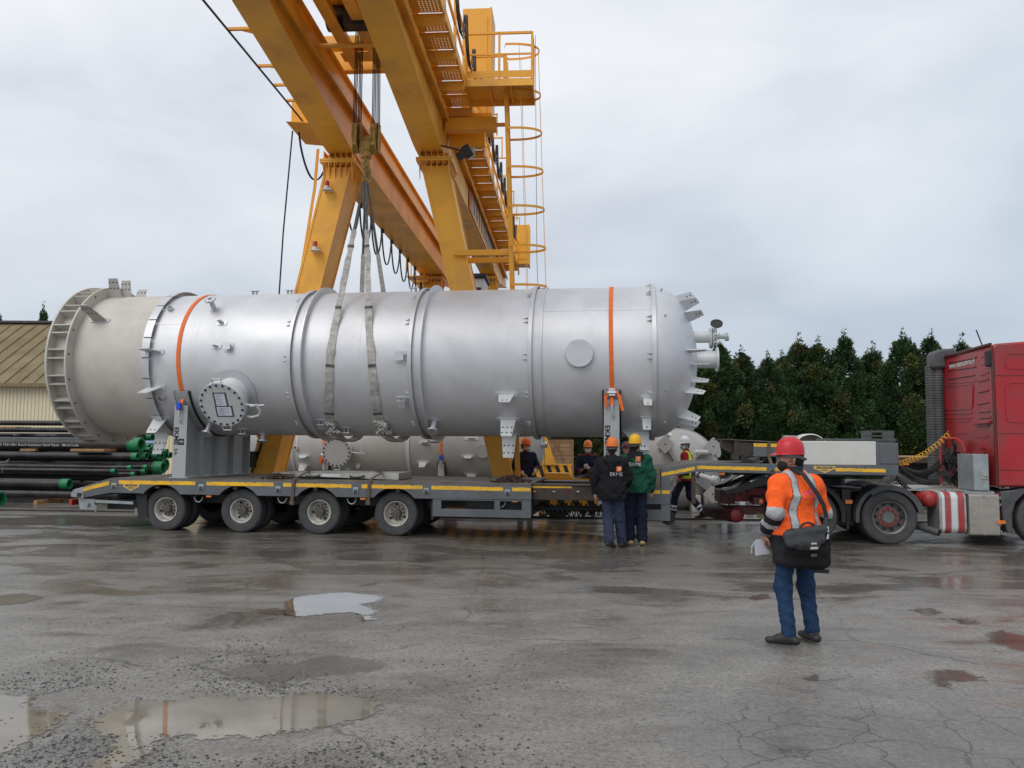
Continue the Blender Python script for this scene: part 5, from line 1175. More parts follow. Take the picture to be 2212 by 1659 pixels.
# ================================================================== RED TRACTOR TRUCK
TY=.60
def truck():
    P=lambda x,y,yl=TY: T.P(x,y,yl)
    Xp=lambda x,y=1080,yl=TY: T.X(x,y,yl); Zp=lambda x,y,yl=TY: T.Z(x,y,yl)
    xr=Xp(2149,900); t=thing('tractor_truck','red tractor truck with tall cab and black air stack coupled to the trailer','truck',T,(xr-1,TY+1.25,0))
    zt=Zp(2149,742); zbot=Zp(2149,1051); W2=2.5
    # cab
    y0,y1=TY,TY+W2; x1=xr+2.2
    side=[(xr,zbot+.0),(xr,zt-.05),(xr+.05,zt),(x1-.5,zt+.12),(x1,zt-.5),(x1+.1,zbot),(x1,zbot-.05),(xr+.62,zbot-.05),(xr+.45,zbot+.0)]
    m=MB(); m.prism(side,(0,y0,0),(1,0,0),(0,0,1),(0,W2,0)); cab=m.build('cab','red',t,bevel=.05)
    m=MB()
    for py,h in ((811.5,.012),(936.5,.010),(1015.5,.012)):
        z=Zp(2170,py); m.box(xr+.03,x1,y0-.004,y0+.002,z-h/2,z+h/2)
    m.box(xr+.02,xr+.03,y0-.004,y0+.002,zbot+.05,zt-.1); m.build('panel_gap','darkred',cab)
    def outline(mb,pts,w,fn,closed=True):
        Q=[fn(a,b) for a,b in pts]; 
        for i in range(len(Q) if closed else len(Q)-1): mb.bar(Q[i],Q[(i+1)%len(Q)],w,w*.7)
    m=MB(); f=lambda a,b: (P(a,b)[0],y0-.002,P(a,b)[1])
    outline(m,[(2230,764),(2180,764),(2173,768),(2171,776),(2172,790),(2178,796),(2230,799)],.018,f,False); outline(m,[(2230,827),(2184,827),(2175,831),(2171,840),(2174,905),(2181,911),(2230,913)],.018,f,False); m.build('side_swage','red',cab)
    # rear wall details
    def R(px,py):
        d=ray(px,py); k=(xr-.0+T.o.dot(T.ex)); tt=k/d.dot(T.ex); p=d*tt-T.o; return (xr-.004,p.dot(T.ey),HC+d.z*tt)
    zr=lambda X,Y: R(1975+X*.2977,713.2+Y*.2977)
    ribs=[(250,232,450,195),(248,288,447,262),(243,352,438,322),(236,385,447,368),(232,402,430,392),(225,575,418,566),(222,604,420,600),(220,636,418,634),(245,658,400,658),(305,745,378,745),
          (486,193,545,178),(486,248,545,236),(478,325,540,308),(470,368,540,352),(467,446,540,434),(460,534,540,520),(470,590,552,585),(474,636,556,630),(455,690,540,690),(458,772,538,772),(462,855,530,855)]
    m=MB()
    for a,b,c,d in ribs: m.bar(zr(a,b),zr(c,d),.022,.028)
    m.bar(zr(238,420),zr(228,560),.03,.02); m.bar(zr(428,405),zr(424,560),.03,.02)
    m.build('pressed_rib','red',cab)
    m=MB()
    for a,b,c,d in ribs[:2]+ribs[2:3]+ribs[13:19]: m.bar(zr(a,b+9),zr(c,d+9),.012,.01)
    m.build('painted_rib_shadow','darkred',cab)  # dark red strips: the shade under the ribs put in as colour
    m=MB(); a=zr(455,665); b=zr(562,650); m.obox(((a[0]-.03),(a[1]+b[1])/2,(a[2]+b[2])/2-.03),(0,1,0),(1,0,0),(0,0,1),abs(a[1]-b[1]),.07,.06); m.build('drip_ledge','red',cab,bevel=.01)
    m=MB(); c=zr(345,243); text(m,'www.galantzalvras.gr',.145,(xr-.006,c[1],c[2]),(0,-1,0),(0,0,1),.03,sx=1.0*.98); m.build('lettering','lightpanel',cab)
    m=MB(); c=zr(550,205); m.box(xr-.06,xr-.002,c[1]-.09,c[1]+.09,c[2]-.14,c[2]+.14); m.build('work_lamp','black',cab,bevel=.015)
    m=MB(); m.tube([(xr+.5,TY+1.5,zt),(xr+.35,TY+1.5,zt+.45)],.012,6); m.build('aerial','black',t)
    m=MB(); m.box(xr-.03,xr+.02,y0+.05,y1-.05,zt-.03,zt+.02); m.box(xr-.02,xr+.0,y0-.01,y0+.04,zbot,zt-.03); m.build('roof_edge','darkred',cab,bevel=.01)
    # air stack
    m=MB()
    for px,yl in ((2014,y1-.15),(2029,y1-.20)):
        x=T.X(px,900,yl); r=.105; z0=T.Z(px,1035,yl); z1=T.Z(px,790,yl); prof=[]
        n=44
        for i in range(n): z=z0+(z1-z0)*i/n; prof+=[(r,z),(r+.008,z+.01),(r+.008,z+.035),(r,z+.045)]
        m.lathe([(rr_,z) for rr_,z in prof],(x,yl,0),(0,0,1),18)
    m.build('air_hose','plasticg',t)
    m=MB(); xa,xb=T.X(2005,780,y1-.2),T.X(2039,780,y1-.2); zt2=T.Z(2015,757,y1-.2); zb2=T.Z(2015,797,y1-.2)
    m.pxz([(xa,zb2),(xa,zt2-.12),(xa+.05,zt2-.04),(xa+.15,zt2),(xr+.2,zt2+.03),(xr+.2,zt2-.12),(xb+.0,zt2-.15),(xb,zb2)],y1-.38,y1-.06); m.build('intake_elbow','plasticg',t,bevel=.05)
    # chassis rails
    xe=Xp(1585,1070,1.3)
    m=MB()
    for y in (TY+.78,TY+1.55): m.box(xe,xr+2,y,y+.09,.66,.92); 
    for i in range(8): m.box(xe+.1+i*.9,xe+.2+i*.9,TY+.87,TY+1.55,.70,.88)
    m.build('chassis_rail','red2',t,bevel=.006)
    m=MB()
    for i in range(12):
        x=xe+.12+i*.14; m.cyl((x,TY+.775,.80+.06*math.sin(i*2)),(x,TY+.779,.80+.06*math.sin(i*2)),.025,n=10)
    m.build('rail_hole','blackp',t)
    m=MB(); m.box(xe-.25,xe+.02,TY+.7,TY+1.75,.62,.86); m.box(xe-.1,xe+.5,TY+.4,TY+.7,.45,.60); m.build('rear_crossmember','darkred',t,bevel=.01)
    m=MB(); a,b=Xp(1958,1063),Xp(2068,1068); m.box(a,xr+.1,TY+.35,TY+2.1,.935,.96); m.build('walk_plate','alu',t)
    m=MB(); m.box(Xp(2000,1070),xr+.1,TY+.30,TY+.36,.86,.93); m.build('frame_edge','red2',t)
    # rear air tank (across) + lamp + plate
    x,z=P(1606,1113,TY+.25); r=.145
    m=MB(); m.lathe([(0,-.03),(r*.6,-.02),(r*.93,.02),(r,.07),(r,1.2),(r*.9,1.26),(0,1.3)],(x-.1,TY+.25,z),(-.35,1,0),30); m.build('air_tank','darkred',t); 
    m=MB(); m.lathe([(0,-.035),(r*.6,-.025),(r*.9,.012),(r*.93,.02)],(x-.1,TY+.25,z),(-.35,1,0),30); m.build('tank_cap',pm('dull_red',(.20,.02,.022),.5,0,.15,6,dirt=(.06,.02,.02),da=.5,ds=9),t)
    m=MB(); a=P(1627,1073,TY+.05); b=P(1651,1091,TY+.05); m.box(a[0],b[0],TY+.05,TY+.5,b[1],a[1]); lo_=m.build('tail_lamp','darkred',t,bevel=.015); m=MB(); m.box(b[0]-.09,b[0]-.03,TY+.035,TY+.047,b[1]+.03,a[1]-.04); m.build('indicator','amber',lo_,bevel=.005)
    m=MB(); a=P(1634,1104,TY+.4); b=P(1650,1124,TY+.4); m.pxz([(a[0],a[1]),(b[0],a[1]-.05),(b[0],b[1]),(a[0],b[1]+.05)],TY+.4,TY+.42); m.build('number_plate',pm('faded_plate',(.28,.25,.12),.6,0,.2),t)
    # wheels
    rw=.475
    wx=Xp(1922,1112,TY+.02); 
    M['redhub']=pm('red_hub',(.33,.05,.05),.5,0,.15,8,dirt=(.20,.15,.13),da=.6,ds=7)
    for x in (wx-1.35,wx): 
        make_wheel(t,x,TY+.16,rw,rw,.30,.295,('tyre','rim2','redhub'),convex=True,rot=.3,hub='redhub'); make_wheel(t,x,TY+W2-.16,rw,rw,.30,.295,('tyre','rim2','redhub'),out=1,convex=True)
    for x in (wx-1.35,wx):
        for y in (TY+.5,TY+W2-.5): m=MB(); m.lathe([(.25,-.14),(.42,-.15),(.475,-.09),(.475,.09),(.42,.15),(.25,.14)],(x,y,rw),(0,1,0),48); m.build('inner_tyre','tyre',t)
        m=MB(); m.cyl((x,TY+.3,rw),(x,TY+2.2,rw),.09); m.build('axle','dark',t)
    fx=Xp(2262,1112,TY+.02); make_wheel(t,fx,TY+.17,rw,rw,.30,.295,('tyre','rim2','redhub'),convex=True,hub='redhub'); make_wheel(t,fx,TY+W2-.17,rw,rw,.30,.295,('tyre','rim2','redhub'),out=1,convex=True)
    # fenders
    def fender(cx,a0,a1,R,mat,ya,yb,name,th=.025,lip=.05):
        m=MB(); K=20; vs=[]
        for i in range(K+1):
            a=a0+(a1-a0)*i/K
            for rr_,y in ((R,ya),(R,yb),(R+th,yb),(R+th,ya)): vs.append((cx+rr_*math.cos(a),y,rw+rr_*math.sin(a)))
        m.add(vs,[(j*4+q,j*4+(q+1)%4,(j+1)*4+(q+1)%4,(j+1)*4+q) for j in range(K) for q in range(4)]+[(0,1,2,3),(4*K+3,4*K+2,4*K+1,4*K)])
        vs=[]
        for i in range(K+1):
            a=a0+(a1-a0)*i/K
            for rr_,y in ((R-lip,ya-.01),(R+th,ya-.01),(R+th,ya),(R-lip,ya)): vs.append((cx+rr_*math.cos(a),y,rw+rr_*math.sin(a)))
        m.add(vs,[(j*4+q,j*4+(q+1)%4,(j+1)*4+(q+1)%4,(j+1)*4+q) for j in range(K) for q in range(4)]+[(0,1,2,3),(4*K+3,4*K+2,4*K+1,4*K)])
        return m.build(name,mat,t)
    for ya,yb in ((TY-.02,TY+.62),(TY+W2-.62,TY+W2+.02)):
        fender(wx,R_(8),R_(128),.55,'plasticg',ya,yb,'mudguard',lip=.07)
        fender(wx,R_(128),R_(190),.56,'plasticg',ya+.01,yb,'mudguard',lip=.04)
        fender(wx-1.35,R_(-10),R_(150),.58,'black',ya+.03,yb,'mudguard'); fender(wx-1.38,R_(55),R_(165),.62,'black',ya+.25,yb,'spray_guard')
    for ya in (TY+.05,TY+W2-.65):
        m=MB(); pts=[P(a_,b_,TY+.05) for a_,b_ in ((1566,1062),(1590,1056),(1608,1046),(1630,1034),(1655,1027),(1690,1024),(1722,1030))]; K=len(pts); vs=[]
        for (x_,z_) in pts: vs+=[(x_,ya,z_),(x_,ya+.6,z_),(x_,ya+.6,z_+.02),(x_,ya,z_+.02)]
        m.add(vs,[(j*4+q_,j*4+(q_+1)%4,(j+1)*4+(q_+1)%4,(j+1)*4+q_) for j in range(K-1) for q_ in range(4)]+[(0,1,2,3),(4*K-1,4*K-2,4*K-3,4*K-4)])
        m.prism([P(a_,b_,TY+.05) for a_,b_ in ((1566,1062),(1608,1047),(1655,1028),(1690,1025),(1690,1040),(1640,1050),(1600,1062),(1570,1068))],(0,ya-.012,0),(1,0,0),(0,0,1),(0,.012,0)); m.build('spray_guard','glossblack',t)
    m=MB(); xq=Xp(1840,1100); m.box(xq-.12,xq+.02,TY+.15,TY+.3,.35,.95); m.box(xq-.3,xq+.1,TY+.3,TY+.5,.3,.7); m.cyl((xq-.05,TY+.1,.25),(xq-.05,TY+.1,.55),.03); m.build('axle_bracket','dark',t)
    m=MB(); c=P(1834,1084,TY); m.box(c[0]-.06,c[0]+.06,TY+.0,TY+.03,c[1]-.035,c[1]+.035); m.build('marker_lamp','amber',t,bevel=.005)
    m=MB(); m.box(wx-2.3,wx-1.0,TY+.8,TY+1.7,.93,1.0); m.cyl((wx-1,TY+1.25,.98),(wx-1,TY+1.25,1.12),.55,n=40); m.box(wx-1.9,wx-.2,TY+.4,TY+2.1,.90,.94); m.build('fifth_wheel','dark',t)
    # air tank beside, fuel tank, side box, tool box
    x,z=P(2012,1079,TY+.15); m=MB(); m.lathe([(0,-.06),(.08,-.05),(.125,-.01),(.14,.05),(.14,.8),(0,.85)],(x,TY+.15,z),(-.25,1,0),30); m.build('air_tank','red2',t)
    def rbox(name,mat,x0,x1,ya,yb,z0,z1,rad=.12,parent=t):
        pts=[]; 
        for cy,cz,a0 in ((yb-rad,z1-rad,0),(ya+rad,z1-rad,90),(ya+rad,z0+rad,180),(yb-rad,z0+rad,270)):
            for k in range(7): a=R_(a0+15*k); pts.append((cy+rad*math.cos(a),cz+rad*math.sin(a)))
        m=MB(); m.prism(pts,(x0,0,0),(0,1,0),(0,0,1),(x1-x0,0,0)); return m.build(name,mat,parent,bevel=.006,smooth=30)
    z0,z1=Zp(2050,1153),Zp(2050,1064); a,b=Xp(2030,1100),Xp(2089,1100)
    tk=rbox('fuel_tank','alu',a,b,TY+.02,TY+.62,z0,z1); k=b-a
    for q0,q1 in ((.22,.42),(.70,.92)): rbox('tank_band','redband',a+k*q0,a+k*q1,TY+.014,TY+.626,z0-.006,z1+.006,.125,tk)
    rbox('tank_band','whitep',a+k*.10,a+k*.20,TY+.014,TY+.626,z0-.006,z1+.006,.125,tk); rbox('tank_band','whitep',a+k*.45,a+k*.67,TY+.014,TY+.626,z0-.006,z1+.006,.125,tk)
    m=MB(); m.cyl((a+k*.5,TY+.2,z1),(a+k*.5,TY+.2,z1+.05),.06); m.build('filler_cap','galv',tk)
    a,b=Xp(2094,1100),Xp(2159,1100); z0,z1=Zp(2120,1157),Zp(2120,1068); bx=rbox('battery_box','alubox',a,b,TY+.0,TY+.6,z0,z1,.04)
    m=MB()
    for i in range(6):
        for j in range(6):
            if j in(2,3): continue
            m.obox((a+.08+i*.085,TY-.002,z0+.08+j*.115),(1,0,0),(0,0,1),(0,1,0),.022,.035,.006)
    m.build('pressed_dimple','alubox',bx)
    m=MB(); text(m,'VOLVO',.10,((a+b)/2,TY-.002,(z0+z1)/2),(1,0,0),(0,0,1),.02,sx=1.25,ext=.003); m.build('lettering','alu',bx)
    m=MB(); 
    for dx,dz in ((0,.32),(-.22,.14),(.22,.14),(-.22,-.14),(.22,-.14),(0,-.32)): m.cyl(((a+b)/2+dx,TY-.008,(z0+z1)/2+dz),((a+b)/2+dx,TY-.001,(z0+z1)/2+dz),.025,n=14)
    m.build('cover_bolt','galv',bx)
    m=MB(); m.box(a-.05,b-.05,TY+.05,TY+.6,z1+.002,z1+.05); m.build('top_ledge','galv',bx)
    a,b=Xp(2106,1020),Xp(2139,1020); z0,z1=Zp(2120,1060),Zp(2120,981); yb_=TY+.75; m=MB(); m.box(a-.0,b,TY+.05,yb_,z0,z1); bo=m.build('tool_locker','galv',t,bevel=.006)
    m=MB(); c=((a+b)/2+.05,TY+.045,(z0+z1)/2-.05); m.box(c[0]-.06,c[0]+.06,TY+.036,TY+.048,c[2]-.07,c[2]+.07); m.build('lock_plate','alu',bo,bevel=.004); m=MB(); m.box(c[0]-.03,c[0]+.05,TY+.02,TY+.034,c[2]-.015,c[2]+.015); m.build('handle','chrome',bo)
    m=MB(); m.box(b+.05,b+.16,TY+.05,TY+.2,Zp(2150,1145),Zp(2150,1066)); m.build('red_bracket','red2',t,bevel=.005)
    m=MB(); c=P(2162,1128,TY-.01); m.box(c[0]-.06,c[0]+.07,TY-.03,TY+.02,c[1]-.03,c[1]+.03); m.build('marker_lamp','amber',t,bevel=.005)
    m=MB(); m.pxz([P(2162,1062),P(2215,1056),P(2215,1066),P(2196,1085),P(2189,1110),P(2190,1150),P(2178,1152),P(2168,1120)],TY+.02,TY+.4); m.build('wheel_arch_skirt','plasticg',t,bevel=.02)
    m=MB(); m.tube([(P(1985,1135)[0],TY+.35,P(1985,1135)[1]),(P(2005,1143)[0],TY+.2,P(2005,1143)[1]),(P(2030,1151)[0],TY+.02,P(2030,1151)[1])],.065,18,cap=False); m.tube([(P(1985,1135)[0],TY+.35,P(1985,1135)[1]),(P(2005,1143)[0],TY+.2,P(2005,1143)[1]),(P(2030,1151)[0],TY+.02,P(2030,1151)[1])],.058,18,cap=True,m=1); m.build('exhaust_pipe',['plasticg','blackp'],t,recalc=False)
    # red hoop frame, gear behind the cab, hoses
    m=MB(); q=lambda X,Y,yl: (T.X(1975+X*.2977,713.2+Y*.2977,yl),yl,T.Z(1975+X*.2977,713.2+Y*.2977,yl))
    m.tube([q(195,1115,1.7),q(192,960,1.7),q(190,800,1.7),q(215,785,1.7),q(310,788,1.4),q(350,820,1.3),q(368,885,1.25)],.028,8); m.build('hose_frame','red2',t)
    m=MB(); rs=random.Random(3)
    for i in range(26):
        c=Vector(q(rs.uniform(210,320),rs.uniform(830,1110),rs.uniform(1.5,2.2))); m.obox(c,(rs.uniform(-1,1),rs.uniform(-1,1),rs.uniform(-1,1)),(rs.uniform(-1,1),1,0),(0,0,1),rs.uniform(.04,.2),rs.uniform(.03,.12),rs.uniform(.04,.2))
    for i in range(9):
        a_=q(rs.uniform(200,250),rs.uniform(820,900),1.8); b_=q(rs.uniform(230,320),rs.uniform(900,1090),1.6); mid=((a_[0]+b_[0])/2+.1*rs.uniform(-1,1),1.55,(a_[2]+b_[2])/2-.1); m.tube([a_,mid,b_],.014,6)
    m.build('valve_gear','dark',t)
    m=MB(); x_,z_=T.P(1988,1064,1.0); m.cyl((x_,1.0,z_-.05),(x_,1.0,z_+.08),.05,n=16); m.build('blue_canister',pm('pale_blue',(.2,.4,.55),.5),t)
    def coil(name,mat,A,B,sag,r,turns,wr,yl0,yl1):
        A=Vector((T.X(*A,yl0),yl0,T.Z(*A,yl0))); B=Vector((T.X(*B,yl1),yl1,T.Z(*B,yl1))); P_=[]; n=turns*12
        for i in range(n+1):
            s_=i/n; c=A.lerp(B,s_)+Vector((0,0,-sag*math.sin(PI*s_))); d=(B-A).normalized(); u=d.cross(Vector((0,1,0))).normalized(); w=d.cross(u); a=2*PI*i/12; P_.append(c+(u*math.cos(a)+w*math.sin(a))*r)
        m=MB(); m.tube(P_,wr,6); m.build(name,mat,t)
    coil('air_line','stripe',(1942,1002),(2052,936),.10,.05,16,.0065,1.2,1.7)
    coil('electric_line','black',(1945,1010),(2045,985),.22,.055,24,.014,1.3,1.8); coil('electric_line','black',(1945,1015),(2030,1040),.1,.045,18,.013,1.1,1.5); coil('electric_line','black',(1935,1030),(2000,1062),.12,.035,16,.012,1.0,1.2)
M['glossblack']=pm('wet_black_plastic',(.012,.012,.013),.18,0,.1)
M['rim2']=pm('grey_steel_rim',(.20,.20,.19),.5,.4,.12,6,dirt=(.10,.09,.08),da=.6,ds=7)
M['alubox']=pm('battery_box_grey',(.36,.34,.30),.55,.2,.1,3,dirt=(.22,.19,.16),da=.6,ds=3)
M['redband']=pm('red_band',(.38,.04,.05),.45,0,.12,5,dirt=(.28,.15,.14),da=.5,ds=6)
truck()
# ================================================================== PIPE STACK (left)
def pipes():
    L=[ # end px, py, radius px, depth, label, cap colour
     (306,961,15.5,7.6,'largest pipe with open green cap under the skirt, white stencilled writing','green'),
     (298,986,7.9,7.2,'long pipe below the largest one, leftmost green cap of its row','green'),
     (317,985,7.6,7.75,'pipe whose green cap is second from left in the row under the largest','green'),
     (342,985,7.2,8.2,'pipe whose green cap is third from left in the row under the largest','green'),
     (350,984.5,6.8,8.7,'pipe fourth from left in the green-capped row, half hidden','green'),
     (360,984,6.8,9.2,'pipe fifth from left in the green-capped row near the support','green'),
     (369,983,6.6,9.7,'rightmost green-capped pipe touching the white support in view','green'),
     (354,1010,13,8.0,'thick pipe with wide green cap just left of the EKME support','green'),
     (359,1004,13,8.9,'thick pipe peeking out behind the wide green cap by the support','green'),
     (285,1009.8,4.7,6.9,'thin pipe ending in a green cap left of the thick pair, upper row','green'),
     (319,1008.5,4.7,7.2,'thin pipe reaching farthest right in the upper thin row','green'),
     (315,1017.4,4.7,7.2,'thin pipe reaching farthest right in the middle thin row','green'),
     (250,1017.6,5.0,6.8,'yellowish-edged thin pipe with the shortest reach, green cap','green'),
     (292,1023.9,4.7,6.9,'thin pipe ending over the trailer slope, lowest thin row','green'),
     (314,1024,4.7,7.4,'thin pipe half hidden at right end of the lowest thin row','green'),
     (264,1004.8,3.8,7.3,'thinnest green-capped pipe, only top of cap showing','green'),
     (323,963.5,4.8,8.3,'small pipe with green cap right beside the largest pipe, upper one','green'),
     (325,971.2,4.8,8.1,'small pipe with green cap right beside the largest pipe, lower one','green'),
     (332,965.5,4.5,8.7,'small green-capped pipe second in the receding upper row','green'),
     (340,967.8,4.3,9.1,'small green-capped pipe third in the receding upper row','green'),
     (346,969,4.2,9.5,'small green-capped pipe fourth in the receding upper row','green'),
     (362,974.3,4.6,9.0,'small green-capped pipe reaching nearest the bolted lugs','green'),
     (357.5,957,5.0,8.9,'pipe with white cap and blue wrap label under the vessel','whitep'),
     (420,915,6.0,9.2,'topmost black pipe in front of the cream wall','green'),
     (420,930.5,5.7,9.2,'second black pipe from top in front of the cream wall','green'),
     (151,1045.8,11.2,6.3,'black pipe with large green cap left of the trailer tail','green'),
     (330,1071.5,8.2,6.1,'lowest long black pipe passing behind the trailer tail','green'),
     (3,1078,16,4.9,'nearest pipe, its green cap just entering at the left picture edge','green'),
     (340,1033,8,8.2,'black pipe in shade behind the large green cap, upper','green'),
     (335,1052,9,8.6,'black pipe in shade behind the large green cap, lower','green'),
     (330,1000,6,9.9,'black pipe hidden in the dark gap above the thin rows','green'),
     (300,1088,5,6.6,'black pipe lying on the ground behind the trailer tail','green')]
    L+=[(330+i%3*8,py,8.5,yl,'black pipe in the shaded inside of the stack, its end hidden','green') for i,(py,yl) in enumerate(((996,9.8),(1010,9.6),(1022,9.4),(1060,8.9),(1078,8.5),(1090,8.2),(945,9.9)))]
    for i,(px,py,rp,yl,lab,cap) in enumerate(L):
        x,z=T.P(px,py,yl); dep=(T.o+T.ex*x+T.ey*yl).y; r=rp*dep/F; xl=T.X(-330,py,yl)
        t=thing('steel_pipe',lab,'pipe',T,(x-1,yl,z-r),'black steel pipes in the stack')
        m=MB(); m.lathe([(r*.8,x-.06),(r*.96,x-.06),(r*.96,xl),(0,xl)],(0,yl,z),XU,24); m.build('pipe_body','pipe',t)
        l=r*2.0 if r<.1 else r*1.6
        m=MB(); m.lathe([(r*.96,x-l),(r*1.06,x-l),(r*1.06,x-l*.9),(r*1.0,x-l*.88),(r*1.02,x-.01),(r*.98,x),(r*.74,x),(r*.70,x-.015),(r*.70,x-l*.6),(0,x-l*.6)],(0,yl,z),XU,28); m.build('end_cap',cap,t)
        if i==0:
            m=MB(); fn=lambda p: Vector((p.x,yl-math.sqrt(max(r*r-(p.z-z)**2,0))-.002,p.z))
            text(m,'00-MR 1321-001 Rev.0 Seamless Steel Pipes   Mod.Code',.10,(T.X(75,963,yl-r),yl-r,z-r*.12),(1,0,0),(0,0,1),.01,fn=fn,ext=0,sx=1.25); m.build('stencil_lettering','lightpanel',t)
        if i==22:
            m=MB(); m.lathe([(r*.985,x-.7),(r*.985,x-.35)],(0,yl,z),XU,20); m.build('wrap_label',pm('blue_label',(.25,.35,.5),.5,0,.2,20),t)
    for px,py,yl,lab,w in ((190,972.5,6.9,'timber batten lying on the pipes under the skirt',1.05),(62,972,7.4,'timber batten end between the big pipes at the left',.5),(20,924,9.2,'timber batten at the left edge between the two top pipes',.6)):
        x,z=T.P(px,py,yl); m=MB(); m.box(x-w/2,x+w/2,yl-.05,yl+.6,z-.035,z+.035); single(m,'timber_batten','timber',lab,'timber',T,bevel=.004)
    for i,px in enumerate((-60,120,280)):
        x=T.X(px,1090,6.4); m=MB(); m.box(x-.05,x+.05,5.6,10.2,.001,.10); single(m,'timber_bearer','timber',['timber bearer on the ground under the left of the pipe stack','timber bearer on the ground under the middle of the pipe stack','timber bearer on the ground under the pipe stack nearest the trailer'][i],'timber',T)
    for px in (-40,110,260):
        x=T.X(px,1000,8.6); m=MB(); 
        for y in (10.1,): m.box(x-.06,x+.06,y,y+.1,.1,T.Z(px,938,9.0))
        m.box(x-.05,x+.05,8.8,10.1,T.Z(px,938,9.2)-.05,T.Z(px,938,9.2))
        single(m,'pipe_rack','brownsteel','steel rack post holding the stacked pipes, '+{-40:'left one',110:'middle one',260:'right one by the skirt'}[px],'rack',T)
    m=MB(); m.tube([(T.X(x,y,6.5),6.5,T.Z(x,y,6.5)) for x,y in ((-10,998),(8,999),(20,992),(16,998),(6,1006),(4,1022))],.008,5); single(m,'tie_wire','galv','pale tie wire round the thin pipes near the left edge','wire',T)
pipes()

# ================================================================== STORED VESSEL BEHIND
def stored():
    R2=1.08; yc,zc=9.62,1.66; k=dict(R=R2,yc=yc,zc=zc); sx=lambda px,py=990:T.X(px,py,yc-R2)
    x0,x1=sx(432),sx(1112); t=thing('pressure_vessel','beige-grey pressure vessel stored on the ground behind the trailer, orange strap on it','vessel',T,((x0+x1)/2,yc,zc-R2))
    m=MB(); prof=[(R2-.04,x0),(R2,x0),(R2,x1)]+[(R2*math.cos(PI/2*i/14),x1+.75*math.sin(PI/2*i/14)) for i in range(1,15)]
    m.lathe(prof,(0,yc,zc),XU,96,ref=(0,-1,0)); m.build('shell','beige2',t,smooth=50)
    for px,h,w in ((629,.02,.03),(880,.03,.05),(640,.008,.02)):
        x=sx(px); m=MB(); m.lathe([(R2,x-w),(R2+h,x-w),(R2+h,x+w),(R2,x+w)],(0,yc,zc),XU,96,ref=(0,-1,0)); m.build('ring','whitep',t)
    m=MB(); x=sx(527); m.lathe([(R2,x-.02),(R2+.08,x-.02),(R2+.08,x+.02),(R2,x+.02)],(0,yc,zc),XU,96,ref=(0,-1,0)); m.build('ring','beige',t)
    H=lambda px,py: shell_hit(px,py,R2,yc,zc)
    x,a=H(738,972); n=nrm(a); O=onshell(x,a,R2,yc,zc); m=MB(); m.lathe([(.34,-.5),(.34,.34),(.43,.34),(.43,.40),(0,.40)],O,n,44); o=m.build('manway_neck','whitep',t); m=MB(); m.lathe([(0,.405),(.43,.405),(.43,.45),(0,.45)],O,n,44); c=m.build('manway_cover','beige2',o); m=MB(); bolt_ring(m,O+n*.45,n,.39,20,.024,.035); m.build('bolt','navybolt',c)
    tt=tang(a); m=MB(); m.tube([O+n*.44-tt*.42-XU*.09,O+n*.44-tt*.52-XU*.08,O+n*.44-tt*.52+XU*.08,O+n*.44-tt*.42+XU*.09],.012,6); m.build('handle','whitep',c)
    m=MB(); q=O+n*.4+XU*.42; m.tube([q,q+XU*.2-tt*.03,q+XU*.42-tt*.04],.015,6); m.tube([q+XU*.30-tt*.05,q+XU*.34+tt*.15,q+XU*.26+tt*.32,q+XU*.1+tt*.4],.022,8); m.build('davit_arm','whitep',o)
    x,a=H(1044,974); n=nrm(a); m=MB(); m.lathe([(.20,-.1),(.20,.07),(0,.07)],onshell(x,a,R2,yc,zc),n,36); m.build('blind_cap','beige2',t)
    x,a=H(640,967); nozzle(t,x,a,.06,.08,mat='whitep',**k)
    for px,py,l,w,h_ in ((656,984,.24,.28,0),(656,1004,.32,.28,3),(914,998,.34,.26,2),(915,1032,.2,.26,0),(1011,985,.26,.28,0),(1018,947,.1,.28,0),(918,956,.2,.24,0),(1018,1024,.3,.28,0),(774,1004,.2,.12,1),(524,982,.1,.12,0),(752,1014,.1,.14,0)):
        x,a=H(px,py); lug(t,x,a,w,w*.62,l,'whitep',sk=.03,holes=h_,padw=w*1.5,**k)
    # end nozzle with flanges
    xa,z=T.P(1118,960,yc-.35); xb,_=T.P(1152,960,yc-.35); m=MB(); m.lathe([(.20,-.9),(.20,xb-xa-.05),(.27,xb-xa-.05),(.27,xb-xa),(.27,xb-xa+.05),(.055,xb-xa+.05),(.055,xb-xa+.34),(.10,xb-xa+.34),(.10,xb-xa+.37),(0,xb-xa+.37)],(xa,yc-.35,z),XU,30); o=m.build('end_nozzle','whitep',t); m=MB(); m.lathe([(0,.38),(.10,.38),(.10,.41),(0,.41)],(xb,yc-.35,z),XU,24); bolt_ring(m,Vector((xb+.05,yc-.35,z)),XU,.23,14,.018,.05); m.build('bolt','chrome',o)
    sup=[]
    for px0,px1,yt,lab in ((696,708,997,'dark grey support under the left part of the stored beige vessel'),(946,959,1003,'dark grey support under the right part of the stored beige vessel')):
        support('vessel_support',px0,px1,yt,lab,False,T,yc,zc,R2,.0,yc-1.0)
    strap(951.5,985,R_(-8),'orange strap over the stored beige vessel behind the trailer','blue',T.X(953,1000,yc-1.05),T,yc,zc,R2,group='orange ratchet straps',y0=yc-1.0)
    strap(698,985,R_(-12),'orange strap with ratchet left of the round cover on the stored vessel','rat',T.X(701,1000,yc-1.05),T,yc,zc,R2,y0=yc-1.0)
stored()
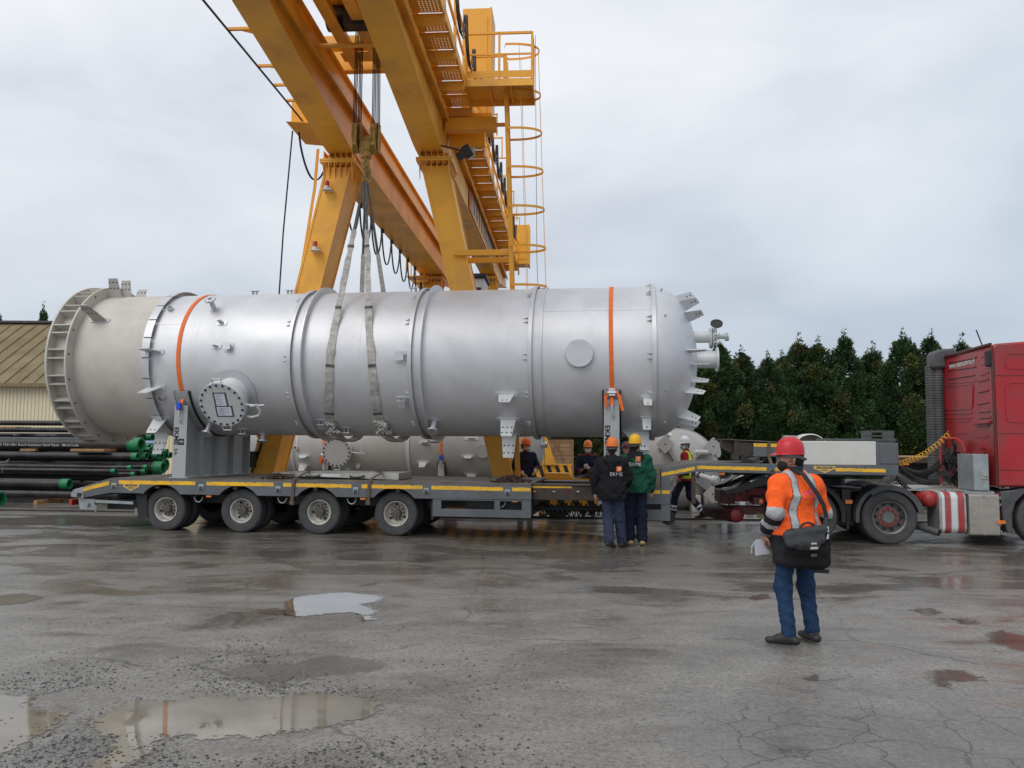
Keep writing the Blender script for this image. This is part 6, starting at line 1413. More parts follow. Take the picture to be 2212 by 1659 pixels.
def domed():
    yc=7.4; cx,cz=T.P(1466,1013,yc); R=1.05; t=thing('domed_vessel','beige-grey vessel end with square foot plates standing behind the gooseneck','vessel',T,(cx,8.5,0))
    m=MB(); prof=[(R*math.cos(PI/2*i/16),.45-.5*math.sin(PI/2*i/16)) for i in range(16,-1,-1)]+[(R,3.2),(0,3.2)]
    m.lathe(prof,(cx,yc-.1,cz),(0,1,0),80); m.build('shell','beige2',t,smooth=50)
    m=MB(); 
    for y,h in ((yc+.45,.05),(yc+.75,.06)): m.lathe([(R,0),(R+h,0),(R+h,.03),(R,.03)],(cx,y,cz),(0,1,0),80)
    m.build('ring','beige2',t)
    u=Vector((1,0,1)).normalized(); w=Vector((-1,0,1)).normalized()
    for i,(px,py) in enumerate(((1437,960),(1541,964.5),(1539.5,1067.5),(1436,1064))):
        x,z=T.P(px,py,6.75); c=Vector((x,6.75,z)); m=MB(); m.obox(c,u,w,(0,1,0),.34,.34,.02); o=m.build('foot_plate','beige2',t,bevel=.003)
        d=Vector((cx-x,0,cz-z)).normalized()
        m=MB(); m.cyl(c-Vector((0,.0115,0)),c-Vector((0,.0105,0)),.022,n=12); m.build('bolt_hole','blackp',o)
        m=MB(); b=c+Vector((0,.55,0))+d*.0
        m.obox(c+Vector((0,.5,0)),u,w,(0,1,0),.012,.24,.98); m.obox(c+Vector((0,.5,0)),w,u,(0,1,0),.012,.24,.98); m.obox(c+Vector((0,.45,0))-w*.12,u,w,(0,1,0),.28,.012,.88); m.obox(c+Vector((0,.95,0))+d*.22,u,w,(0,1,0),.55,.55,.02); m.obox(c+Vector((0,.75,0))+d*.2,d,(0,1,0),d.cross(Vector((0,1,0))),.6,.6,.015); m.build('leg_bracket','beige2',t)
    m=MB(); x,z=T.P(1468,947,yc+.5); m.cyl((x-.1,yc+.5,z-.3),(x-.1,yc+.5,z+.15),.03); m.cyl((x+.0,yc+.5,z-.3),(x+.0,yc+.5,z+.22),.035); x,z=T.P(1453,945,yc-.1); m.cyl((x-.35,yc-.1,z-.25),(x-.15,yc-.25,z+.1),.07,n=16); m.cyl((x-.17,yc-.24,z+.07),(x-.12,yc-.28,z+.13),.12,n=16); m.build('nozzle','whitep',t)
    x,z=T.P(1543,1036,6.9); m=MB(); m.cyl((x-.4,7.2,z+.12),(x-.03,6.95,z),.07,n=16); m.cyl((x-.04,6.96,z),(x+.04,6.9,z-.02),.115,n=18); m.cyl((x+.05,6.9,z-.02),(x+.08,6.88,z-.03),.115,n=18); m.build('nozzle','whitep',t)
    x,z=T.P(1549,978,6.9); m=MB(); m.cyl((x-.5,7.4,z),(x-.03,7.0,z),.07,n=16); m.cyl((x-.02,7.0,z),(x+.04,6.95,z),.12,n=18); m.build('nozzle','whitep',t)
    m=MB(); x,z=T.P(1512,1024,6.9); text(m,'mmo',.26,(x,yc-.30,z),(.75,0,.65),(-.65,0,.75),.02,ext=.006); m.build('lettering','blackp',t)
    for px in (1500,1528):
        x=T.X(px,1090,7.6); m=MB(); m.box(x-.12,x+.12,7.0,9.5,.001,.42); m.build('cradle','beige',t) if 0 else None
        single(m,'support_block','beige','painted support block under the domed vessel, '+('left one' if px==1500 else 'right one'),'support',T,bevel=.01)
    x=T.X(1530,1092,6.6); m=MB(); m.box(x-.18,x+.16,6.5,6.7,.001,.07); m.box(x-.12,x+.14,6.45,6.62,.072,.14); single(m,'timber_block','timber','short timber blocks on the ground under the square foot plate','timber',T,bevel=.004)
    # small tank
    xa,z=T.P(1586,1032,9.3); xb=T.X(1648,1032,9.3); t2=thing('small_tank','small pale grey horizontal tank with side nozzle seen under the gooseneck','tank',T,((xa+xb)/2,9.3,0))
    r=.30; m=MB(); m.lathe([(0,-.10),(r*.7,-.06),(r,.06),(r,xb-xa-.06),(r*.7,xb-xa+.05),(0,xb-xa+.09)],(xa,9.3,z),XU,32); sh=m.build('shell','whitep',t2)
    m=MB(); xn,zn=T.P(1628,1037,9.0); m.lathe([(.0,-.05),(.09,-.05),(.09,.2),(.13,.2),(.13,.24),(.07,.24),(.07,.1),(0,.1)],(xn,9.05,zn),(0,-1,0),20); m.build('nozzle','whitep',t2)
    m=MB(); m.box(xa+.1,xa+.25,9.0,9.6,.0,z-.2); m.box(xb-.3,xb-.15,9.0,9.6,.0,z-.2); m.box(xa-.1,xb+.1,9.0,9.6,.45,.5); m.build('stand','whitep',t2)
    m=MB(); m.cyl((xb+.05,9.3,z+.1),(xb+.3,9.3,z+.1),.06,n=12); m.cyl((xb+.25,9.3,z+.1),(xb+.3,9.3,z+.1),.1,n=12); m.build('end_nozzle','whitep',t2)
    x,z=T.P(1560,1055,7.9); t3=thing('tagged_stand','dark steel stand with a long white paper tag beside the square foot plates','stand',T,(x,8,0))
    m=MB(); m.box(x-.1,x-.06,7.9,8,0,z+.35); m.box(x+.16,x+.2,7.9,8,0,z+.3); m.box(x-.1,x+.2,7.9,8,z+.27,z+.33); m.cyl((x+.05,7.95,z+.3),(x+.05,7.95,z+.55),.03); m.build('frame','dark',t3)
    m=MB(); m.box(x-.03,x+.12,7.86,7.87,z-.35,z+.25); m.build('paper_tag','paper',t3)
domed()
# crate beyond the far crane leg
def crate():
    Y=36.; x0,x1=WF.X(1166,970,Y),WF.X(1239,970,Y); z1=WF.Z(1200,949,Y); t=thing('wooden_crate','large wooden crate with diagonal braces behind the far striped crane beam','crate',WF,((x0+x1)/2,Y+.6,0))
    m=MB(); n=11
    for i in range(n): z=.02+i*(z1-.02)/n; m.box(x0,x1,Y,Y+1.3,z,z+(z1-.02)/n-.012)
    m.build('planking','crate',t); m=MB(); xm=(x0+x1)/2
    for a,b in ((x0,x0+.09),(xm-.05,xm+.05),(x1-.09,x1)): m.box(a,b,Y-.03,Y-.001,0,z1)
    m.box(x0+.09,xm-.05,Y-.028,Y-.001,z1-.1,z1-.01); m.box(xm+.05,x1-.09,Y-.028,Y-.001,z1-.1,z1-.01)
    m.bar((xm+.05,Y-.018,z1-.15),(x1-.1,Y-.018,.1),.03,.09,up=(0,1,0)); m.bar((xm-.05,Y-.018,z1-.15),(x0+.1,Y-.018,.1),.03,.09,up=(0,1,0)); m.build('batten','timber',t)
    m=MB(); m.box(x0-.03,x1+.03,Y-.05,Y+1.35,z1,z1+.03); m.build('lid','brownsteel',t)
crate()
def flatbed():
    yl=9.0; x0,x1=T.X(1840,992,yl),T.X(2330,992,yl); zt,zb=T.Z(1965,988.5,yl),T.Z(1965,1000,yl); t=thing('flatbed_trailer','brownish flatbed trailer parked behind the coiled hoses of the truck','trailer',T,((x0+x1)/2,yl+1.2,0))
    m=MB(); m.box(x0,x1,yl,yl+2.4,zb,zt); m.build('bed','brownsteel',t); m=MB(); m.box(x0,x1,yl-.01,yl+2.4,zt+.001,zt+.03); m.build('side_board','timber',t)
    m=MB(); m.box(x0+.3,x1,yl+.8,yl+1.6,zb-.35,zb); m.build('chassis','dark',t)
    for px in (1957,2060): x=T.X(px,1003,yl); m=MB(); m.box(x-.07,x+.07,yl-.03,yl+.02,zb-.06,zb-.01); m.build('marker_lamp','amber',t)
    for i in range(3): make_wheel(t,x0+1.2+i*1.3,yl+.16,.5,.5,.28,.28,rot=i)
flatbed()
# ================================================================== PEOPLE : one blended surface per body / garment
def sd_field(prims,h,k,pad=.06,clips=None,disp=None):
    P=np.array([np.concatenate([p['a'],p['b']]) for p in prims]); r=max(max(p['ra'],p['rb']) for p in prims)
    allp=np.vstack([P[:,:3],P[:,3:]]); lo=allp.min(0)-r-pad; hi=allp.max(0)+r+pad; n=np.ceil((hi-lo)/h).astype(int)+1
    Fd=np.full(n,.5,np.float32); Id=np.zeros(n,np.int16); Tt=np.zeros(n,np.float32)
    best=np.full(n,1.,np.float32)
    ax=[lo[i]+h*np.arange(n[i]) for i in range(3)]
    for q,p in enumerate(prims):
        a,b=np.array(p['a'],float),np.array(p['b'],float); rr=max(p['ra'],p['rb'])*max(1,p.get('w',1),p.get('d',1))+.08
        l0=np.maximum(((np.minimum(a,b)-rr-lo)/h).astype(int),0); h0=np.minimum(((np.maximum(a,b)+rr-lo)/h).astype(int)+2,n)
        X,Y,Z=np.meshgrid(ax[0][l0[0]:h0[0]],ax[1][l0[1]:h0[1]],ax[2][l0[2]:h0[2]],indexing='ij')
        if p.get('ang'):
            c_,s_=math.cos(p['ang']),math.sin(p['ang'])
        else: c_,s_=1.,0.
        dx,dy,dz=X-a[0],Y-a[1],Z-a[2]; ab=b-a; L2=float(ab@ab)+1e-12
        t=np.clip((dx*ab[0]+dy*ab[1]+dz*ab[2])/L2,0,1)
        ex,ey,ez=dx-t*ab[0],dy-t*ab[1],dz-t*ab[2]
        ux=(ex*c_+ey*s_)/p.get('w',1); uy=(-ex*s_+ey*c_)/p.get('d',1); uz=ez/p.get('e',1)
        d=(np.sqrt(ux*ux+uy*uy+uz*uz)-(p['ra']+(p['rb']-p['ra'])*t))*min(p.get('w',1),p.get('d',1),p.get('e',1),1)
        sl=tuple(slice(l0[i],h0[i]) for i in range(3)); f=Fd[sl]; kk=p.get('k',k)
        if p.get('sub'):
            hh=np.maximum(kk-np.abs(-d-f),0)/kk; Fd[sl]=np.maximum(f,-d)+hh*hh*kk/4; continue
        hh=np.maximum(kk-np.abs(f-d),0)/kk; Fd[sl]=np.minimum(f,d)-hh*hh*kk/4
        m=d<best[sl]; bs=best[sl]; bs[m]=d[m]; i_=Id[sl]; i_[m]=q; tt_=Tt[sl]; tt_[m]=t[m]
    if disp is not None or clips:
        X,Y,Z=np.meshgrid(*ax,indexing='ij')
        if disp is not None: Fd+=disp(X,Y,Z).astype(np.float32)
        for c in (clips or []):   # (point, normal): keep side where (p-point).n<0
            pp,nn=c; nn=np.array(nn)/np.linalg.norm(nn); Fd=np.maximum(Fd,((X-pp[0])*nn[0]+(Y-pp[1])*nn[1]+(Z-pp[2])*nn[2]).astype(np.float32))
    return Fd,Id,Tt,lo
def nets(Fd,lo,h):
    s=Fd<0; nx,ny,nz=Fd.shape; c=np.zeros((nx-1,ny-1,nz-1),np.int8)
    offs=[(i,j,k) for i in(0,1) for j in(0,1) for k in(0,1)]
    for i,j,k in offs: c+=s[i:nx-1+i,j:ny-1+j,k:nz-1+k]
    A=np.argwhere((c>0)&(c<8)); idx=np.full(c.shape,-1,np.int64); idx[A[:,0],A[:,1],A[:,2]]=np.arange(len(A))
    V={o:Fd[A[:,0]+o[0],A[:,1]+o[1],A[:,2]+o[2]] for o in offs}
    S_=np.zeros((len(A),3)); cnt=np.zeros(len(A))
    for o in offs:
        for d in range(3):
            if o[d]==0:
                p=list(o); p[d]=1; p=tuple(p); f0,f1=V[o],V[p]; m=(f0<0)!=(f1<0); t=np.where(m,f0/(f0-f1+1e-12),0)
                for e in range(3): S_[:,e]+=np.where(m,o[e]+(t if e==d else 0),0)
                cnt+=m
    vs=(A+S_/cnt[:,None])*h+lo; fs=[]
    for d in range(3):
        e,f=(d+1)%3,(d+2)%3; a=[slice(None)]*3; b=[slice(None)]*3; a[d]=slice(0,-1); b[d]=slice(1,None)
        sa,sb=s[tuple(a)],s[tuple(b)]; E=np.argwhere(sa!=sb); E=E[(E[:,e]>0)&(E[:,f]>0)&(E[:,e]<Fd.shape[e]-1)&(E[:,f]<Fd.shape[f]-1)]
        def g(de,df):
            q=E.copy(); q[:,e]-=de; q[:,f]-=df; return idx[q[:,0],q[:,1],q[:,2]]
        Q=np.stack([g(1,1),g(0,1),g(0,0),g(1,0)],1); fl=sa[E[:,0],E[:,1],E[:,2]]; Q[~fl]=Q[~fl][:,::-1]; fs.append(Q)
    return vs,np.concatenate(fs),A
def blob(name,parent,prims,h,k,mat,colfn=None,clips=None,disp=None,label=None):
    Fd,Id,Tt,lo=sd_field(prims,h,k,clips=clips,disp=disp); vs,fs,A=nets(Fd,lo,h)
    me=bpy.data.meshes.new(name); me.from_pydata(vs.tolist(),[],fs.tolist()); me.polygons.foreach_set('use_smooth',[True]*len(fs)); me.materials.append(M[mat] if isinstance(mat,str) else mat)
    if colfn:
        ids=Id[A[:,0],A[:,1],A[:,2]]; ts=Tt[A[:,0],A[:,1],A[:,2]]; c=np.ones((len(vs),4)); c[:,:3]=colfn(vs,ids,ts,prims); at=me.color_attributes.new('Col','FLOAT_COLOR','POINT'); at.data.foreach_set('color',c.ravel())
    o=bpy.data.objects.new(name,me); COL.objects.link(o); o.parent=parent
    if label: o['label']=label
    return o,vs,fs
def v(*a): return np.array(a,float)
def cap(a,b,ra,rb=None,**k): return dict(a=v(*a),b=v(*b),ra=ra,rb=ra if rb is None else rb,**k)
def folds(amp,sc=1.,seed=0.):
    def f(X,Y,Z):
        a=Z*17*sc+2.2*np.sin(X*9*sc+Y*7+seed)+seed; b=X*19*sc+Z*9*sc+1.8*np.sin(Z*8*sc+seed*2); c=Y*20*sc-Z*12*sc+1.5*np.sin(X*11+seed)
        return amp*((2*np.abs(np.sin(a))**.7-1.1)*.55+(2*np.abs(np.sin(b))**.7-1.1)*.4+(2*np.abs(np.sin(c))**.7-1.1)*.35+.25*np.sin(a*2.9+b*1.7))
    return f
HANDREST=None
def hand_prims(wr,d,palm,side,s=1.,curl=.5,spread=1.):
    """wr wrist, d finger direction, palm palm normal, side=+1 thumb along +u"""
    d=np.array(d,float); d/=np.linalg.norm(d); pn_=np.array(palm,float); pn_-=d*(pn_@d); pn_/=np.linalg.norm(pn_); u=np.cross(d,pn_)*side; R=[]
    a=wr; 
    for o in (-.026,-.009,.009,.026): R.append(cap(a+d*.015*s+u*o*.7*s,a+d*.085*s+u*o*s,.0145*s,.0125*s,k=.02))
    for o,l,r in ((.030,.072,.0088),(.010,.080,.009),(-.010,.074,.0086),(-.029,.058,.0075)):
        p=a+d*.088*s+u*o*s; ang=0; seg=[.45,.30,.25]
        for q in seg:
            ang+=curl*.75; dd=d*math.cos(ang)+pn_*math.sin(ang); nx=p+dd*l*q*s+u*o*.05*spread; R.append(cap(p,nx,r*s,r*.93*s,k=.004)); p=nx
    p=a+d*.03*s+u*.03*s; q=p+(d*.6+u*.7+pn_*.35)*.035*s; w=q+(d*.85+u*.15+pn_*.4)*.034*s; z=w+(d*.9-u*.1+pn_*.45)*.026*s
    R+= [cap(p,q,.015*s,.012*s,k=.012),cap(q,w,.0115*s,.0105*s,k=.004),cap(w,z,.0105*s,.009*s,k=.004)]; return R
def rotz(a): c,s=math.cos(a),math.sin(a); return np.array([[c,-s,0],[s,c,0],[0,0,1]])
def rotx(a): c,s=math.cos(a),math.sin(a); return np.array([[1,0,0],[0,c,-s],[0,s,c]])
def person(label,X,Y,face,p,outfit,scale=1.,group=None,z0=0):
    """p: joints in metres for a 1.75 m person; +y = forward, +x = the person's right"""
    t=thing('person',label,'person',WF,(X,Y,z0),group,rz=face); t.scale=(scale,)*3
    J=dict(hipR=v(.09,0,.93),hipL=v(-.09,0,.93),kneeR=v(.10,.02,.50),kneeL=v(-.10,.02,.50),ankR=v(.11,-.02,.10),ankL=v(-.11,-.02,.10),toeR=v(.13,.17,.03),toeL=v(-.13,.17,.03),
      pel=v(0,0,.97),waist=v(0,.0,1.10),chest=v(0,-.01,1.30),neck=v(0,-.015,1.47),head=v(0,.02,1.62),shR=v(.185,-.015,1.41),shL=v(-.185,-.015,1.41),elR=v(.26,-.04,1.13),elL=v(-.26,-.04,1.13),wrR=v(.27,.06,.90),wrL=v(-.27,.06,.90))
    J.update(p.get('J',{})); yaw,pit=p.get('yaw',0),p.get('pit',0); HR=rotz(yaw)@rotx(pit); hc=J['head']; hl=lambda *a: hc+HR@v(*a)
    res=p.get('res',.011)
    # head & neck, face
    B=[cap(J['neck']-v(0,0,.06),hl(0,-.02,-.07),.062,.056,k=.03),
       cap(hl(0,-.025,.035),hl(0,.015,.035),.082,.078,k=.03,w=.97,ang=yaw),cap(hl(0,.03,-.03),hl(0,.052,-.085),.055,.034,k=.035),cap(hl(0,.055,.02),hl(0,.062,-.03),.042,.034,k=.03),
       cap(hl(0,.092,.018),hl(0,.116,-.016),.010,.0145,k=.012),cap(hl(-.012,.104,-.022),hl(.012,.104,-.022),.009,k=.008),
       cap(hl(-.020,.092,-.052),hl(.020,.092,-.052),.0095,k=.006),cap(hl(-.016,.088,-.064),hl(.016,.088,-.064),.0095,k=.006),
       cap(hl(-.052,.072,.034),hl(-.016,.094,.036),.011,k=.012),cap(hl(.052,.072,.034),hl(.016,.094,.036),.011,k=.012),
       cap(hl(-.032,.094,.012),hl(-.032,.096,.012),.012,k=.01,sub=1),cap(hl(.032,.094,.012),hl(.032,.096,.012),.012,k=.01,sub=1)]
    for s_ in (-1,1): B+=[cap(hl(s_*.080,-.008,.02),hl(s_*.078,-.002,-.025),.013,.009,k=.006),cap(hl(s_*.086,-.016,.022),hl(s_*.086,-.010,.0),.010,.007,k=.005)]
    # torso and limbs
    B+=[cap(J['pel'],J['waist'],.115,.105,w=1.25,k=.06,d=.9),cap(J['waist'],J['chest'],.11,.125,w=1.25,k=.06,d=.9),cap(J['shL']*.75+J['chest']*.25,J['shR']*.75+J['chest']*.25,.085,k=.06)]
    for s_ in 'RL':
        B+=[cap(J['sh'+s_],J['el'+s_],.050,.040,k=.03),cap(J['el'+s_],J['wr'+s_],.040,.027,k=.02),cap(J['hip'+s_],J['knee'+s_],.085,.055,k=.04),cap(J['knee'+s_],J['ank'+s_],.052,.036,k=.03)]
        hd=p.get('hand'+s_) or dict(d=tuple((J['wr'+s_]-J['el'+s_])*.6+v(0,.0,-.05)),palm=(-1 if s_=='R' else 1,.1,0),curl=.45)
        B+=hand_prims(J['wr'+s_],hd['d'],hd['palm'],hd.get('side',-1 if s_=='R' else 1),1.0,hd.get('curl',.45))
        B+=[cap(J['ank'+s_],J['ank'+s_]+(J['toe'+s_]-J['ank'+s_])*.5,.030,.018,k=.02)]
    sk=lambda vs,i,ts,pr: np.tile(np.array(p.get('skin',(.42,.235,.17))),(len(vs),1))
    blob('body',t,B,p.get('bres',.008),.02,'skinattr',sk)
    o=outfit
    # trousers
    LG=[]
    for s_ in 'RL': LG+=[cap(J['hip'+s_]+v(0,0,.02),J['knee'+s_],o.get('thigh',.098),o.get('knee',.082),k=.05),cap(J['knee'+s_],J['ank'+s_]+v(0,0,.015),o.get('knee',.082)-.002,o.get('cuff',.078),k=.05)]
    LG+=[cap(J['hipL'],J['hipR'],.108,k=.05),cap(J['pel'],J['waist'],.125,.12,w=1.2,k=.05)]
    def tc_(vs,ids,ts,pr):
        c=np.tile(np.array(o['trousers']),(len(vs),1))
        if o.get('ankleband'):
            for k_ in (1,3):
                for a_,b_ in ((.62,.72),(.80,.90)): c[(ids==k_)&(ts>a_)&(ts<b_)]=(.60,.60,.58)
        return c
    cl=[(J['ank'+s_]+v(0,0,-.0),J['ank'+s_]-J['knee'+s_]) for s_ in ()]
    blob('trousers',t,LG,res,.05,'fabricattr',tc_,disp=folds(o.get('tf',.007),o.get('tfs',1.5),1.3+X))
    for s_ in 'RL':
        a,b=J['ank'+s_],J['toe'+s_]; hl_=a+(a-b)*np.array([.32,.32,0]); hl_[2]=b[2]+ (a[2]-.10)*.9+.022; m_=(a+b)/2; m_[2]=(b[2]+hl_[2])/2
        SP=[cap(hl_,v(b[0],b[1],b[2]+.004),.045,.036,k=.02,e=.85),cap(a-v(0,0,.02),m_+v(0,0,.02),.05,.038,k=.03),cap(a-v(0,0,.03),a+v(0,0,.03),.048,k=.02)]
        sole=min(hl_[2],b[2])-.032
        blob('shoe',t,SP,.007,.02,'shoe',lambda vs,i,ts,pr: np.where((vs[:,2:3]<sole+.016),np.array([[.015,.015,.015]]) if not o.get('lightsole') else np.array([[.35,.27,.14]]),np.array([o['shoe']])),clips=[(v(0,0,sole),(0,0,-1))] if p.get('flat',True) else None)
    # jacket
    if o.get('jacket') is not None:
        g_=o.get('puff',.03); hz=o.get('hem',.82); hipc=(J['hipL']+J['hipR'])/2
        JK=[cap(v(hipc[0],hipc[1],hz+.06),v(hipc[0],hipc[1],.98),.145+g_*o.get('flare',1.0),.142+g_,w=1.26,k=.06,d=.98),cap(v(hipc[0],hipc[1],.98),J['waist'],.142+g_,.118+g_,w=1.24,k=.06,d=.95),cap(J['waist'],J['chest'],.115+g_,.125+g_,w=1.25,k=.06,d=.92),cap(J['chest'],J['neck']-v(0,0,.07),.125+g_*.8,.075+g_*.5,w=1.2,k=.06),
            cap(J['shL']+v(.03,0,-.01),J['shR']-v(.03,0,.01),.075+g_*.6,k=.06)]
        for s_ in 'RL': JK+=[cap(J['sh'+s_],J['el'+s_],.060+g_*.75,.050+g_*.6,k=.03),cap(J['el'+s_],J['wr'+s_]*.93+J['el'+s_]*.07,.050+g_*.6,.036+g_*.45,k=.03)]
        if o.get('collar',True): JK+=[cap(J['neck']+v(0,-.0,-.03),J['neck']+v(0,.01,.035),.078,.075,k=.02,sub=0)]
        if o.get('hood'): JK+=[cap(J['neck']+v(-.07,-.075,-.02),J['neck']+v(.07,-.075,-.02),.062,k=.04,e=.9),cap(J['neck']+v(-.08,-.05,.03),J['neck']+v(.08,-.05,.03),.045,k=.03),cap(J['neck']+v(0,-.12,-.04),J['neck']+v(0,-.14,-.14),.07,.045,k=.05,w=1.3)]
        sub=[dict(cap(v(hipc[0],hipc[1],hz-.2),v(hipc[0],hipc[1],hz+.0),.10,k=.01,w=1.2),sub=1)]
        o_,vs,fs=blob('jacket',t,JK+(o.get('extra',lambda J:[])(J)),o.get('jres',res),.04,o.get('jmat','fabricattr'),o['jacket'],clips=[(v(0,0,hz),(0,0,-1))],disp=folds(o.get('fold',.007),o.get('foldsc',.8),.7+X))
        bvh=BVHTree.FromPolygons([Vector(q) for q in vs],[tuple(f) for f in fs.tolist()])
        if o.get('decal'): o['decal'](t,o_,bvh,J)
    # glove overlays, mask, hair, helmet
    if o.get('gloves'):
        for s_ in 'RL':
            hd=p.get('hand'+s_) or dict(d=tuple((J['wr'+s_]-J['el'+s_])*.6+v(0,.0,-.05)),palm=(-1 if s_=='R' else 1,.1,0),curl=.45)
            PR=hand_prims(J['wr'+s_],hd['d'],hd['palm'],hd.get('side',-1 if s_=='R' else 1),1.06,hd.get('curl',.45)); 
            for q in PR: q['ra']+=.0035; q['rb']+=.0035
            u_=(J['el'+s_]-J['wr'+s_]); u_/=np.linalg.norm(u_); PR.append(cap(J['wr'+s_]-u_*.02,J['wr'+s_]+u_*.10,.045,.058,k=.02)); n_=len(PR)-1
            blob('glove',t,PR,.007,.012,'fabricattr',lambda vs,ids,ts,pr: np.where((ids==n_)[:,None]&(ts>.15)[:,None],np.array([[.22,.03,.025]]),np.array([[.50,.46,.38]])))
    HP=[cap(hl(0,-.035,.045),hl(0,-.005,.06),.086,.078,k=.02),cap(hl(0,-.05,-.02),hl(0,-.055,-.055),.068,.05,k=.03)]
    fn=HR@v(0,1,-.15)
    hairc=o.get('hair',(.018,.014,.012))
    blob('hair',t,HP,.008,.02,'fabricattr',lambda vs,i,ts,pr: np.tile(np.array(hairc),(len(vs),1)),clips=[(hl(0,.045,.0),fn),(hl(0,0,-.072),HR@v(0,0,-1))],disp=lambda X_,Y_,Z_: .002*np.sin(X_*300)*np.sin(Z_*260))
    if o.get('mask'):
        mc=o['mask']; MP=[cap(hl(-.022,.072,-.035),hl(.022,.072,-.035),.046,.046,k=.02),cap(hl(0,.098,-.020),hl(0,.090,-.060),.026,.024,k=.02)]
        if o.get('cup'): MP.append(cap(hl(0,.112,-.035),hl(0,.105,-.05),.028,k=.02))
        blob('face_mask',t,MP,.006,.02,'fabricattr',lambda vs,i,ts,pr: np.tile(np.array(mc),(len(vs),1)),clips=[(hl(0,.05,0),HR@v(0,-1,0))])
        m=MB(); 
        for s_ in (-1,1): m.tube([tuple(hl(s_*.05,.068,-.02)),tuple(hl(s_*.084,.01,.012)),tuple(hl(s_*.088,-.018,.015))],.0022,5); m.tube([tuple(hl(s_*.05,.062,-.055)),tuple(hl(s_*.082,.01,-.03)),tuple(hl(s_*.088,-.018,-.01))],.0022,5)
        mo=m.build('mask_loop','whitep' if sum(mc)>.6 else 'black',t)
    for s_ in (-1,1):
        m=MB(); m.ball(tuple(hl(s_*.031,.080,.013)),.0125,12,8); eo=m.build('eye','eyewhite',t)
        m=MB(); m.ball(tuple(hl(s_*.031,.0885,.012)),.0065,10,6); m.build('iris','blackp',eo)
    hm=MB(); c=hl(0,-.005,.062); up=HR@v(0,-.12,1); up/=np.linalg.norm(up); fw=HR@v(0,1,.12); fw/=np.linalg.norm(fw); rt=np.cross(fw,up)
    n=40; rows=[]; 
    prof=[(1.0,0.),(1.0,.022),(.985,.045),(.93,.078),(.82,.106),(.64,.128),(.42,.142),(.2,.149),(0.001,.151)]
    vsx=[];
    for r_,z_ in prof:
        for i in range(n):
            a=2*PI*i/n; rr_=.112 if False else 1; q=c+rt*(math.cos(a)*.102*r_)+fw*(math.sin(a)*.125*r_)+up*(z_+.004*math.cos(2*a)*0)
            if abs(math.cos(a))<.16 and z_>.03: q=q+up*.006
            vsx.append(q)
    hm.add(vsx,[(j*n+i,j*n+(i+1)%n,(j+1)*n+(i+1)%n,(j+1)*n+i) for j in range(len(prof)-1) for i in range(n)])
    hm.build('helmet_tmp',o['helmet'],t) if False else None
    # brim
    vb=[]
    for k_,(ri,zi) in enumerate(((.99,.004),(1.03,.000),(1.03,-.006),(.97,-.003))):
        for i in range(n):
            a=2*PI*i/n; pk=max(0,math.sin(a))**2.2; ext=(1+ (.42*pk+ .035 if k_ in (1,2) else 0)); q=c+rt*(math.cos(a)*.102*ri*(1 if k_ not in(1,2) else 1.04))+fw*(math.sin(a)*.125*ri*ext)+up*(zi-.012*pk*(1 if k_ in(1,2) else 0)); vb.append(q)
    hm.add(vb,[(j*n+i,j*n+(i+1)%n,((j+1)%4)*n+(i+1)%n,((j+1)%4)*n+i) for j in range(4) for i in range(n)])
    ho=hm.build('hard_hat',o['helmet'],t,smooth=60)
    hb=MB(); ring_=[tuple(c+rt*(math.cos(a)*.100)+fw*(math.sin(a)*.120)+up*(-.012-.03*max(0,-math.sin(a)))) for a in [2*PI*i/32 for i in range(33)]]; hb.ribbon(ring_,.03,tuple(up),.004); hb.build('headband','plasticg' if not o.get('bandc') else o['bandc'],ho)
    kn=MB(); q=c-fw*.128+up*(-.045); kn.cyl(tuple(q-rt*.02),tuple(q+rt*.02),.014,n=12); kn.build('adjuster_knob','plasticg',ho)
    return t,J,hl
M['bucklewhite']=pm('buckle',(.55,.55,.48),.4,0,.03); M['navy']=pm('navy_fleece',(.012,.016,.035),.9,0,.2,30,.3,200)
M['helm_d']=pm('dark_red_helmet',(.10,.01,.012),.4,0,.03,6)
M['skinattr']=pm('skin',(1,1,1),.5,0,.08,25,.15,150,attr=True,spec=.35); M['eyewhite']=pm('eye_white',(.6,.57,.52),.3,0,.02)
def solid(c): return lambda vs,ids,ts,pr: np.tile(np.array(c,float),(len(vs),1))
def ekme(size,ox,oz,org=(.72,.16,.03)):
    def f(t,o_,bvh,J):
        c=J['chest']+v(ox,0,oz)
        def fn(p):
            h=bvh.ray_cast(Vector((p.x,p.y-.6,p.z)),Vector((0,1,0)))
            return Vector((p.x,h[0].y-.004,p.z)) if h[0] else p
        # the wearer is seen from behind: text runs to the wearer's right (+x)
        m=MB(); text(m,'EKME',size,(c[0],c[1]-.3,c[2]),(1,0,0),(0,0,1),.0,fn=fn,ext=0); m.build('lettering','whitep',o_)
        m=MB(); a=size*.95; g=6; cx=c[0]+size*.55; cz=c[2]+size*1.05
        vs=[fn(Vector((cx+(i/g-.5)*a,c[1]-.3,cz+(j/g-.5)*a))) for i in range(g+1) for j in range(g+1)]; m.add(vs,[(i*(g+1)+j,(i+1)*(g+1)+j,(i+1)*(g+1)+j+1,i*(g+1)+j+1) for i in range(g) for j in range(g)]); lo_=m.build('logo_patch',pm('logo_orange',org,.7,0,.05),o_)
        m=MB(); text(m,'E',size*.7,(cx+.008,c[1]-.3,cz),(1,0,0),(0,0,1),.02,fn=lambda p:fn(p)-Vector((0,.003,0)),ext=0); m.build('logo_letter','whitep',lo_)
    return f

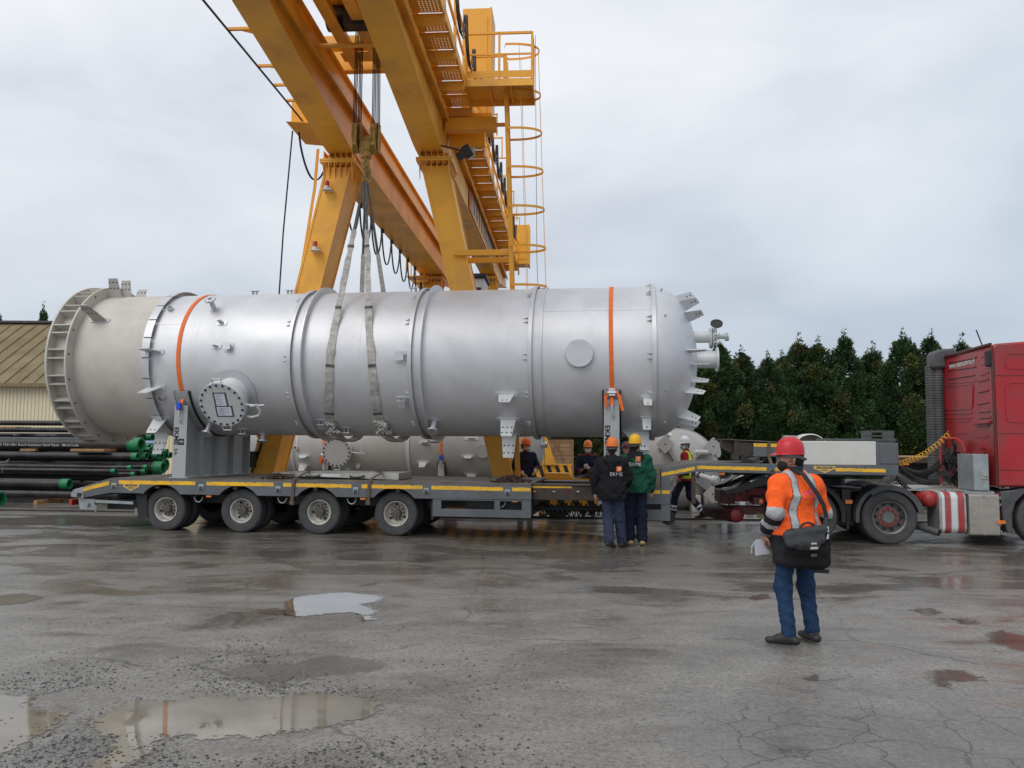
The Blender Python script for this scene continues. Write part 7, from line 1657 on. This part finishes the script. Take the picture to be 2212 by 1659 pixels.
# ---- A: the man in orange, near right
gx,gy=G(1722,1392)
ORG=(1.0,.13,.018); SIL=(.42,.43,.45); BLK=(.018,.019,.024)
def jackA(vs,ids,ts,pr):
    c=np.tile(np.array(ORG,float),(len(vs),1)); z=vs[:,2]; x=vs[:,0]; y=vs[:,1]
    arm_u=(ids==5)|(ids==7); arm_l=(ids==6)|(ids==8)
    tors=~(arm_u|arm_l)
    s_=tors&((np.abs(np.abs(x)-(.125-.03*np.clip((z-1.2)/.25,0,1)))<.028))&(z<1.53); c[s_]=SIL
    e_=tors&((np.abs(np.abs(np.abs(x)-(.125-.03*np.clip((z-1.2)/.25,0,1)))-.031)<.004))&(z<1.53); c[e_]=(.10,.05,.04)
    c[tors&(z<.97)]=BLK
    c[arm_l&(ts>.02)]=BLK; c[arm_u&(ts>.93)]=SIL; c[arm_l&(ts<.12)]=SIL; c[arm_l&(ts>.42)&(ts<.62)]=SIL; c[arm_l&(ts>.94)]=(.25,.25,.27)
    
    return c
def decA(t,o_,bvh,J):
    def fn(p):
        h=bvh.ray_cast(Vector((p.x,p.y-.8,p.z)),Vector((0,1,0))); return Vector((p.x,h[0].y-.004,p.z)) if h[0] else p
    pk=pm('pink_print',(.55,.06,.22),.7,0,.1); 
    m=MB(); text(m,'DELTA',.052,(.035,-.3,1.335),(1,0,0),(0,0,1),.012,fn=fn,ext=0); text(m,'Marine',.018,(.125,-.3,1.345),(1,0,0),(0,0,1),.0,fn=fn,ext=0); text(m,'Logistics & Services',.024,(.045,-.3,1.290),(1,0,0),(0,0,1),.0,fn=fn,ext=0)
    for k_ in range(3): m.add([fn(Vector((.03+.10*q/8,-.3,1.385+.018*math.sin(q*.8)-.012*k_+dz-.0016*q))) for q in range(9) for dz in (-.002,.003)],[(2*q,2*q+2,2*q+3,2*q+1) for q in range(8)])
    m.build('lettering',pk,o_)
FA=R_(22)
JA=dict(hipR=v(.09,0,.93),hipL=v(-.09,.0,.93),kneeL=v(-.105,.045,.50),kneeR=v(.135,.03,.50),ankL=v(-.115,-.03,.10),ankR=v(.175,.0,.10),toeL=v(-.215,.11,.032),toeR=v(.22,.19,.032),
  elL=v(-.275,-.07,1.17),wrL=v(-.26,.10,.97),elR=v(.325,.0,1.15),wrR=v(.30,.10,.91),shR=v(.20,-.015,1.41),shL=v(-.195,-.015,1.41),head=v(-.005,.035,1.615),neck=v(0,0,1.47))
A_,JJ,hlA=person('man in orange hi-vis jacket, jeans and red hard hat, seen from behind, nearest person',gx,gy,FA,dict(J=JA,yaw=R_(66),pit=R_(-6),res=.0085,bres=.0055,skin=(.36,.19,.13),
  handL=dict(d=(.05,.25,-1),palm=(.8,-.1,.2),curl=.75,side=1),handR=dict(d=(0,.2,-1),palm=(-1,0,0),curl=.4)),
  dict(helmet='helm_r',trousers=(.018,.045,.105),shoe=(.022,.021,.020),jacket=jackA,jmat='vest',puff=.045,hem=.70,flare=.7,fold=.010,foldsc=.75,tf=.0055,tfs=1.9,knee=.074,cuff=.064,thigh=.088,mask=(.02,.02,.022),hair=(.02,.017,.015),decal=decA,jres=.008,
   extra=lambda J:[cap(J['neck']+v(-.05,.0,-.01),J['neck']+v(.05,-.0,-.01),.088,k=.02)]),scale=.985)
# dark inner collar
m=MB(); m.lathe([(.088,-.02),(.082,.065),(.072,.07),(.066,.0)],tuple(JJ['neck']+v(0,.005,.02)),(0,.1,1),28); m.build('inner_collar','navy',A_)
# papers in his left hand
w=JJ['wrL']; q=MB(); c=w+v(.0,.02,-.115); MA=rotz(0)
q.obox(c+v(-.03,-.03,-.01),(1,.25,.02),(0,.15,1),(.2,-1,.1),.20,.12,.004); q.ribbon([c+v(-.13,-.055,.05),c+v(-.145,-.03,0.),c+v(-.13,-.01,-.06)],.01,(1,.2,0),.004); q.obox(c+v(.0,.0,.0),(1,.3,.02),(0,.1,1),(.2,-1,.1),.19,.125,.006)
def attach(mb,name,mat,label,cat,Pr,bevel=0,smooth=38):
    o=mb.build(name,mat,None,bevel,smooth); o.matrix_world=Matrix.Translation((gx,gy,0))@Matrix.Rotation(FA,4,'Z')@Matrix.Scale(.985,4)
    cc=np.mean([q_.co for q_ in o.data.vertices],0); o.data.transform(Matrix.Translation(-Vector(cc))); o.matrix_world=o.matrix_world@Matrix.Translation(Vector(cc))
    o['label']=label; o['category']=cat; return o
attach(q,'folded_papers','paper','folded white papers held in the left hand of the man in orange','papers',None,smooth=0)
# shoulder bag
def bag():
    t=thing('shoulder_bag','black and grey messenger bag hanging at the back of the man in orange','bag',WF,(gx,gy,.62),None,rz=FA); t.scale=(.985,)*3; O=lambda x,y,z:(x,y,z-.62)
    bx,by=-.10,-.245
    P_=[cap(O(bx-.17,by,.98),O(bx+.18,by,.99),.055,k=.03),cap(O(bx-.14,by,.85),O(bx+.16,by,.83),.060,k=.05),cap(O(bx-.15,by+.01,.75),O(bx+.19,by+.01,.73),.058,k=.05),cap(O(bx+.22,by,.95),O(bx+.215,by+.02,.75),.05,k=.04),cap(O(bx-.17,by,.95),O(bx-.15,by+.02,.76),.045,k=.04)]
    blob('bag_body',t,P_,.009,.03,'fabricattr',solid((.012,.012,.013)),disp=folds(.005,.8,2))
    F_=[cap(O(bx-.22,by-.03,.98),O(bx+.17,by-.02,1.02),.044,k=.03),cap(O(bx-.21,by-.05,.92),O(bx+.13,by-.035,.94),.044,k=.04),cap(O(bx-.12,by-.05,.90),O(bx+.05,by-.05,.885),.042,k=.05)]
    blob('flap',t,F_,.009,.03,'fabricattr',solid((.055,.057,.062)),disp=folds(.003,.8,4))
    m=MB(); m.tube([O(bx-.09,by-.02,1.03),O(bx-.05,by-.03,1.075),O(bx+.0,by-.03,1.085),O(bx+.05,by-.03,1.07),O(bx+.08,by-.02,1.03)],.010,8); m.build('carry_handle','black',t)
    m=MB(); m.box(bx-.03,bx+.03,by-.10,by-.085,.905-.62,.92-.62); m.box(bx-.035,bx+.04,by-.103,by-.085,.865-.62,.885-.62); m.build('buckle','bucklewhite',t,bevel=.003)
    m=MB(); m.box(bx-.02,bx+.04,by-.092,by-.075,.80-.62,.825-.62); m.build('badge','plasticg',t,bevel=.004)
    m=MB(); m.obox(O(bx+.20,by-.045,1.02),(1,0,0),(0,0,1),(0,1,0),.022,.05,.012); m.obox(O(bx+.195,by-.05,.96),(1,0,0),(.2,0,1),(0,1,0),.02,.045,.012); m.build('strap_clip','bucklewhite',t,bevel=.003)
    P2=[(bx+.20,by-.02,1.05),(.15,-.225,1.12),(.115,-.235,1.22),(.05,-.235,1.32),(-.02,-.215,1.42),(-.055,-.165,1.50),(-.065,-.06,1.535),(-.06,.08,1.50),(-.02,.17,1.40)]
    m=MB(); m.ribbon([O(*a) for a in P2],.042,[(1,0,.5)]*5+[(1,0,.3)]*4,.006); m.build('shoulder_strap','black',t)
    m=MB(); m.ribbon([O(bx+.1,by+.03,.665),O(bx+.16,by+.02,.66),O(bx+.24,by-.01,.655)],.035,(0,0,1),.005); m.build('loose_strap','black',t)
bag()

# ---- B: black coat, orange hat, walking away; C: green jacket, yellow hat
bx_,by_=G(1320,1184)
person('man in black hooded EKME coat and orange hard hat walking away, seen from behind',bx_+.02,by_,R_(-12),dict(J=dict(kneeR=v(.11,.10,.51),ankR=v(.15,.12,.10),toeR=v(.20,.30,.03),kneeL=v(-.07,.06,.50),ankL=v(-.03,-.20,.14),toeL=v(.03,-.04,.035),
   elL=v(-.30,-.03,1.16),wrL=v(-.29,.02,.90),elR=v(.27,.05,1.14),wrR=v(.20,.22,1.0),hipL=v(-.09,.02,.93)),yaw=R_(-4),pit=R_(-8),res=.011,bres=.009,flat=False),
   dict(helmet='helm_o',trousers=(.035,.042,.075),shoe=(.02,.02,.02),jacket=solid((.013,.013,.015)),puff=.05,hem=.80,fold=.011,foldsc=1.0,hood=True,gloves=False,cuff=.085,knee=.095,decal=ekme(.085,.08,-.08)),scale=1.01)
cx_,cy_=G(1373,1178)
person('man in green padded jacket and yellow hard hat, seen from behind',cx_,cy_,R_(-3),dict(J=dict(elR=v(.27,-.05,1.14),wrR=v(.27,.02,.89),ankL=v(-.10,.02,.10),toeL=v(-.16,.19,.03),kneeL=v(-.10,.04,.5)),yaw=R_(-25),pit=R_(-5),res=.011,bres=.009,handR=dict(d=(0,.15,-1),palm=(-.6,.6,0),curl=.7)),
   dict(helmet='helm_y',trousers=(.012,.016,.032),shoe=(.40,.28,.11),lightsole=1,jacket=lambda vs,ids,ts,pr: np.where(((vs[:,2:3]>1.43)&(np.abs(vs[:,0:1])<.14))|(((ids==6)|(ids==8))&(ts>.93))[:,None],np.array([[.012,.012,.014]]),np.array([[.012,.075,.045]])),puff=.045,hem=.86,fold=.011,foldsc=1.0,cuff=.09,knee=.095,hood=True,decal=ekme(.085,-.02,.03)),scale=1.045)
# ---- D, E behind the trailer
X,Yd=WF.X(1137,960,19.6),19.6
person('worker in navy overalls and orange hard hat looking right beside the yellow crane leg',X-.02,Yd,R_(188),dict(J=dict(elR=v(.27,.02,1.14),wrR=v(.12,.20,1.02),elL=v(-.28,.0,1.15),wrL=v(-.20,.22,1.07)),yaw=R_(52),pit=R_(-10),res=.013,bres=.009,skin=(.45,.26,.20)),
   dict(helmet='helm_o',trousers=(.012,.015,.03),shoe=(.02,.02,.02),jacket=solid((.012,.016,.036)),puff=.03,hem=.84,gloves=True,mask=(.62,.60,.58),cup=1),scale=1.03)
X,Ye=WF.X(1270,960,19.4),19.4
person('masked worker in navy overalls and orange hard hat facing us, gauntlets joined',X,Ye,R_(176),dict(J=dict(elR=v(.26,.04,1.12),wrR=v(.11,.26,1.10),elL=v(-.27,.0,1.12),wrL=v(-.02,.27,1.14)),yaw=R_(0),pit=R_(-6),res=.013,bres=.009,skin=(.48,.28,.22),handR=dict(d=(-1,.2,-.1),palm=(0,-.4,-1),curl=.5),handL=dict(d=(.6,.2,.8),palm=(0,-1,0),curl=.7)),
   dict(helmet='helm_o',trousers=(.012,.015,.03),shoe=(.02,.02,.02),jacket=lambda vs,ids,ts,pr: np.where((vs[:,2:3]>1.47)|(((ids==6)|(ids==8))&(ts>.7))[:,None],np.array([[.20,.02,.025]]),np.array([[.012,.018,.040]])),puff=.03,hem=.84,gloves=True,mask=(.66,.65,.63),cup=1),scale=1.0)
# black sheet held by E
m=MB(); x0_,z0_=WF.P(1232,1040,18.9); g_=8
P3=[]
for i in range(g_+1):
    for j in range(g_+1):
        a,b=i/g_,j/g_; px=1232+(1290-1232)*a; py=(1012+ (1000-1012)*0)+ (1041-1012)*b; px=px+ (1-b)*(1-a)*30-8*b*a
        x,z=WF.P(px,py,18.95+.12*math.sin(a*5+b*2)); P3.append((x,18.95+.10*math.sin(a*5+b*3),z))
m.add(P3,[(i*(g_+1)+j,(i+1)*(g_+1)+j,(i+1)*(g_+1)+j+1,i*(g_+1)+j+1) for i in range(g_) for j in range(g_)])
so_=single(m,'rubber_sheet',pm('shiny_black_sheet',(.012,.013,.018),.22,0,.1),'shiny black rubber sheet held by the worker in gauntlets','sheet',WF); md=so_.modifiers.new('t','SOLIDIFY'); md.thickness=.01
# ---- F: white helmet, walking left behind the gooseneck
X,Yf=G(1483,1121); 
HV=(.55,.75,.06)
def jackF(vs,ids,ts,pr):
    c=np.tile(np.array((.30,.012,.015),float),(len(vs),1)); x=vs[:,0]; z=vs[:,2]; tors=~((ids>=5)&(ids<=8)); c[tors&(np.abs(np.abs(x)-.10)<.055)&(z<1.50)]=HV; c[tors&(z<1.25)]=HV; c[tors&(z<.90)]=(.30,.012,.015); return c
person('man in white hard hat, blue mask and yellow vest walking left behind the gooseneck',X,Yf,R_(62),dict(J=dict(hipR=v(.09,0,.92),hipL=v(-.09,0,.92),kneeL=v(-.09,.22,.55),ankL=v(-.09,.28,.13),toeL=v(-.09,.44,.10),kneeR=v(.09,-.06,.50),ankR=v(.09,-.36,.13),toeR=v(.10,-.19,.035),elL=v(-.27,-.08,1.14),wrL=v(-.25,.08,.93),elR=v(.27,.02,1.14),wrR=v(.24,.20,.98),toeX=v(0,0,0)),yaw=R_(62),pit=R_(-8),res=.012,bres=.009,skin=(.42,.24,.18),flat=False),
   dict(helmet='helm_w',trousers=(.012,.018,.038),shoe=(.02,.02,.02),jacket=jackF,jmat='vest',puff=.025,hem=.84,mask=(.25,.50,.55),ankleband=1,cuff=.075),scale=1.06)
# ---- G: red jacket, between the two hats
X=WF.X(1353,972,20.5)
person('person in red jacket mostly hidden between the orange and the yellow hard hats',X,20.5,R_(150),dict(res=.014,bres=.011,J=dict()),dict(helmet='helm_w' if 0 else 'helm_d',trousers=(.02,.02,.03),shoe=(.02,.02,.02),jacket=solid((.30,.012,.02)),puff=.03,hem=.84),scale=.985)

def dict2(a,b,ra,rb,**k): return dict(a=np.array(a,float),b=np.array(b,float),ra=ra,rb=rb,**k)
for k_,(t_,c_) in enumerate(WRAPS):
    c_=np.array(c_,float)
    PR=[dict2(c_+v(-.07,0,.06),c_+v(.08,-.0,-.02),.075,.085,k=.05),dict2(c_+v(.0,.05,-.10),c_+v(.16,.10,-.14),.07,.055,k=.05),dict2(c_+v(-.08,.12,-.16),c_+v(.05,.22,-.24),.055,.04,k=.04)]
    if k_==0: PR=[dict(a=q['a'],b=q['b'],k=.04,ra=q['ra']*.75,rb=q['rb']*.75) for q in PR]
    blob('torn_wrap',t_,PR,.012,.05,'sling',disp=folds(.028,2.3,k_+1.))
